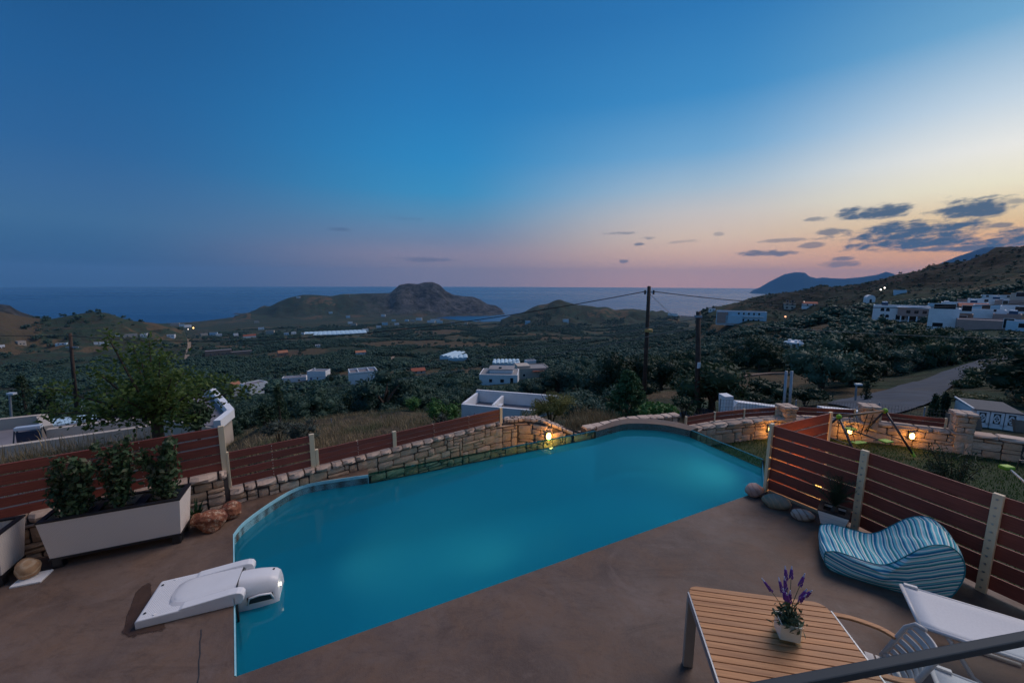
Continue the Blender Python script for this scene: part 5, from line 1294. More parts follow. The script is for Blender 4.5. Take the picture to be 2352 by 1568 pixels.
def pillar(u, vt, wpx, label, seed):
    s_ = s_at_u(gwp, u, -.6); p, d = gwp.at(s_); nb = Vector((-d.y, d.x)); c = p+nb*.16
    t_ = (cam.matrix_world.inverted() @ Vector((c.x, c.y, -.5))).z*-1
    w = .66*wpx*t_/F_PX; zt = 3.5+px_dir(u, vt).z*(t_-.1)
    root = thing('stone_pillar', label, 'stone pillar', (c.x, c.y, -1.0), 'stone pillars of the garden wall')
    MB().box((c.x, c.y, (zt-.1-1.05)/2), (w-.06, w-.06, zt-.1+1.05), (d.x,d.y,0), (nb.x,nb.y,0)).build('mortar', MATS['mortar'], root)
    r_ = random.Random(seed)
    for (fd_, fo_) in (((d.x,d.y), -nb), ((nb.x,nb.y), d), ((-nb.x,-nb.y), -d)):
        fdv = Vector(fd_); z = -1.0; 
        while z < zt-.12:
            h = min(r_.choice([.14,.2,.26]), zt-.1-z); k = r_.choice([(1.0,),(.45,.55),(.6,.4)]); x = -w/2
            for kk in k:
                cw_ = kk*w; cc = c+Vector((fo_[0], fo_[1]))*(w/2-.02)+fdv*(x+cw_/2)
                put_stone(root, r_.choice(STONES), Vector((cc.x, cc.y, z+h/2)), fdv if fdv.cross(Vector((fo_[0],fo_[1]))) < 0 else fdv, cw_-.014, .09, h-.014); x += cw_
            z += h
    for i in (-.25, .25):
        for j in (-.25, .25):
            cc = c+d*(i*(w+.1))+nb*(j*(w+.1)); put_stone(root, CAPS[r_.randrange(14)], Vector((cc.x, cc.y, zt-.04)), d, (w+.1)/2-.01, (w+.1)/2-.01, .1)
    return s_
sP = [pillar(1813, 932, 40, 'stone pillar left of the swing, nearest the pool', 1), pillar(1998, 931, 42, 'stone pillar directly behind the swing frame', 2), pillar(2212, 947, 46, 'tallest looking stone pillar behind the feathery shrub', 3)]
def rail_fence(s0, s1_, label):
    p0, _ = gwp.at(s0); p1, _ = gwp.at(s1_); root = thing('slat_fence', label, 'fence', gwp.at((s0+s1_)/2)[0].to_3d()+Vector((0,0,-.4)))
    n_ = max(1, int((s1_-s0)/1.0))
    for i in range(n_):
        sa, sb = s0+(s1_-s0)*i/n_, s0+(s1_-s0)*(i+1)/n_; pa, da = gwp.at(sa); pb, db = gwp.at(sb)
        na = Vector((-da.y, da.x)); nb_ = Vector((-db.y, db.x)); a, c = pa+na*.22, pb+nb_*.22
        fence_bay(root, a, c, rows(-.37, -.13, 2, .02)); post(root, a, -.4, -.11, .05, .05, math.atan2(da.y, da.x))
    post(root, c, -.4, -.11, .05, .05, math.atan2(db.y, db.x))
rail_fence(s_at_u(gwp, 1590, -.4), sP[0]-.3, 'two board fence on the garden wall left of the first pillar')
rail_fence(sP[0]+.3, sP[1]-.3, 'two board fence on the garden wall between the first and second pillars')
rail_fence(sP[1]+.3, sP[2]-.3, 'two board fence on the garden wall between the second and third pillars')
# wall lamps
def bulkhead(c, nrm, label, power, scale=1.0):
    c = Vector(c); nrm = Vector(nrm).normalized(); root = thing('wall_lamp', label, 'wall lamp', c)
    ex = nrm.cross(Vector((0,0,1))).normalized()
    MB().box(c+nrm*.02, (.15*scale, .04, .21*scale), ex, nrm).build('back_plate', MATS['lamp_body'], root, bevel=.02)
    b_ = MB(); vs, fs = ICO[2]
    b_.add([c+nrm*.055+ex*(x*.058*scale)+nrm*(y*.045)+Vector((0,0,z*.088*scale)) for x, y, z in vs], fs); b_.build('globe', MATS['warm_lamp'], root, smooth=True)
    g = MB()
    for k in (-1, 1): g.tube([c+nrm*(.05+.062*math.cos(a))+Vector((0,0,math.sin(a)*.1*scale))+ex*(k*.028) for a in np.linspace(-1.5, 1.5, 9)], .004, 5)
    g.tube([c+nrm*(.05+.062*math.cos(a))+ex*(math.sin(a)*.07*scale) for a in np.linspace(-1.5, 1.5, 9)], .004, 5)
    g.build('guard', MATS['lamp_body'], root)
    ld = bpy.data.lights.new('lamp_light', 'POINT'); ld.energy = power; ld.color = (1.0, .46, .10); ld.shadow_soft_size = .06
    lo = bpy.data.objects.new('lamp_light', ld); col.objects.link(lo); lo.parent = root; lo.location = nrm*.17
    return root
def lamp_on_path(path, u, v, label, power, z):
    s_ = s_at_u(path, u, z); p, d = path.at(s_); nf = Vector((d.y, -d.x, 0)); q = Vector((p.x, p.y, z))+nf*.03
    return bulkhead(q, nf, label, power)
pz = lambda u, v, t_: 3.5+px_dir(u, v).z*t_
def z_on(path, u, v):
    z = -.3
    for _ in range(6):
        s_ = s_at_u(path, u, z); p, _d = path.at(s_); t_ = -(cam.matrix_world.inverted() @ Vector((p.x, p.y, z))).z; z = pz(u, v, t_)
    return z
lamp_on_path(lp, 1257, 999, 'glowing bulkhead lamp on the curved stone wall behind the pool', 14, z_on(lp, 1257, 999))
lamp_on_path(gwp, 1949, 987, 'glowing bulkhead lamp on the garden wall seen through the swing legs', 4, max(-.85, z_on(gwp, 1949, 987)))
lamp_on_path(gwp, 2092, 999, 'glowing bulkhead lamp on the garden wall between the swing and the feathery shrub', 4, max(-.85, z_on(gwp, 2092, 999)))
lamp_on_path(gwp, 1765, 1000, 'bulkhead lamp on the garden wall just behind the end post of the deck fence', 5, -.68)
d = (Q2-Q1).normalized(); nn = Vector((-d.y, d.x)); nn = nn if nn.x > 0 else -nn
cl = Q1.lerp(Q2, .42)+nn*.62
root = thing('garden_light', 'low glowing garden light in the corner behind the right deck fence', 'garden light', (cl.x, cl.y, -.22))
MB().tube([(cl.x,cl.y,-.3),(cl.x,cl.y,.12)], .03, 8).build('stem', MATS['lamp_body'], root); MB().ico((cl.x,cl.y,.16), .045, 2).build('globe', MATS['dim_lamp'], root, smooth=True)
ld = bpy.data.lights.new('lamp_light', 'POINT'); ld.energy = 22; ld.color = (1.0, .46, .10); ld.shadow_soft_size = .09
lo = bpy.data.objects.new('lamp_light', ld); col.objects.link(lo); lo.parent = root; lo.location = (0, 0, .6)
# lawn
near_ = [pF+Vector((.3,.35)), pG+gnR*.08+Vector((.1,.4)), off(Q1,.2)+Vector((.15,.35)), off(Q2,.18), off(Q3,.22), off(Q4,.27), off(Q5,.33), Vector((Q5.x+.9, -2))]
nzs = [-1.0, -.75, -.4, -.16, -.13, -.12, -.12, -.12]
farr = [gwp.at(gwp.L*q)[0] for q in (.0, .1, .25, .45, .65, .85, 1.0)]+[gwp.at(gwp.L)[0]+Vector((3,-6))]
b = MB(); K = 16; vs = []
nr_ = [p.to_3d()+Vector((0,0,z)) for p, z in zip(near_, nzs)]; nr_c = catmull(nr_, 5); fr_c = catmull([p.to_3d()+Vector((0,0,-1.0)) for p in farr], 5); m_ = len(nr_c)
LAWN = []
for i in range(m_):
    for k in range(K+1):
        f = k/K; p = nr_c[i].lerp(fr_c[i], f); z = nr_c[i].z+(fr_c[i].z-nr_c[i].z)*(1-(1-f)**2); vs.append((p.x, p.y, z))
fs = [(i*(K+1)+k, (i+1)*(K+1)+k, (i+1)*(K+1)+k+1, i*(K+1)+k+1) for i in range(m_-1) for k in range(K)]
simple('lawn_ground', (.016, .034, .007), .95, .3, 3, .4, 60)
o = MB().add(vs, fs).build('lawn', MATS['lawn_ground'], smooth=True, local=True); tag(o, kind='structure')
if o.data.polygons[0].normal.z < 0: o.data.flip_normals()
LAWN_V = vs; LAWN_F = fs
# ------------------------------------------------------------------ foliage helpers (numpy)
nrg = np.random.default_rng(5)
def leaves_mesh(centres, normals, length, width, seed=1, tilt=.9, droop=0.0, fold=True):
    """one pointed leaf (2 triangles) per centre; normals bias the leaf plane"""
    g = np.random.default_rng(seed); n = len(centres); c = np.asarray(centres, float); nm = np.asarray(normals, float)
    nm = nm + g.normal(0, tilt, (n, 3)); nm /= np.linalg.norm(nm, axis=1)[:, None]+1e-9
    a = g.normal(0, 1, (n, 3)); a[:, 2] -= droop; a -= nm*(a*nm).sum(1)[:, None]; a /= np.linalg.norm(a, axis=1)[:, None]+1e-9
    b = np.cross(nm, a); L = length*g.uniform(.65, 1.25, n)[:, None]; W = width*g.uniform(.7, 1.2, n)[:, None]
    v = np.stack([c-a*L/2, c+b*W/2+nm*W*.12, c+a*L/2, c-b*W/2+nm*W*.12], 1).reshape(-1, 3)
    return v, np.arange(n*4).reshape(n, 4)
def np_mesh(name, v, f, mats, mi=None, smooth=False):
    me = bpy.data.meshes.new(name); v = np.asarray(v, np.float32); f = np.asarray(f, np.int32); k = f.shape[1]
    me.vertices.add(len(v)); me.vertices.foreach_set('co', v.ravel()); me.loops.add(f.size); me.loops.foreach_set('vertex_index', f.ravel())
    me.polygons.add(len(f)); me.polygons.foreach_set('loop_start', np.arange(0, f.size, k, dtype=np.int32)); me.polygons.foreach_set('loop_total', np.full(len(f), k, np.int32))
    for m_ in (mats if isinstance(mats, list) else [mats]): me.materials.append(m_)
    if mi is not None: me.polygons.foreach_set('material_index', np.asarray(mi, np.int32))
    if smooth: me.polygons.foreach_set('use_smooth', np.ones(len(f), bool))
    me.update(calc_edges=True); return me
def obj(name, me, parent=None, loc=(0,0,0)):
    o = bpy.data.objects.new(name, me); col.objects.link(o); o.parent = parent; o.location = loc; return o
def lump_crown(seed, n_leaf, lumps, size, width, shell=.55, tilt=.8, up_bias=.25):
    """lumps: list of (x,y,z,rx,ry,rz)"""
    g = np.random.default_rng(seed); L = np.array(lumps); vol = (L[:,3]*L[:,4]*L[:,5])**.67; idx = g.choice(len(L), n_leaf, p=vol/vol.sum())
    d = g.normal(0, 1, (n_leaf, 3)); d /= np.linalg.norm(d, axis=1)[:, None]; d[:, 2] = np.where((d[:, 2] < -.3) & (g.random(n_leaf) < .6), -d[:, 2], d[:, 2])
    r = g.uniform(shell, 1.06, n_leaf)[:, None]*(1+g.normal(0, .06, (n_leaf, 1)))
    c = L[idx, :3]+d*r*L[idx, 3:]; nm = d.copy(); nm[:, 2] += up_bias
    return leaves_mesh(c, nm, size, width, seed+1, tilt)
def tri_core(lumps, k=.72):
    b = MB()
    for (x, y, z, rx, ry, rz) in lumps: b.ico((x, y, z), (rx*k, ry*k, rz*k), 1, .08)
    return np.array(b.v), np.array(b.f)
def crown_object_mesh(name, seed, n_leaf, lumps, size, width, mat, core=.72, **kw):
    v, f = lump_crown(seed, n_leaf, lumps, size, width, **kw); tr = np.concatenate([f[:, [0,1,2]], f[:, [0,2,3]]])
    if core:
        cv, cf = tri_core(lumps, core); tr = np.concatenate([tr, cf+len(v)]); v = np.concatenate([v, cv])
    return np_mesh(name, v, tr, mat)

# ------------------------------------------------------------------ planters with shrubs
def planter(fl, ex, L, D, H, label, wick='wicker_beige', nleg=True):
    """fl: front left bottom corner, ex: direction along the front"""
    ex = Vector((ex[0], ex[1], 0)).normalized(); ey = Vector((-ex.y, ex.x, 0)); fl = Vector((fl[0], fl[1], 0))
    root = thing('planter', label, 'planter', fl+ex*L/2+ey*D/2)
    def pt(x, y, z): return fl+ex*x+ey*y+Vector((0,0,z))
    z0 = .14; fl_ = .045
    b = MB(); o_ = [(0,0),(L,0),(L,D),(0,D)]
    lo = [pt(x+(fl_ if x == 0 else -fl_), y+(fl_ if y == 0 else -fl_), z0) for x, y in o_]; hi = [pt(x, y, H) for x, y in o_]
    wi = .035; hin = [pt(x+(wi if x == 0 else -wi), y+(wi if y == 0 else -wi), H) for x, y in o_]; lin = [p-Vector((0,0,.16)) for p in hin]
    names = ['front_panel','side_panel','back_panel','side_panel']
    for i in range(4):
        j = (i+1) % 4
        s_ = MB().add([lo[i], lo[j], hi[j], hi[i], lo[i]+(lin[i]-hi[i])*.0+ (pt(L/2,D/2,z0)-lo[i])*.02, lo[j]+(pt(L/2,D/2,z0)-lo[j])*.02, hin[j], hin[i]], [(0,1,2,3),(5,4,7,6),(3,2,6,7),(0,4,5,1)])
        s_.build(names[i], MATS[wick], root)
    r_ = MB()
    for i in range(4):
        j = (i+1) % 4; up_ = Vector((0,0,.022))
        oo = [hi[i]+(hi[i]-hin[i])*.15, hi[j]+(hi[j]-hin[j])*.15, hin[j]+(hin[j]-hi[j])*.4, hin[i]+(hin[i]-hi[i])*.4]
        r_.add([p+Vector((0,0,.003)) for p in oo]+[p+up_ for p in oo], [(0,3,2,1),(4,5,6,7),(0,1,5,4),(2,3,7,6),(1,2,6,5),(3,0,4,7)])
    r_.build('rim', MATS['black_plastic'], root)
    n_in = 3 if L > .8 else 1
    if n_in > 1:
        for k in (1, 2): MB().box(pt(L*k/3, D/2, H-.02), (.11, D-.09, .035), ex, ey).box(pt(L*k/3-.035, D/2, H-.0), (.02, D-.09, .02), ex, ey).build('divider', MATS['black_plastic'], root)
    MB().box(pt(L/2, D/2, H-(.13 if L > .8 else .045)), (L-.075, D-.075, .02), ex, ey).build('soil', MATS['soil'], root)
    MB().box(pt(L/2, D/2, z0-.012), (L-.07, D-.07, .03), ex, ey).build('base', MATS['black_plastic'], root)
    if nleg:
        for x in (.1, L-.1):
            for y in (.09, D-.09): MB().box(pt(x, y, .065), (.1, .1, .13), ex, ey).build('leg', MATS['black_plastic'], root, bevel=.008, seg=1)
    return root, pt
def shrub(base, h, w, seed, label, n=620):
    g = random.Random(seed); root = thing('shrub', label, 'shrub', base, 'shrubs in the long planter')
    st = MB(); lumps = []
    for k in range(8):
        a = g.uniform(0, 6.28); tip = Vector((math.cos(a)*w*.42*g.uniform(.3,1), math.sin(a)*w*.30*g.uniform(.3,1), h*g.uniform(.5,1.0)))
        pts = [Vector(base)+Vector((0,0,-.05)), Vector(base)+tip*.5+Vector((g.uniform(-.04,.04), g.uniform(-.04,.04), 0)), Vector(base)+tip]
        st.tube(pts, [.011, .008, .004], 5)
        for q in (.3, .5, .7, .88, 1.0): lumps.append((tip.x*q+g.uniform(-.05,.05), tip.y*q+g.uniform(-.05,.05), tip.z*q, w*.25*(1.15-q*.42), w*.25*(1.15-q*.42), h*.15))
    st.build('stem', MATS['bark'], root)
    v, f = lump_crown(seed, int(n*1.25), lumps, .08, .044, shell=.1, tilt=1.1)
    obj('foliage', np_mesh('foliage', v, f, MATS['photinia_leaf']), root)
pl0, pl1 = P(117,1312), P(412,1251); pex = (pl1-pl0); pex.z = 0; pex.normalize(); pey = Vector((-pex.y, pex.x, 0))
L_ = (pl1-pl0).length+.12
root, ptf = planter(pl0-pex*.06, pex, L_, .46, .63, 'long beige wicker trough with three leafy shrubs on black feet')
shrub(ptf(L_*.17, .23, .50), .84, .56, 11, 'dense shrub in the left compartment of the long planter', 1700)
shrub(ptf(L_*.5, .23, .50), .90, .42, 12, 'slender shrub in the middle compartment of the long planter', 1150)
shrub(ptf(L_*.84, .23, .50), .88, .50, 13, 'shrub with pinkish leaves in the right compartment of the long planter', 1200)
c2 = P(12,1352); root2, pt2 = planter(c2-pex*(L_+.0)+pey*.02, pex, L_, .46, .63, 'second wicker trough cut off by the left edge, beside a round tan stone')
# ------------------------------------------------------------------ boulders
def boulder_obj(u, v, rx, ry, rz, rot, mat, label, seed, lump=.18, sq=2.0, zb=0):
    p = P(u, v, zb); b = MB(); vs, fs = ICO[3]; out = []
    ox = seed*3.7
    for x, y, z in vs:
        n1 = float(fbm(np.array([x*1.1+ox]), np.array([y*1.1+z*1.7]), 3, seed)[0]); k = 1+lump*n1*2
        out.append((x*k, y*k, z*k))
    a = np.array(out); ca, sa = math.cos(rot), math.sin(rot)
    zmin = -.78
    vv = []
    for x, y, z in a:
        z = max(z, zmin); X, Y_, Z_ = x*rx, y*ry, (z-zmin)*rz/1.78*2*.5*1.78/1.0
        Z_ = (z-zmin)*rz
        vv.append((p.x+X*ca-Y_*sa, p.y+X*sa+Y_*ca, zb+Z_))
    b.add(vv, fs); o = b.build('boulder', MATS[mat], smooth=True); tag(o, label, 'boulder', 'boulders around the pool deck'); return o
boulder_obj(484,1212,.20,.16,.155,.35,'boulder_red','larger rough red rock with a pale patch, next to the spiky plant',1,.22)
boulder_obj(532,1186,.145,.13,.13,.3,'boulder_red','smaller rough red rock touching the pool side of the larger one',2,.12)
boulder_obj(66,1322,.115,.105,.125,.3,'boulder_tan','round tan stone on a white tile between the two wicker troughs',3,.09,zb=.022)
boulder_obj(1731,1137,.155,.12,.115,.2,'boulder_pink','smooth pinkish stone at the pool corner by the fence post',4,.07)
boulder_obj(1782,1164,.20,.13,.12,-.55,'boulder_green','oblong grey-green stone between the pink and striped stones',5,.10)
boulder_obj(1843,1192,.15,.095,.09,-.35,'boulder_striped','small pale stone with reddish stripes beside the square planter',6,.08)
tl = P(74,1330); o = MB().box((tl.x, tl.y, .011), (.27, .22, .022), (.93,.36,0), (-.36,.93,0)).build('tile', MATS['white_ceramic'], bevel=.004); tag(o, 'white square tile lying on the deck under the tan stone', 'tile')
# spiky plant
def spiky(p, n, L, w, mat, label, name='spiky_plant', seed=3, lean=.6, cat='plant'):
    g = random.Random(seed); root = thing(name, label, cat, p); b = MB()
    for k in range(n):
        a = g.uniform(0, 6.28); ln = L*g.uniform(.6, 1.1); le = g.uniform(.15, lean); d = Vector((math.cos(a), math.sin(a), 0)); sd = Vector((-d.y, d.x, 0))
        pr = None; rows_ = []
        for i in range(5):
            q = i/4; c = Vector(p)+d*(le*ln*q*(1+q*.6))+Vector((0,0,ln*(q-.25*le*q*q))); ww = w*(1-q)**.7*(1 if i else .7)+.001
            rows_ += [c-sd*ww/2, c+d*(-.25*ww)+Vector((0,0,-.1*ww)), c+sd*ww/2]
        b.add(rows_, [(i*3+j, i*3+j+1, (i+1)*3+j+1, (i+1)*3+j) for i in range(4) for j in range(2)])
    b.build('blades', MATS[mat], root); return root
spiky(P(452,1196,-.02), 26, .34, .05, 'aloe_leaf', 'green spiky plant with strap leaves between planter and red rocks', seed=4)
# yellow stalk
a = P(488,1180,.0); 
sb = MB(); sb.tube([a, P(507,1166,.10), P(524,1152,.14)], .007, 5); o = sb.build('dry_stalk', MATS['dry_straw']); tag(o, 'bent yellow stalk leaning out behind the red rocks', 'stalk')

# ------------------------------------------------------------------ pool filter (white block hung over the rim)
def pool_filter():
    ed = (pA-pB).normalized(); nx = P(545,1389)-P(318,1444); nx.z = 0; LB0 = nx.length; nx.normalize(); ed3 = Vector((nx.y, -nx.x, 0))     # nx points over the water
    base = pA.lerp(pB, 0.0); c0 = P(545,1389,.0)
    k = (V2(c0)-pA).dot(-ed); e0 = pA-ed*k      # point on the rim at the near side of the filter
    W = .60; far = -ed3
    def T(a, w, z): return Vector((e0.x, e0.y, 0))+nx*a+far*w+Vector((0,0,z))
    LB = LB0; print('filter', LB)
    root = thing('pool_filter', 'white plastic pool filter block lying on the deck and hanging over the water', 'pool filter', T(-LB*.5, W/2, 0))
    # side profile of the slab: low at the back, rising slightly to the rim
    def slab(w0, w1, prof, name, mat, bev=.012):
        n_ = len(prof); vs = [T(a, w0, z) for a, z in prof]+[T(a, w1, z) for a, z in prof]
        o = MB().add(vs, [(i, (i+1)%n_, (i+1)%n_+n_, i+n_) for i in range(n_)]+[tuple(range(n_))[::-1], tuple(range(n_, 2*n_))]).build(name, MATS[mat], root, bevel=bev); return o
    slab(0, W, [(-LB,.0),(.0,.0),(.0,.115),(-LB+.02,.095),(-LB,.08)], 'base_slab', 'white_plastic', .014)
    # non slip grid of little studs, as one sheet of bumps
    st_ = MB()
    for i in range(22):
        for j in range(24):
            a_ = -LB+.055+i*.0165; w_ = .04+j*(W-.08)/23
            if a_ > -LB+.05+.30 - .0: 
                r2 = ((w_-W/2)/(W*.34))**2
                if a_ > -LB+.36+.1*r2 - .06*(1-min(1, r2)): continue
            z_ = .0955+(a_+LB-.02)/(LB-.02)*.02; c = T(a_, w_, z_)
            st_.add([c+nx*.005, c+far*.005, c-nx*.005, c-far*.005, c+Vector((0,0,.004))], [(0,1,4),(1,2,4),(2,3,4),(3,0,4)])
    so = st_.build('tread', MATS['white_plastic_rough'], root); so['kind'] = 'stuff'
    # rounded arms either side
    def arm(w0, w1):
        prof = [(-.50,.10),(-.46,.118),(-.05,.15),(.03,.15),(.075,.135),(.095,.10),(.09,.05),(.06,.012),(.005,.012),(.005,.09)]
        slab(w0, w1, prof, 'arm', 'white_plastic', .012)
    arm(.0, .105); arm(W-.105, W)
    # hood: loft along a, arched section, narrowing to a round nose at the back
    def hood(a_list, name, mat='white_plastic'):
        rows_ = []; m_ = 13
        for (a_, hw, h0, h1_) in a_list:
            for i in range(m_):
                q = -1+2*i/(m_-1); z_ = h0+(h1_-h0)*(1-abs(q)**4)**.6; rows_.append(T(a_, W/2+q*hw, z_))
            rows_ += [T(a_, W/2+hw, h0-.0), T(a_, W/2-hw, h0-.0)]
        mm = m_+2; n_ = len(a_list); fs = [(i*mm+j, i*mm+(j+1)%mm, (i+1)*mm+(j+1)%mm, (i+1)*mm+j) for i in range(n_-1) for j in range(mm)]+[tuple(range(mm))[::-1], tuple(range((n_-1)*mm, n_*mm))]
        o = MB().add(rows_, fs).build(name, MATS[mat], root); smooth_angle(o, 38); return o
    hood([(-.60,.06,.11,.114),(-.585,.13,.11,.118),(-.55,.175,.11,.123),(-.48,.20,.11,.13),(-.30,.205,.11,.14),(-.05,.19,.11,.155),(-.004,.187,.11,.156)], 'hood')
    # thin ring round the hood nose
    hood([(-.635,.05,.10,.108),(-.62,.15,.10,.111),(-.575,.205,.10,.116),(-.50,.232,.10,.12),(-.30,.232,.10,.13),(-.1,.225,.10,.142)], 'hood_rim', 'white_plastic_rough')
    MB().add([T(-.003,W/2-.19,.10),T(.003,W/2-.19,.10),T(.003,W/2+.19,.10),T(-.003,W/2+.19,.10),T(-.003,W/2-.16,.146),T(.003,W/2-.16,.146),T(.003,W/2+.16,.146),T(-.003,W/2+.16,.146)], [(0,1,5,4),(1,2,6,5),(2,3,7,6),(3,0,4,7),(4,5,6,7)]).build('seam', MATS['grey_gap'], root)
    # head over the water
    head = [(.004,.188,-.20,.150),(.10,.196,-.20,.146),(.20,.196,-.21,.136),(.30,.19,-.22,.118),(.355,.183,-.22,.100),(.39,.172,-.21,.070),(.402,.16,-.20,.01),(.397,.15,-.19,-.08)]
    hood(head, 'head')
    # handle recess and lamp on the head
    MB().box(T(.22, W/2-.192, -.055), (.26, .02, .085), nx, far).build('handle_recess', MATS['grey_gap'], root, bevel=.03)
    MB().tube([T(.095, W/2-.196, -.10), T(.12, W/2-.206, -.02), T(.22, W/2-.208, -.005), T(.33, W/2-.204, -.02), T(.35, W/2-.19, -.10)], .012, 8).build('handle', MATS['white_plastic'], root, smooth=True)
    MB().tube([T(.413, W/2-.10, .0), T(.420, W/2-.10, .0)], .018, 12).build('lamp', MATS['filter_lamp'], root)
    for (a_, w_) in ((-.80,.09),(-.80,W-.09),(.33,W/2+.04)):
        z_ = .098+(a_+LB)*.02 if a_ < 0 else .112; MB().tube([T(a_, w_, z_), T(a_, w_, z_+.004)], .013, 10).build('screw', MATS['grey_gap'], root)
    for (a_, w_) in ((-.70,.035),(-.70,W-.035)):
        MB().tube([T(a_, w_, .1), T(a_, w_, .107)], .013, 10).build('stud', MATS['white_ceramic'], root)
    # underwater lamp of the filter, shining along the pool
    for (a_, w_, z_, pw, tgt) in ((.47, W/2, -.9, 14, Vector((1.2,6.2,-1.0))),):
        ld = bpy.data.lights.new('underwater_light', 'SPOT'); ld.energy = pw; ld.color = (.55, 1.0, .92); ld.spot_size = R(120); ld.spot_blend = .9; ld.shadow_soft_size = .12
        lo = bpy.data.objects.new('underwater_light', ld); col.objects.link(lo); p = T(a_, w_, z_); lo.parent = root; lo.location = p-wloc(root)
        lo.rotation_euler = (tgt-p).to_track_quat('-Z', 'Y').to_euler()
    # hose down the rim
    MB().tube([T(.03, -.02, .02), T(.035, -.03, -.10), T(.035, -.05, -.5)], .012, 6).build('hose', MATS['black_plastic'], root)
pool_filter()
def pool_lamp(p, tgt, power, label, size=100):
    root = thing('pool_lamp', label, 'pool lamp', p); n_ = (tgt-p).normalized()
    MB().tube([p-n_*.03, p+n_*.01], .12, 16).build('housing', MATS['white_ceramic'], root)
    MB().tube([p+n_*.011, p+n_*.018], .085, 16).build('lens', MATS['lens'], root)
    ld = bpy.data.lights.new('underwater_light', 'SPOT'); ld.energy = power; ld.color = (.50, 1.0, .92); ld.spot_size = R(size); ld.spot_blend = 1.0; ld.shadow_soft_size = .12
    lo = bpy.data.objects.new('underwater_light', ld); col.objects.link(lo); lo.parent = root; lo.location = n_*.05; lo.rotation_euler = n_.to_track_quat('-Z', 'Y').to_euler()
emit('lens', (.6, 1.0, .95), 3.0)
q = pA.lerp(pH, .36); nin = Vector((-(pH-pA).normalized().y, (pH-pA).normalized().x)); 
pool_lamp(Vector((q.x+nin.x*.04, q.y+nin.y*.04, -.75)), Vector((q.x+nin.x*3, q.y+nin.y*3, -1.2)), 11, 'round underwater lamp in the near pool wall', 165)
q = pG.lerp(pH, .5); pool_lamp(Vector((q.x-.06, q.y+.02, -1.0)), Vector((2.0, 8.2, -1.0)), 40, 'round underwater lamp in the right hand pool wall', 165)

# ------------------------------------------------------------------ bean bag
def bean_bag():
    A = P(1885,1304); B = P(2118,1376); ax = Vector((B.x-A.x, B.y-A.y, 0)); L = 1.20; ax.normalize(); wy = Vector((-ax.y, ax.x, 0))
    W = .66; org = A+wy*(W*.5)+ax*.03
    root = thing('bean_bag', 'striped turquoise and white bean bag lounger slumped by the fence', 'bean bag', org+ax*L/2)
    prof = [(0.03,.02),(-.03,.10),(-.035,.22),(.0,.25),(.09,.285),(.22,.285),(.40,.275),(.55,.285),(.66,.35),(.78,.48),(.91,.62),(1.03,.70),(1.15,.72),(1.25,.66),(1.31,.54),(1.32,.40),(1.29,.25),(1.24,.12),(1.17,.03),(1.05,.0),(.75,.0),(.4,.0),(.15,.0)]
    sc_ = L/1.33; pr = catmull([Vector((x*sc_, z, 0)) for x, z in prof], 4, True); n_ = len(pr)
    cen = Vector((.62*sc_, .20, 0)); m_ = 13; vs = []; uv = []; arcl = [0.0]
    for i in range(1, n_): arcl.append(arcl[-1]+(pr[i]-pr[i-1]).length)
    def pos(s_, h, w): return org+ax*s_+wy*w+Vector((0,0,max(h, .004)))
    g = random.Random(2)
    for i in range(n_):
        for j in range(m_):
            q = -1+2*j/(m_-1); k = 1-.045*abs(q)**3
            p = cen+(pr[i]-cen)*k
            wr = .012*math.sin(pr[i].x*21+q*3)+.010*math.sin(pr[i].x*37+q*7+1)
            tw = W/2*(1+.05*math.sin(pr[i].x*4))
            vs.append(pos(p.x, p.y+wr*(1-abs(q)**2) - .006*(1-abs(q))*math.sin(math.pi*min(1, max(0, (pr[i].x-.3)/.6))), q*tw)); uv.append((arcl[i]+.02*math.sin(q*2.2+pr[i].x*3), q))
    fs = [(i*m_+j, i*m_+j+1, ((i+1)%n_)*m_+j+1, ((i+1)%n_)*m_+j) for i in range(n_) for j in range(m_-1)]
    b = MB(); b.v = [tuple(p) for p in vs]; b.f = fs; b.mi = [0]*len(fs); b.uv = uv; o = b.build('top_cover', MATS['striped_fabric'], root, smooth=True)
    for sgn in (-1, 1):
        vs = []; uv = []; K = 7
        for k in range(K):
            f = 1-(k/K)**1.0
            for i in range(n_):
                kk = .955*f; p = cen+(pr[i]-cen)*kk; tw = W/2*(1+.05*math.sin(pr[i].x*4))
                bulge = .075*(1-f**2.2)
                wr = .010*math.sin(p.x*26+p.y*9)*(1-f)
                vs.append(pos(p.x, p.y, sgn*(tw+bulge+wr))); uv.append((p.y+.10*math.sin(p.x*3.2+.4)-.25*max(0, p.x-.7), 0))
        vs.append(pos(cen.x, cen.y, sgn*(W/2+.08))); uv.append((cen.y+.10*math.sin(cen.x*3.2+.4), 0)); c = len(vs)-1
        fs = [(k*n_+i, k*n_+(i+1)%n_, (k+1)*n_+(i+1)%n_, (k+1)*n_+i) for k in range(K-1) for i in range(n_)]+[((K-1)*n_+i, (K-1)*n_+(i+1)%n_, c) for i in range(n_)]
        b = MB(); b.v = [tuple(p) for p in vs]; b.f = [f if sgn < 0 else f[::-1] for f in fs]; b.mi = [0]*len(fs); b.uv = uv; b.build('side_panel', MATS['striped_fabric'], root, smooth=True)
        pts = []
        for i in range(n_):
            p = cen+(pr[i]-cen)*.957; tw = W/2*(1+.05*math.sin(pr[i].x*4)); pts.append(pos(p.x, p.y+.002, sgn*(tw+.004)))
        MB().tube(pts+[pts[0]], .006, 5, cap=False).build('piping', MATS['teal_piping'], root, smooth=True)
bean_bag()
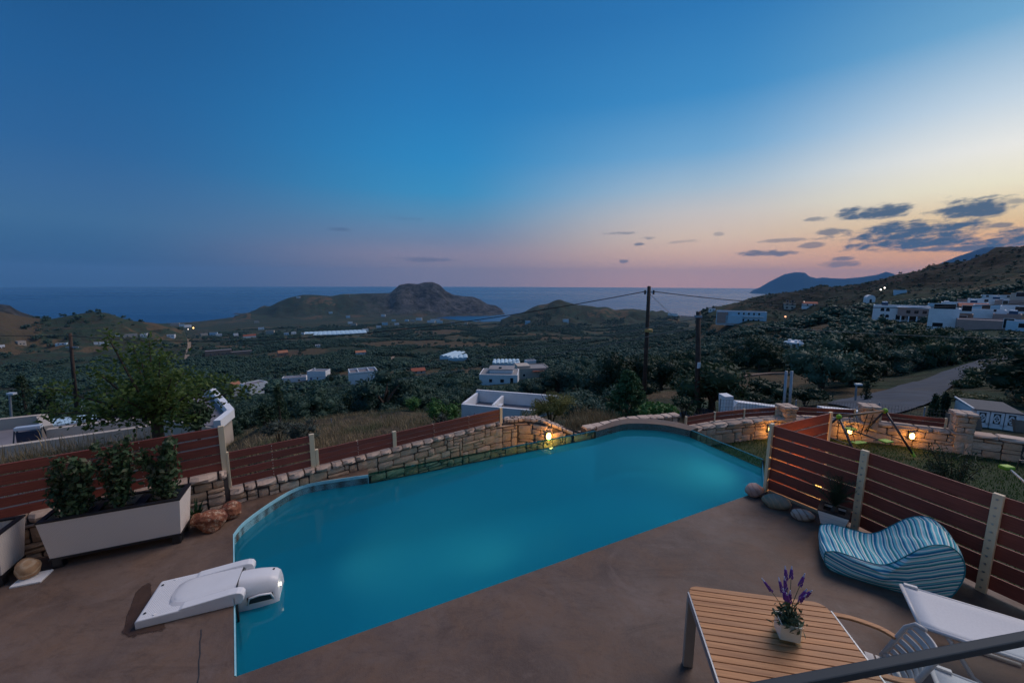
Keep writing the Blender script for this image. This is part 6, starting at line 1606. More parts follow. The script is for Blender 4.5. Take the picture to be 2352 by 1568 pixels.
# ------------------------------------------------------------------ square planter with a small palm
q = P(1905,1234); sx_ = Vector((.87,.49,0)).normalized()
a_, b_ = P(1868,1218), P(1908,1234)
root, pts_ = planter(P(1872,1222)-sx_*.0, (P(1912,1236)-P(1872,1222)), .34, .34, .34, 'square white wicker planter holding a small dark palm', 'wicker_white', False)
pc = pts_(.17,.17,.24)
def palm(p, label):
    g = random.Random(9); root = thing('potted_palm', label, 'palm', p)
    MB().tube([p-Vector((0,0,.05)), p+Vector((0,0,.06)), p+Vector((.01,0,.16))], [.045,.05,.03], 8).build('trunk', MATS['bark'], root)
    for k in range(17):
        a = 2.4*k+g.uniform(-.3,.3); le = g.uniform(.25,.95) if k > 4 else g.uniform(.05,.3); L = g.uniform(.36,.52); d = Vector((math.cos(a), math.sin(a), 0)); s_ = Vector((-d.y, d.x, 0)); b = MB()
        pp = [p+Vector((0,0,.14))+d*(L*le*q*(1+.3*q))+Vector((0,0,L*(q*(1.15-le*.35)-.45*le*q*q))) for q in np.linspace(0, 1, 9)]
        b.tube(pp, [.006-.0005*i for i in range(9)], 4)
        for i in range(2, 9):
            for sg in (-1, 1):
                for h_ in (0, .5):
                    c = pp[i-1].lerp(pp[i], h_+.01); ll = .13*(1-.55*(i/9)**2); t_ = (pp[i]-pp[i-1]).normalized(); tip = c+s_*(sg*ll*.8)+t_*ll*.65+Vector((0,0,.03-.02*le)); w_ = t_*.009
                    b.add([c-w_, c+w_, tip], [(0,1,2)])
        b.build('frond', MATS['palm_leaf'], root)
palm(pc, 'small dark palm growing in the square white planter')

# ------------------------------------------------------------------ teak table, vase, chair, loungers
TZ = .74
tFL, tFR = P(1577,1342,TZ), P(1893,1383,TZ); tex = (tFR-tFL); tex.z = 0; TW = tex.length; tex.normalize(); tey = Vector((tex.y, -tex.x, 0))   # tey towards the camera
TL = 1.42
root = thing('table', 'teak slatted table with grey steel sides in the lower right', 'table', tFL+tex*TW/2+tey*TL/2-Vector((0,0,TZ)))
def TT(x, y, z): return Vector((tFL.x, tFL.y, 0))+tex*x+tey*y+Vector((0,0,z))
ns = 24; pitch = TL/ns
for i in range(ns):
    y0, y1 = i*pitch+.002, (i+1)*pitch-.004; r_ = .10
    def inset(y): 
        k = max(0, r_-y, r_-(TL-y)); return r_-math.sqrt(max(0, r_*r_-k*k)) if k > 0 else 0
    if i in (0, ns-1):
        yy = np.linspace(y0, y1, 6); poly = [(inset(y), y) for y in yy]+[(TW-inset(y), y) for y in yy[::-1]]
    else:
        poly = [(inset(y0), y0), (inset(y1), y1), (TW-inset(y1), y1), (TW-inset(y0), y0)]
    m_ = len(poly); vs = [TT(x, y, TZ-.022) for x, y in poly]+[TT(x, y, TZ) for x, y in poly]
    o = bpy.data.objects.new('slat', None) if False else None
    b = MB().add([( (v_-TT(0,0,0)).dot(tex), (v_-TT(0,0,0)).dot(tey), v_.z) for v_ in vs], [tuple(range(m_)), tuple(range(m_, 2*m_))[::-1]]+[(k, k+m_, (k+1)%m_+m_, (k+1)%m_) for k in range(m_)])
    me_ = b.mesh('slat', MATS['teak']); me_.transform(Matrix(((tex.x, tey.x, 0, 0), (tex.y, tey.y, 0, 0), (0, 0, 1, 0), (0, 0, 0, 1)))) if False else None
    o = bpy.data.objects.new('slat', me_); col.objects.link(o); o.parent = root
    o.matrix_local = Matrix(((tex.x, -tey.x*-1, 0, 0), (tex.y, tey.y, 0, 0), (0, 0, 1, 0), (0, 0, 0, 1))); o.location = TT(0,0,0)-wloc(root)
    bv = o.modifiers.new('bevel', 'BEVEL'); bv.width = .0025; bv.segments = 1; bv.limit_method = 'ANGLE'
for x in (.0, TW): MB().bar(TT(x+(-.006 if x == 0 else .006), .09, TZ-.03), TT(x+(-.006 if x == 0 else .006), TL-.09, TZ-.03), .012, .062).build('side_rail', MATS['steel_grey'], root)
for y in (.06, TL-.06): MB().bar(TT(.08, y, TZ-.048), TT(TW-.08, y, TZ-.048), .04, .05).build('end_rail', MATS['steel_grey'], root)
MB().box(TT(TW/2, TL/2, TZ-.04), (TW-.2, TL-.2, .012), tex, tey).build('under_tray', MATS['grey_gap'], root)
for x in (.03, TW-.03):
    for y in (.10, TL-.10): MB().bar(TT(x, y, 0), TT(x, y, TZ-.065), .05, .085, tuple(tex)).build('leg', MATS['beige_metal'], root, bevel=.004, seg=1)
# vase
vc = P(1806,1462,TZ); vx = Vector((.92,-.10,0)).normalized(); vx = Vector((math.cos(-.28), math.sin(-.28), 0)); vy = Vector((-vx.y, vx.x, 0)); s_ = .155; vh = .165
root = thing('vase', 'square glass vase with a white liner on the teak table', 'vase', vc)
g_ = MB(); 
def ring_box(b, c, so, si, z0, z1):
    oc = [(-so,-so),(so,-so),(so,so),(-so,so)]; ic = [(-si,-si),(si,-si),(si,si),(-si,si)]
    vs = [c+vx*x+vy*y+Vector((0,0,z)) for z in (z0, z1) for q in (oc, ic) for x, y in q]
    fs = []
    for i in range(4):
        j = (i+1) % 4; fs += [(i, j, 8+j, 8+i), (4+j, 4+i, 12+i, 12+j), (8+i, 8+j, 12+j, 12+i), (j, i, 4+i, 4+j)]
    b.add(vs, fs)
ring_box(g_, vc, s_/2, s_/2-.007, 0, vh); g_.box(vc+Vector((0,0,.011)), (s_-.016, s_-.016, .022), vx, vy); g_.build('glass_body', MATS['clear_glass'], root)
w_ = MB(); ring_box(w_, vc, s_/2-.009, s_/2-.014, .026, vh-.008); w_.build('liner', MATS['white_ceramic'], root)
MB().box(vc+Vector((0,0,vh-.03)), (s_-.03, s_-.03, .012), vx, vy).build('soil', MATS['soil'], root)
def lavender():
    g = random.Random(21); root = thing('lavender', 'lavender plant with purple flower spikes in the glass vase', 'flower', vc+Vector((0,0,vh-.024)))
    st_ = MB(); base = vc+Vector((0,0,vh-.024)); lv = []; ln = []
    for k in range(13):
        a = g.uniform(0, 6.28); sp = g.uniform(.02,.13); h = g.uniform(.13,.29) if k > 2 else .31; tip = base+Vector((math.cos(a)*sp, math.sin(a)*sp, h)); mid = base+Vector((math.cos(a)*sp*.3, math.sin(a)*sp*.3, h*.5))
        st_.tube([base+Vector((g.uniform(-.03,.03), g.uniform(-.03,.03), -.01)), mid, tip], [.0035,.003,.002], 5)
        f = MB(); d = (tip-mid).normalized(); ln_ = g.uniform(.06,.085)
        for q in range(9):
            for w in range(4):
                aa = q*1.1+w*1.57; rr_ = .0125*(1-.6*q/9); c = tip+d*(ln_*q/9)+Vector((math.cos(aa)*rr_, math.sin(aa)*rr_, 0)); f.ico(c, (.0055,.0055,.007), 1)
        fl = f.build('flower_spike', MATS['lavender_flower'], root)
        MB().tube([tip+d*ln_*.96, tip+d*(ln_*1.35)], [.006,.0035], 6).build('tip', MATS['lavender_tip'], fl)
    st_.build('stem', MATS['lavender_leaf'], root)
    for k in range(260):
        a = g.uniform(0, 6.28); r_ = abs(g.gauss(.05,.035)); lv.append(base+Vector((math.cos(a)*r_, math.sin(a)*r_, g.uniform(.0,.13)-r_*.3))); ln.append((math.cos(a)*.5, math.sin(a)*.5, .6))
    v, f = leaves_mesh(lv, ln, .055, .017, 4, .7); obj('foliage', np_mesh('foliage', v-np.array(wloc(root)), f, MATS['lavender_leaf']), root)
    v, f = leaves_mesh([base+Vector((math.cos(a)*.085, math.sin(a)*.085, -.005+.015*(i%3))) for i, a in enumerate(np.linspace(0, 6, 13))], [(.2,.1,1)]*13, .085, .036, 9, .45); obj('foliage', np_mesh('foliage', v-np.array(wloc(root)), f, MATS['lavender_leaf']), root)
lavender()
# sun loungers
def lounger(c_far, c_near, z, label, L=1.92):
    """c_far, c_near: the two corners of the head end"""
    a, b = Vector((c_far.x, c_far.y, z)), Vector((c_near.x, c_near.y, z)); w = b-a; W = w.length; w.normalize(); d = Vector((-w.y, w.x, 0)); d = d if d.x > 0 else -d
    root = thing('sun_lounger', label, 'sun lounger', a+w*W/2+d*L/2-Vector((0,0,z)))
    def T(x, y, zz): return a+d*x+w*y+Vector((0,0,zz-z))
    f = MB()
    for y in (0.0, W): f.tube([T(-.01, y, z+.01), T(.4, y, z+.004), T(L*.66, y, z-.01), T(L, y, z-.02)], .017, 8)
    f.tube([T(-.01, 0, z+.01), T(-.01, W, z+.01)], .017, 8); f.tube([T(L, 0, z-.02), T(L, W, z-.02)], .017, 8)
    f.build('frame', MATS['white_metal'], root, smooth=True)
    s_ = MB(); n_, m_ = 14, 7; vs = []
    for i in range(n_+1):
        for j in range(m_+1):
            q = j/m_; vs.append(T(L*i/n_, W*q, z+.017-.02*i/n_-.035*math.sin(math.pi*q)*math.sin(math.pi*i/n_)**.5))
    s_.add(vs, [(i*(m_+1)+j, (i+1)*(m_+1)+j, (i+1)*(m_+1)+j+1, i*(m_+1)+j+1) for i in range(n_) for j in range(m_)])
    o = s_.build('sling', MATS['textilene'], root, smooth=True); so = o.modifiers.new('thick', 'SOLIDIFY'); so.thickness = .004
    MB().box(T(.06, -.0, z+.03), (.10,.03,.02), d, w).box(T(.28, .06, z-.02), (.05,.03,.04), d, w).build('strap', MATS['white_metal'], root)
    for y in (.02, W-.02):
        MB().tube([T(.16, y, z), T(.24, y, z*.72), T(.36, y, z*.28), T(.46, y, .06), T(.60, y, .018), T(.85, y, .018)], .018, 8).build('leg', MATS['white_metal'], root, smooth=True)
        MB().tube([T(L-.15, y, z-.02), T(L-.25, y, z*.5), T(L-.45, y, .018), T(L-.9, y, .018)], .018, 8).build('leg', MATS['white_metal'], root, smooth=True)
    return root
lounger(P(2072,1346,.44), P(2117,1441,.44), .44, 'white sling sun lounger stretching out at the right edge of the deck')
lounger(P(2140,1534,.40), P(2200,1680,.40), .40, 'second white sling sun lounger below, seen through the balcony glass')
# slatted garden chair facing the table
def chair():
    cf, cn = P(2122,1436,.84), P(2176,1549,.80); w = (cn-cf); w.z = 0; W = w.length; w.normalize(); fdir = Vector((w.y, -w.x, 0)); fdir = fdir if fdir.x < 0 else -fdir
    root = thing('garden_chair', 'pale resin garden chair with a slatted back and wooden arms by the table', 'chair', Vector((cf.x, cf.y, 0))+w*W/2+fdir*.28)
    o0 = Vector((cf.x, cf.y, 0))
    def T(x, y, z): return o0+fdir*x+w*y+Vector((0,0,z))
    lean = .30
    def bk(y, z):      # point of the curved back
        q = (y/W-.5)*2; return T(.17-(z-.46)*lean*1.2-.0+.075*q*q-.03, y, z)
    rows_z = np.linspace(.50, .83, 7)
    for k, zz in enumerate(rows_z):
        b = MB(); h = .036 if k < 6 else .05; n_ = 12; vs = []
        for i in range(n_+1):
            y = W*(.05+.9*i/n_); c = bk(y, zz); up_ = (bk(y, zz+.02)-bk(y, zz)).normalized(); nm = fdir
            vs += [c-up_*h/2-nm*.007, c+up_*h/2-nm*.007, c+up_*h/2+nm*.007, c-up_*h/2+nm*.007]
        b.add(vs, [(i*4+j, i*4+(j+1)%4, (i+1)*4+(j+1)%4, (i+1)*4+j) for i in range(n_) for j in range(4)]+[(3,2,1,0),(n_*4,n_*4+1,n_*4+2,n_*4+3)]); b.build('slat', MATS['chair_resin'], root, bevel=.003, seg=1)
    for y in (.0, W):
        MB().tube([bk(y, .46), bk(y, .62), bk(y, .78), bk(y+(.03 if y == 0 else -.03), .85), bk(y+(.09 if y == 0 else -.09), .865)], .017, 8).build('back_frame', MATS['chair_resin'], root, smooth=True)
        ys = -.03 if y == 0 else .03
        MB().bar(T(.10, y+ys*.3, .0), bk(y, .5), .035, .03).build('leg', MATS['chair_resin'], root); MB().bar(T(.56, y+ys*.2, .0), T(.54, y+ys*.3, .64), .035, .03).build('leg', MATS['chair_resin'], root)
        arm = [bk(y, .66), T(.24, y+ys*1.6, .665), T(.42, y+ys*2.2, .66), T(.58, y+ys*1.4, .65)]
        ap = catmull(arm, 6); b = MB(); vs = []
        for i, p in enumerate(ap):
            t_ = (ap[min(i+1, len(ap)-1)]-ap[max(i-1, 0)]).normalized(); sd = Vector((-t_.y, t_.x, 0)).normalized(); vs += [p-sd*.024-Vector((0,0,.011)), p+sd*.024-Vector((0,0,.011)), p+sd*.024+Vector((0,0,.011)), p-sd*.024+Vector((0,0,.011))]
        n_ = len(ap)-1; b.add(vs, [(i*4+j, i*4+(j+1)%4, (i+1)*4+(j+1)%4, (i+1)*4+j) for i in range(n_) for j in range(4)]+[(3,2,1,0),(n_*4,n_*4+1,n_*4+2,n_*4+3)]); b.build('armrest', MATS['teak'], root, bevel=.006)
    for k in range(6): MB().box(T(.16+.07*k, W/2, .45), (.055, W*.94, .016), fdir, w).build('seat_slat', MATS['chair_resin'], root)
chair()

# ------------------------------------------------------------------ balcony of the house behind the camera
ra, rb = P(1690,1566,2.72), P(2352,1442,2.72); rd = (rb-ra); rd.z = 0; rd.normalize(); rn = Vector((-rd.y, rd.x, 0))
root = thing('balcony_railing', 'dark steel handrail with a glass pane crossing the lower right corner', 'railing', ra+rd*.2-Vector((0,0,1.05)))
A_r, B_r = ra-rd*2.2-rn*.012, ra+rd*2.6-rn*.012
MB().bar(A_r+Vector((0,0,-.012)), B_r+Vector((0,0,-.012)), .022, .018).build('handrail', MATS['rail_steel'], root, bevel=.003)
MB().bar(A_r+Vector((0,0,-.505)), B_r+Vector((0,0,-.505)), .01, .98).build('pane', MATS['clear_glass'], root)
rel = Vector((0, 0, 0))
b = MB(); q0, q1 = A_r-rd*1+rn*.03, B_r+rd*.5+rn*.03; q2, q3 = Vector((q1.x, -2.2, 0)), Vector((q0.x, -2.2, 0))
o = b.prism([(q0.x,q0.y),(q1.x,q1.y),(q2.x,q2.y),(q3.x,q3.y)], 1.45, 1.68).build('balcony_slab', MATS['flat_roof']); tag(o, kind='structure')
o = MB().box((0, -2.4, 3.2), (22, .4, 6.4)).build('house_wall', MATS['house_render']); tag(o, kind='structure')

# ------------------------------------------------------------------ swing set and seesaw on the lawn
def swing():
    aL, aR = PT(1927, 957, 10.6), PT(2033, 943, 10.9); d = (aR-aL); d.z = 0; d.normalize(); nn = Vector((-d.y, d.x, 0))
    root = thing('swing_set', 'dark metal swing set with lime green joints standing on the lawn', 'swing set', (aL+aR)/2*1.0-Vector((0,0,(aL+aR).z/2+1.0)))
    b = MB(); b.tube([aL-d*.05, aR+d*.05], .032, 10); b.build('top_bar', MATS['swing_rust'], root, smooth=True)
    for a, sg in ((aL, -1), (aR, 1)):
        for s2 in (-1, 1):
            ft = Vector((a.x, a.y, 0))+d*sg*.14+nn*s2*.72; ft.z = -1.0 if s2 > 0 else -.93
            MB().tube([a, ft], .027, 8).build('leg', MATS['swing_tube'], root, smooth=True)
            MB().tube([ft, ft-nn*s2*.1+Vector((0,0,.13))], .036, 8).build('leg_cap', MATS['green_joint'], root)
        MB().ico(a, (.07,.06,.075), 2).build('joint', MATS['green_joint'], root, smooth=True)
        MB().bar(a*.4+(Vector((a.x,a.y,-1.0))+d*sg*.1-nn*.72)*.6, a*.4+(Vector((a.x,a.y,-1.0))+d*sg*.1+nn*.72)*.6, .02, .02).build('brace', MATS['swing_tube'], root)
    L = (aR-aL).length; zt = min(aL.z, aR.z)
    c1 = aL+d*L*.28; s1_ = Vector((c1.x, c1.y, -.62))-nn*.25
    for k in (-.12, .12): MB().tube([c1+d*k, s1_+d*k], .008, 5).build('rope', MATS['swing_tube'], root)
    MB().box(s1_, (.38,.15,.03), d, nn).build('seat', MATS['green_joint'], root, bevel=.01)
    c2 = aL+d*L*.68; hb = Vector((c2.x, c2.y, -.58))
    for k in (-.1, .1):
        MB().tube([c2+d*k, hb+d*k+nn*.1], .012, 6).build('rod', MATS['swing_tube'], root)
    MB().tube([hb-nn*.45, hb+nn*.45], .02, 8).tube([hb-nn*.3-d*.2, hb-nn*.3+d*.2], .014, 6).tube([hb+nn*.3-d*.2, hb+nn*.3+d*.2], .014, 6).build('glider_frame', MATS['swing_tube'], root)
    for k in (-.45, .45): MB().box(hb+nn*k+Vector((0,0,.03)), (.26,.2,.04), d, nn).build('glider_seat', MATS['green_joint'], root, bevel=.012)
swing()
a, c = P(2318,1076,-.45), P(2420,1165,-.35); root = thing('seesaw', 'thin seesaw bar with a lime green end lying on the lawn at right', 'seesaw', a.lerp(c, .5)-Vector((0,0,.4)))
MB().tube([a, c], .022, 8).build('bar', MATS['galvanised'], root); MB().box(a+Vector((-.06,0,.03)), (.22,.16,.09)).build('seat', MATS['green_joint'], root, bevel=.03)
MB().tube([a+Vector((.1,-.05,0)), a+Vector((.12,-.05,.22)), a+Vector((.3,-.1,.22))], .012, 6).build('handle', MATS['swing_tube'], root)

# ------------------------------------------------------------------ beyond the garden wall: white walls, gate house, mesh fence
def quad_wall(uvs, t_, th, name, label, mat, cat, base=-6):
    pts = [PT(u, v, t_) for u, v in uvs]; y0 = sum(p.y for p in pts)/len(pts); pts = [PY(u, v, y0) for u, v in uvs]; n_ = len(pts)
    vs = [Vector((p.x, p.y-th/2, p.z)) for p in pts]+[Vector((p.x, p.y+th/2, p.z)) for p in pts]
    o = MB().add(vs, [tuple(range(n_))[::-1], tuple(range(n_, 2*n_))]+[(i, (i+1)%n_, (i+1)%n_+n_, i+n_) for i in range(n_)]).build(name, MATS[mat]); 
    bm_ = bmesh.new(); bm_.from_mesh(o.data); bmesh.ops.recalc_face_normals(bm_, faces=bm_.faces); bm_.to_mesh(o.data); bm_.free()
    tag(o, label, cat); return o
quad_wall([(1658,990),(1658,907),(1677,906),(1677,990)], 16.0, .5, 'gate_post', 'white gate post left of the sloping white wall', 'white_wall', 'gate post')
quad_wall([(1664,990),(1666,947),(1690,920.5),(1790,933),(1790,990)], 16.5, .35, 'garden_wall', 'white garden wall with a sloping end beside the white gate post', 'white_wall', 'wall')
quad_wall([(1884,990),(1884,934),(1975,943),(1975,990)], 16.0, .35, 'garden_wall', 'short white garden wall seen between the stone pillars', 'white_wall', 'wall')
def mesh_fence(u0, u1, v0, v1, t0, t1, hgt, label):
    a, c = PT(u0, v0, t0), PT(u1, v1, t1); root = thing('mesh_fence', label, 'fence', a.lerp(c, .5)-Vector((0,0,hgt))); L = (c-a).length; d = (c-a)/L
    m_ = MB(); r_ = .0035
    def strip(p, q, wv): m_.add([p-wv*r_, p+wv*r_, q+wv*r_, q-wv*r_], [(0,1,2,3)])
    for i in range(int(L/.11)+1): p = a+d*(i*.11); m_.bar(p, p-Vector((0,0,hgt)), .005, .005, (0,1,0))
    for k in range(int(hgt/.13)+1): m_.bar(a-Vector((0,0,k*.13)), c-Vector((0,0,k*.13)), .005, .005)
    o = m_.build('wire_mesh', MATS['wire_mesh'], root); o['kind'] = 'stuff'
    n_ = max(2, int(L/2.2))
    for i in range(n_+1): p = a+d*(L*i/n_); MB().tube([p+Vector((0,0,.06)), p-Vector((0,0,hgt+.5))], .022, 8).build('post', MATS['galvanised'], root)
mesh_fence(1655, 1998, 918, 925, 14.2, 14.6, 1.1, 'wire mesh fence behind the garden wall left of the second pillar')
mesh_fence(2020, 2230, 928, 948, 14.4, 14.2, 1.0, 'wire mesh fence behind the garden wall right of the second pillar')
mesh_fence(640, 1090, 968, 950, 20, 22, .8, 'thin wire mesh fence on stakes across the dry grass slope')
def gate_house():
    p, t_ = hit(2285, 984); rz = -math.atan2(p.x, p.y)+R(22)
    root = thing('gate_house', 'small white gate house with a dark roof and an ornamental double gate', 'gate house', p, None, rz); k = t_/F_PX; W = 60*k*1.15; H = 42*k
    MB().box((-W*.54, .7, H*.25), (.16, 1.4, H*1.4)).box((W*.54, .7, H*.25), (.16, 1.4, H*1.4)).box((0, 1.4, H*.2), (W, .14, H*1.4)).build('wall', MATS['white_wall'], root, local=True)
    b = MB(); b.add([(-W*.58,-.1,H*.98),(W*.58,-.1,H*.98),(W*.58,1.5,H*1.08),(-W*.58,1.5,H*1.08),(-W*.58,-.1,H*.92),(W*.58,-.1,H*.92),(W*.58,1.5,H*1.02),(-W*.58,1.5,H*1.02)], [(0,1,2,3),(7,6,5,4),(0,4,5,1),(1,5,6,2),(2,6,7,3),(3,7,4,0)]); b.build('roof', MATS['slate_roof'], root, local=True)
    MB().bar((-W*.6, -.12, H*1.0), (-W*.6, 1.52, H*1.1), .05, .05).build('roof_edge', MATS['white_wall'], root, local=True)
    for i in range(3):
        x0 = -W*.5+i*W/3; fr = MB(); x1 = x0+W/3-.03
        fr.box(((x0+x1)/2, -.05, H*.08), (x1-x0, .05, H*.34)).box(((x0+x1)/2, -.05, H*.88), (x1-x0, .05, H*.1)).box((x0+.04, -.05, H*.5), (.08, .05, H*.7)).box((x1-.04, -.05, H*.5), (.08, .05, H*.7))
        f = fr.build('gate_leaf', MATS['white_wall'], root, local=True)
        MB().box(((x0+x1)/2, -.02, H*.54), (x1-x0-.16, .02, H*.58)).build('backing', MATS['grey_gap'], f, local=True)
        o_ = MB(); cx_ = (x0+x1)/2
        for (cz, rr_) in ((H*.40, H*.09), (H*.66, H*.09), (H*.53, H*.16)): o_.tube([(cx_+math.cos(a)*rr_*.7, -.06, cz+math.sin(a)*rr_) for a in np.linspace(0, 2*math.pi, 13)], .018, 5)
        o_.build('scrollwork', MATS['white_wall'], f, local=True)
gate_house()
quad_wall([(2180,1000),(2185,950),(2240,957),(2245,1000)], hit(2285,984)[1]*.99, .4, 'stone_wall', 'low dark stone boundary wall left of the gate house', 'stone_house', 'stone wall')
quad_wall([(2318,1010),(2318,960),(2420,972),(2420,1020)], hit(2285,984)[1]*.99, .4, 'stone_wall', 'low dark stone boundary wall right of the gate house', 'stone_house', 'stone wall')
# ------------------------------------------------------------------ olive groves
def olive_lumps(seed):
    g = random.Random(seed); L = []
    for k in range(9):
        a = g.uniform(0, 6.28); r_ = g.uniform(.5, 1.6) if k else 0; z = g.uniform(1.7, 3.0)-r_*.25; s_ = g.uniform(.55, 1.1)
        L.append((math.cos(a)*r_, math.sin(a)*r_, z, s_, s_, s_*.8))
    for k in range(5):
        a = k*1.26+g.uniform(-.3,.3); L.append((math.cos(a)*1.35, math.sin(a)*1.35, 1.15+g.uniform(-.2,.2), .75, .75, .6))
    return L
OL = [crown_object_mesh('crown', 50+i, 2500, olive_lumps(50+i), .26, .10, MATS['olive_leaf'], .70, shell=.66, tilt=1.0) for i in range(4)]
OD = [crown_object_mesh('crown', 80+i, 2500, olive_lumps(80+i), .26, .115, MATS['dark_leaf'], .72, shell=.66, tilt=1.0) for i in range(2)]
FARC = [crown_object_mesh('crown', 150+i, 150, olive_lumps(50+i), .7, .34, MATS['olive_leaf'], .80) for i in range(3)]
def trunk_mesh(seed):
    g = random.Random(seed); b = MB(); b.tube([(0,0,-.9),(.06,.02,.4),(-.04,.05,1.2)], [.24,.19,.14], 7)
    for k in range(4): a = k*1.6+g.random(); b.tube([(-.04,.05,1.0),(math.cos(a)*.4,math.sin(a)*.4,1.6),(math.cos(a)*.9,math.sin(a)*.9,2.2)], [.11,.08,.04], 5)
    return b.mesh('trunk', MATS['bark'])
TK = [trunk_mesh(i) for i in range(2)]
g = np.random.default_rng(12)
pts = []
for (d0, d1, sp) in ((15, 600, 5.2), (600, 1000, 7.5), (1000, 1700, 11.0)):
    n_ = int(2*d1/sp); xs = (np.arange(n_)-n_/2)*sp; gx, gy = np.meshgrid(xs, np.arange(2, int(d1/sp)+1)*sp)
    x = gx.ravel()+g.uniform(-.42,.42,gx.size)*sp; y = gy.ravel()+g.uniform(-.42,.42,gx.size)*sp
    d = np.hypot(x, y); az = np.degrees(np.arctan2(x, y))
    ok = (d >= d0) & (d < d1) & (np.abs(az) < 57)
    x, y, d, az = x[ok], y[ok], d[ok], az[ok]
    keep = np.ones(len(x), bool)
    keep &= ~((d < 40) & (az < 8) & (az > -58) & (d < 30+fbm(x/8, y/8, 2, 4)*6))
    keep &= ~((d < 17.5) & (az > 6)); keep &= ~((d < 22) & (az > 26))
    keep &= g.random(len(x)) > np.clip(clearing(x, y)*1.6, 0, 1)*.93
    keep &= (fbm(x/55, y/55, 3, 9) > -.30+np.clip((d-500)/900, 0, .22)) | ((az > 30) & (d < 240))
    keep &= ~((d > 1700) | ((d > 1350) & (fbm(x/150, y/150, 2, 91) > .05)))
    keep &= ~((d > 330) & (az > 27) & (g.random(len(x)) > np.clip(.62-(d-330)/1200, .2, 1)))     # bare hillside
    keep &= ~((d > 700) & (az < -38) & (g.random(len(x)) > .18))
    keep &= ~((d > 700) & (az > 24))
    keep &= seg_dist(x, y, ROAD) > 5.2
    for (ex_, ey_, er) in EXCL: keep &= np.hypot(x-ex_, y-ey_) > er
    x, y, d, az = x[keep], y[keep], d[keep], az[keep]; z = hz(x, y)
    s_ = g.uniform(.80, 1.45, len(x))*np.where(d > 600, 1.25, 1.0)*np.where(d > 1000, 1.25, 1.0)*np.where((d > 330) & (az > 27), .42, 1)
    s_ *= np.where(d < 26, .72, 1)*(1+.55*fbm(x/38, y/38, 3, 71))
    for (a0, a1, hd, tn) in SIGHT:
        near_ = (az > a0) & (az < a1) & (d < hd+3); s_ = np.where(near_, np.minimum(s_, (3.5+tn*d-z)/4.1), s_)
    ok = s_ > .28; x, y, z, s_, d, az = x[ok], y[ok], z[ok], s_[ok], d[ok], az[ok]
    pts += list(zip(x, y, z, s_, d, az))
pts.sort(key=lambda q: q[4]/q[3])
# keep sight lines to the poles' feet and small near features free
NEAR_N = 292
REG = [(-46, 'at far left behind the solar heater roof'), (-38, 'behind the leafy tree'), (-28, 'below the white cubic house'), (-18, 'below the blue-doored white house'), (-8, 'below the house with roof partition walls'), (3, 'around the bright rounded small tree'), (12, 'behind the yellow-green shrub'),
       (20, 'behind the taller utility pole'), (28, 'around the shorter utility pole'), (36, 'behind the two galvanised posts'), (44, 'on the slope above the road bend'), (99, 'beside the road below the village')]
def region_label(az, d, dark=False):
    w = next(t_ for a_, t_ in REG if az < a_)
    kd = 'dark green bushy tree' if dark else 'grey-green olive tree'
    bd = 'nearer' if d < 62 else 'farther'
    return (f'{bd} {kd} {w}'[:110], f'{bd} trees {w}')
def region_label_old(az, d):
    if az < -24: return ('olive tree in the dense grove at the left, beyond the neighbours\' roofs', 'olive trees of the left grove')
    if az < 8: return ('olive tree in the grove between the dry grass slope and the white valley houses', 'olive trees below the dry grass slope')
    if az < 32: return ('olive tree in the grove around and behind the two wooden utility poles', 'olive trees behind the utility poles')
    return ('olive tree on the right hand slope between the road and the village', 'olive trees by the road')
for i, (x, y, z, s_, d, az) in enumerate(pts[:NEAR_N]):
    dark = g.random() < (.45 if az > 14 else .22)
    lab, grp = region_label(az, d, dark); root = thing('olive_tree', lab, 'tree', (x, y, z-.15), grp, g.uniform(0, 6.28)); root.scale = (s_*g.uniform(.9,1.15), s_*g.uniform(.9,1.15), s_*g.uniform(.85,1.1))
    obj('crown', (OD[i % 2] if dark else OL[i % 4]), root); obj('trunk', TK[i % 2], root)
far_pts = pts[NEAR_N:]
fp = np.array(far_pts)
# far grove: one object, crowns set on points by geometry nodes
src = []
for i in range(3):
    x, y, z, s_, d, az = far_pts[i]
    lab, grp = region_label(az, d); root = thing('olive_tree', lab, 'tree', (x, y, z-.15), grp); root.scale = (s_, s_, s_); src.append(obj('crown', FARC[i], root)); obj('trunk', TK[0], root)
fp = fp[3:]
me = bpy.data.meshes.new('olive_grove'); me.vertices.add(len(fp)); me.vertices.foreach_set('co', np.stack([fp[:,0], fp[:,1], fp[:,2]-.2], -1).astype(np.float32).ravel())
a = me.attributes.new('size', 'FLOAT_VECTOR', 'POINT'); k_ = fp[:,3:4]*np.concatenate([g.uniform(.9,1.2,(len(fp),2)), g.uniform(.8,1.1,(len(fp),1))], 1); a.data.foreach_set('vector', k_.astype(np.float32).ravel())
a = me.attributes.new('turn', 'FLOAT_VECTOR', 'POINT'); a.data.foreach_set('vector', np.stack([np.zeros(len(fp)), np.zeros(len(fp)), g.uniform(0, 6.28, len(fp))], -1).astype(np.float32).ravel())
a = me.attributes.new('variant', 'INT', 'POINT'); a.data.foreach_set('value', g.integers(0, 3, len(fp)).astype(np.int32))
grove = bpy.data.objects.new('olive_grove', me); col.objects.link(grove); tag(grove, kind='stuff')
ng = bpy.data.node_groups.new('grove_nodes', 'GeometryNodeTree'); ng.interface.new_socket('Geometry', in_out='INPUT', socket_type='NodeSocketGeometry'); ng.interface.new_socket('Geometry', in_out='OUTPUT', socket_type='NodeSocketGeometry')
gi, go = ng.nodes.new('NodeGroupInput'), ng.nodes.new('NodeGroupOutput'); iop = ng.nodes.new('GeometryNodeInstanceOnPoints'); jn = ng.nodes.new('GeometryNodeJoinGeometry')
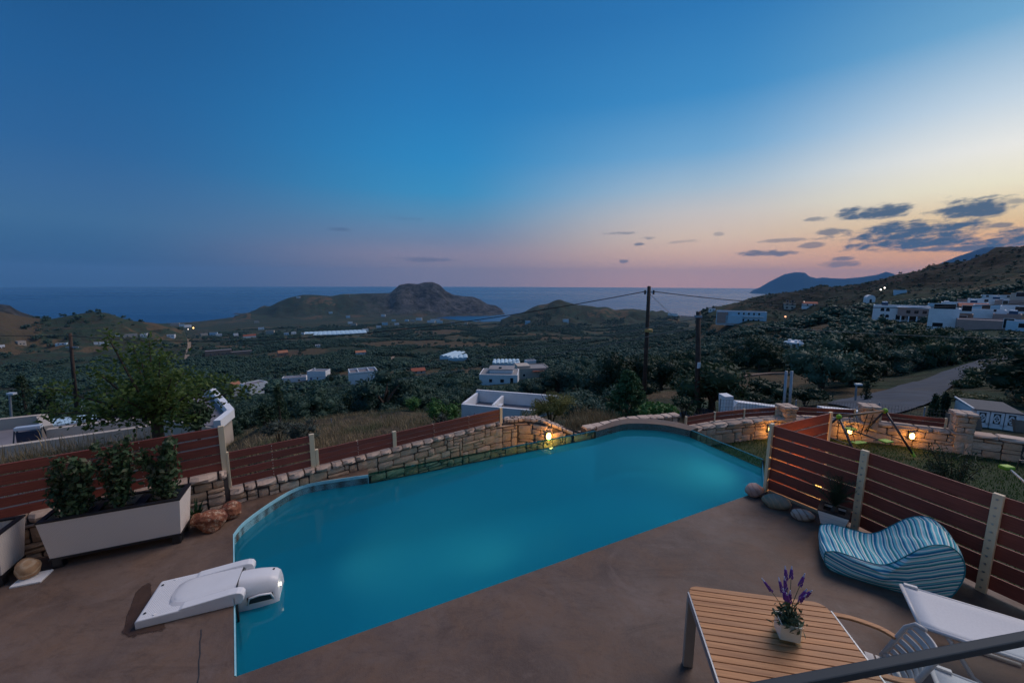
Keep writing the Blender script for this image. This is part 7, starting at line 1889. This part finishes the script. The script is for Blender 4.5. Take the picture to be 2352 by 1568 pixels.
for s_o in src:
    oi = ng.nodes.new('GeometryNodeObjectInfo'); oi.inputs['Object'].default_value = s_o; oi.transform_space = 'ORIGINAL'; oi.inputs['As Instance'].default_value = True
    ng.links.new(oi.outputs['Geometry'], jn.inputs[0])
iop.inputs['Pick Instance'].default_value = True
def nattr(nm, ty): n_ = ng.nodes.new('GeometryNodeInputNamedAttribute'); n_.data_type = ty; n_.inputs[0].default_value = nm; return [o_ for o_ in n_.outputs if o_.enabled][0]
ng.links.new(gi.outputs[0], iop.inputs['Points']); ng.links.new(jn.outputs[0], iop.inputs['Instance'])
ng.links.new(nattr('size', 'FLOAT_VECTOR'), iop.inputs['Scale']); ng.links.new(nattr('turn', 'FLOAT_VECTOR'), iop.inputs['Rotation']); ng.links.new(nattr('variant', 'INT'), iop.inputs['Instance Index'])
ng.links.new(iop.outputs[0], go.inputs[0])
md = grove.modifiers.new('grove', 'NODES'); md.node_group = ng
print('olives', len(pts), 'far', len(fp), 'village front', sum(1 for q in pts if 38 < q[5] < 50 and 80 < q[4] < 250)); open('/tmp/dbg.txt','w').write(str([(round(e[0]),round(e[1]),round(e[2])) for e in EXCL if e[0]>60 and e[1]<200])+str([(round(c.x),round(c.y),r) for c,r in CLEAR])+str([(round(c.x),round(c.y)) for c in ROAD]))

# ------------------------------------------------------------------ single trees and shrubs
def bush(u, vb, vt, wpx, t_, label, mat, seed, n=900, leaf=.10, lw=.05, name='shrub', cat='shrub', stems=True, lumps_n=12, core=.55, zb=None, squash=1.0, dry=False):
    p = PT(u, vb, t_); H = (vb-vt)*t_/F_PX*.97; W = wpx*t_/F_PX; gg = random.Random(seed); root = thing(name, label, cat, p)
    L = []
    for k in range(lumps_n):
        a = gg.uniform(0, 6.28); r_ = W*.33*math.sqrt(gg.random()); z = H*(.25+.58*gg.random())*(1-.25*r_/(W*.33+1e-6)); s_ = W*gg.uniform(.16,.25)
        L.append((math.cos(a)*r_, math.sin(a)*r_, z, s_, s_, min(s_*squash, H*.24)))
    obj('foliage' if name == 'shrub' else 'crown', crown_object_mesh('foliage', seed, n, L, leaf, lw, MATS[mat], core, shell=.35, tilt=1.0), root)
    if stems:
        b = MB()
        for k in range(7): a = k*.9+gg.random(); b.tube([(0,0,-.4),(math.cos(a)*W*.1,math.sin(a)*W*.1,H*.3),(math.cos(a)*W*.3,math.sin(a)*W*.3,H*.72)], [.05*H/2,.03*H/2,.012], 5)
        obj('trunk', b.mesh('trunk', MATS['bark']), root)
    EXCL.append((p.x, p.y, W*.5)); return root
# leafy tree on the left: ascending wind-blown sprays
def leafy_tree():
    base = PT(362, 1000, 10.2); k = 10.2/F_PX; gg = random.Random(4); root = thing('leafy_tree', 'broad young leafy tree with upswept branches behind the left fence', 'tree', base-Vector((0,0,.9)))
    b = MB(); b.tube([base-Vector((0,0,1.2)), base+Vector((.02,0,.25)), base+Vector((.0,0,.55))], [.15,.12,.10], 9)
    cs = []; ns_ = []
    br = [(q_[0]*1.28, q_[1]*.86) for q_ in [(-1.75,.35),(-1.25,.75),(-1.5,1.15),(-.95,1.5),(-.65,2.1),(-.3,1.7),(-.05,2.35),(.25,1.9),(.45,1.35),(.75,2.05),(.95,1.55),(1.3,1.1),(1.45,.7),(1.2,.35),(-.6,.9),(.5,.8),(-.9,.2),(0.1,1.2),(-1.9,.05),(.9,.15),(1.55,1.35),(-.45,2.55),(.1,1.0),(.7,1.1)]]
    for i, (dx, dz) in enumerate(br):
        dy = gg.uniform(-1.0, 1.0); tip = base+Vector((dx, dy, .45+dz)); mid = base+Vector((dx*.45, dy*.4, .55+dz*.35)); pp = catmull([base+Vector((0,0,.45)), mid, tip], 7); b.tube(pp, list(np.linspace(.055, .006, len(pp))), 5)
        for q in range(250):
            f = gg.uniform(.25, 1.04)**.8; c = pp[min(len(pp)-1, int(f*(len(pp)-1)))]; sp = .26*(1.25-f*.75); cs.append(c+Vector((gg.gauss(0,sp), gg.gauss(0,sp), gg.gauss(0,sp*.75)))); ns_.append((gg.uniform(-.4,.4), gg.uniform(-.4,.4), .8))
    b.build('trunk', MATS['bark'], root)
    v, f = leaves_mesh(cs, ns_, .12, .075, 7, .7); obj('crown', np_mesh('crown', v-np.array(wloc(root)), f, MATS['mulberry_leaf']), root)
leafy_tree()
bush(455, 985, 915, 80, 9.6, 'low dense shrub with pale flowers at the right foot of the leafy tree', 'dark_leaf', 31, 900, .09, .05)
def conifer(u, vb, vt, wpx, t_, label, seed, mat='conifer_leaf', n=1900):
    p = PT(u, vb, t_); H = (vb-vt)*t_/F_PX; W = wpx*t_/F_PX; gg = np.random.default_rng(seed); root = thing('conifer', label, 'tree', p-Vector((0,0,.6)))
    MB().tube([p-Vector((0,0,.8)), p+Vector((0,0,H*.9))], [.13,.02], 7).build('trunk', MATS['bark'], root)
    cs = []; ns_ = []
    nb = 46
    for k in range(nb):
        z = H*(.06+.92*(k/nb)); r_ = W/2*(1-(k/nb))**.8*gg.uniform(.75,1.12)+.05; a = k*2.4+gg.uniform(-.4,.4)
        m_ = int(n/nb)
        for q in range(m_):
            f = gg.uniform(.1, 1.0)**.6; c = (math.cos(a)*r_*f+gg.normal(0,.07*W*.5), math.sin(a)*r_*f+gg.normal(0,.07*W*.5), z+.25*r_*f*f+gg.normal(0,.05)); cs.append(c); ns_.append((math.cos(a)*.6, math.sin(a)*.6, .5))
    v, f = leaves_mesh(cs, ns_, .17, .055, seed, .8); obj('crown', np_mesh('crown', v, f, MATS[mat]), root, (0,0,.6)); EXCL.append((p.x, p.y, W*.4)); return root
conifer(1438, 972, 850, 118, 17.5, 'dense dark green conifer left of the taller utility pole', 5, n=6500)
conifer(1470, 965, 900, 70, 18.5, 'smaller dark conifer touching the dense one on its right', 6, n=3000)
conifer(62, 958, 858, 62, 26, 'dark conifer rising behind the roofs at far left', 7, 'dark_leaf', 2200)
conifer(112, 962, 895, 60, 24, 'rounder dark conifer right of the far left one', 8, 'dark_leaf', 1800)
conifer(644, 975, 880, 44, 26, 'narrow dark conifer beside the white cubic house', 9, 'dark_leaf', 1900)
conifer(607, 985, 930, 70, 21, 'drooping dark conifer by the white roof corner, left end of the dry slope', 10, 'dark_leaf', 1600)
conifer(2140, 975, 905, 22, 17, 'slim dark cypress beside the road', 12, 'dark_leaf', 900)
conifer(2163, 972, 900, 28, 17.5, 'bushier cypress just right of the slim one beside the road', 13, 'dark_leaf', 1000)
conifer(1988, 918, 872, 20, 27, 'little dark cypress at the near bend of the road', 14, 'dark_leaf', 500)
bush(1266, 965, 888, 112, 16, 'round yellow-green shrub with bare tangled stems above the crazy paved wall', 'bush_leaf', 32, 5200, .10, .028, core=.45)
bush(1018, 975, 902, 84, 15.5, 'bright green rounded small tree behind the lowest fence panel', 'fig_leaf', 33, 1500, .10, .045, name='small_tree', cat='tree')
bush(952, 945, 905, 52, 24, 'green bush left of the bright rounded small tree', 'fig_leaf', 34, 700, .13, .06)
bush(1508, 960, 916, 92, 14.5, 'broad-leaved green fig bush right of the dense conifer', 'fig_leaf', 35, 900, .15, .10, core=.5)
bush(1570, 950, 905, 70, 19, 'dull green bush between the two utility poles', 'dark_leaf', 36, 900, .11, .05)
bush(1210, 975, 935, 60, 15, 'low bright green weeds at the left end of the crazy paved wall', 'dry_green_leaf', 37, 600, .10, .03, core=0, stems=False)
bush(700, 1010, 952, 90, 12.5, 'grey-green sage bush on the dry slope', 'sage_leaf', 38, 1500, .09, .025, core=.5)
bush(640, 1000, 955, 90, 13.2, 'paler grey-green sage bush left of another on the dry slope', 'sage_leaf', 39, 1500, .09, .025, core=.5)
bush(1010, 985, 940, 50, 14, 'small silvery bush right under the bright rounded small tree', 'sage_leaf', 40, 700, .08, .025, core=.5)
for i, (u, vb, vt, w_, t_, lab) in enumerate([(2150,905,745,104,52,'left half of the tall dark pair of eucalyptus trees below the village'),(2222,880,752,100,54,'right half of the tall dark pair of eucalyptus trees below the village')]):
    bush(u, vb, vt, w_, t_, lab, 'tall_leaf' if 'tall_leaf' in MATS else 'dark_leaf', 60+i, 2600, .42, .15, 'eucalyptus_tree', 'tree', True, 18, .55, squash=1.4)
bush(2305, 900, 838, 170, 34, 'wide dark thicket filling the inside of the road bend', 'dark_leaf', 64, 2600, .24, .12, lumps_n=20, core=.7)
bush(2240, 912, 862, 90, 30, 'dark thicket shoulder reaching the road on the left of the wide one', 'dark_leaf', 65, 1400, .22, .11, lumps_n=12, core=.7)
for i, (u, vb, vt, w_, t_) in enumerate([(2040,752,728,52,150),(2095,760,735,60,140),(2128,748,722,40,160),(2165,772,748,60,120),(2320,772,738,62,120),(2352,768,735,50,115),(1990,745,722,44,170),(1960,735,715,40,190)]):
    bush(u, vb, vt, w_, t_, ['dark bushy tree just under the arched village house','wide dark tree between the arched house and the tall cube house','small dark tree against the tall white cube house','dark tree at the foot of the tall white cube house','dark tree right of the low pink building','dark tree at the right edge beside the pale blue building','dark tree left of the arched village house','dark tree farther left of the arched village house'][i], 'dark_leaf', 160+i, 420, .9, .45, 'village_tree', 'tree', True, 9, .7)
bush(2345, 800, 752, 90, 85, 'dark tree under the pale blue building at the right edge', 'dark_leaf', 66, 1200, .5, .24, 'dark_tree', 'tree')
bush(1745, 925, 868, 150, 22, 'dark spreading thicket in front of the curved grey lane wall', 'dark_leaf', 67, 2000, .18, .09, lumps_n=16, core=.7)
bush(1850, 925, 880, 90, 25, 'dark thicket right of the two galvanised posts', 'dark_leaf', 68, 1200, .18, .09, lumps_n=12, core=.7)
bush(2280, 940, 905, 130, 24, 'brown-green scrub on the bank above the gate house', 'dry_green_leaf', 69, 1500, .14, .05, lumps_n=16, core=.5)
bush(2345, 945, 900, 90, 24, 'brownish scrub at the right edge above the gate house', 'dry_leaf', 70, 1000, .14, .05, lumps_n=12, core=.5)
bush(2200, 925, 890, 60, 26, 'small brownish scrub clump beside the road', 'dry_green_leaf', 71, 700, .14, .05, lumps_n=8, core=.5)
# feathery shrub on the lawn, bent by the wind
def feathery():
    base = PT(2185, 1150, 8.3); gg = random.Random(8); root = thing('feathery_shrub', 'dark feathery shrub blown sideways on the lawn behind the deck fence', 'shrub', base); b = MB(); cs = []; ns_ = []
    for k in range(30):
        a = gg.uniform(0, 6.28); sp = gg.uniform(.1,.85); h = gg.uniform(.45,1.25); tip = base+Vector((math.cos(a)*sp*.8-.18, math.sin(a)*sp*.6, h)); pp = catmull([base+Vector((gg.uniform(-.06,.06),gg.uniform(-.06,.06),0)), base.lerp(tip,.5)+Vector((0,0,.1)), tip], 6); b.tube(pp, list(np.linspace(.012,.003,len(pp))), 4)
        for q in range(60): f = gg.uniform(.2,1.05); c = pp[min(len(pp)-1,int(f*(len(pp)-1)))]; cs.append(c+Vector((gg.gauss(0,.075),gg.gauss(0,.075),gg.gauss(0,.06)))); ns_.append((-.5,0,.4))
    b.build('stem', MATS['bark'], root); v, f = leaves_mesh(cs, ns_, .13, .018, 5, .9); obj('foliage', np_mesh('foliage', v-np.array(wloc(root)), f, MATS['dark_leaf']), root)
feathery()
# ------------------------------------------------------------------ grass
def blades(name, P0, h, w, mats, mi, seed, bend=.5, parent=None):
    g = np.random.default_rng(seed); n = len(P0); a = g.uniform(0, 6.28, n); d = np.stack([np.cos(a), np.sin(a), np.zeros(n)], -1); s_ = np.stack([-np.sin(a), np.cos(a), np.zeros(n)], -1)
    hh = (h*g.uniform(.5, 1.25, n))[:, None]; ww = (w*g.uniform(.7,1.3,n))[:, None]; le = (bend*g.uniform(.1,1.0,n))[:, None]
    up_ = np.array([0,0,1.0]); m1 = P0+d*hh*le*.35+up_*hh*.55; tp = P0+d*hh*le+up_*hh*(1-.3*le)
    v = np.stack([P0-s_*ww/2, P0+s_*ww/2, m1+s_*ww*.35, m1-s_*ww*.35, tp], 1).reshape(-1, 3); b_ = np.arange(n)[:, None]*5
    f = np.concatenate([b_+[0,1,2], b_+[0,2,3], b_+[3,2,4]]); m_ = np.tile(mi, 3) if mi is not None else None
    o = obj(name, np_mesh(name, v, f, mats, m_), parent); tag(o, kind='stuff'); return o
g2 = np.random.default_rng(33)
n_ = 46000; az = np.radians(g2.uniform(-57, 12, n_)); d = 7.6+ (g2.random(n_)**1.3)*22; x, y = d*np.sin(az), d*np.cos(az)
cl = fbm(x/1.1, y/1.1, 3, 21); keep = (cl > -.25)
# outside the property: behind the left wall line
wv = (np.stack([x, y], -1)-np.array([wl1.x, wl1.y]))@np.array([fnrm.x, fnrm.y]); keep &= wv > .75
for q in ((frontp[0]+backp[0])/2, V2(P(1290,970,.1))): keep &= np.hypot(x-q.x, y-q.y) > 1.1
keep &= ~((np.degrees(az) > 4) & (d < 13.5))
x, y, d, cl = x[keep], y[keep], d[keep], cl[keep]; P0 = np.stack([x, y, hz(x, y)-.03], -1)
gm = fbm(x/2.3, y/2.3, 3, 57); mi = np.where(gm > .16, 1, 0)
blades('dry_grass', P0, .30, .014, [MATS['dry_leaf'], MATS['dry_green_leaf']], mi, 3, .7)
# dry tufts near the poles and wall
tx = []
for (u, v, t_, r_, k) in [(1365,948,15,.9,1500),(1640,962,15.5,.9,900),(1700,958,15.5,1.0,1100),(1745,955,15,.8,700),(1335,962,14,.6,600),(1595,965,17,.6,400),(2110,975,16,1.2,900),(60,1052,9.5,1.6,2600),(230,1035,9.2,1.3,1700)]:
    c = PT(u, v, t_); q = g2.normal(0, .45, (k, 2))*r_; xx, yy = c.x+q[:,0], c.y+q[:,1]; zz = np.minimum(np.maximum(hz(xx, yy), c.z-.35), c.z-.05); tx.append(np.stack([xx, yy, zz], -1))
blades('dry_tufts', np.concatenate(tx), .42, .013, [MATS['dry_leaf']], None, 8, .6)
# lawn blades
V = np.array(LAWN_V); F = np.array(LAWN_F); k = 60000; ci = V[F].mean(1); areas = np.linalg.norm(np.cross(V[F[:,1]]-V[F[:,0]], V[F[:,3]]-V[F[:,0]]), axis=1); dist = np.hypot(ci[:,0], ci[:,1]); wgt = areas/np.maximum(dist, 3)**1.2
fi = g2.choice(len(F), k, p=wgt/wgt.sum()); a, b = g2.random(k)[:,None], g2.random(k)[:,None]; q = V[F[fi]]; P0 = (q[:,0]*(1-a)+q[:,1]*a)*(1-b)+(q[:,3]*(1-a)+q[:,2]*a)*b
blades('lawn_grass', P0, .055, .011, [MATS['lawn_leaf']], None, 9, .8)
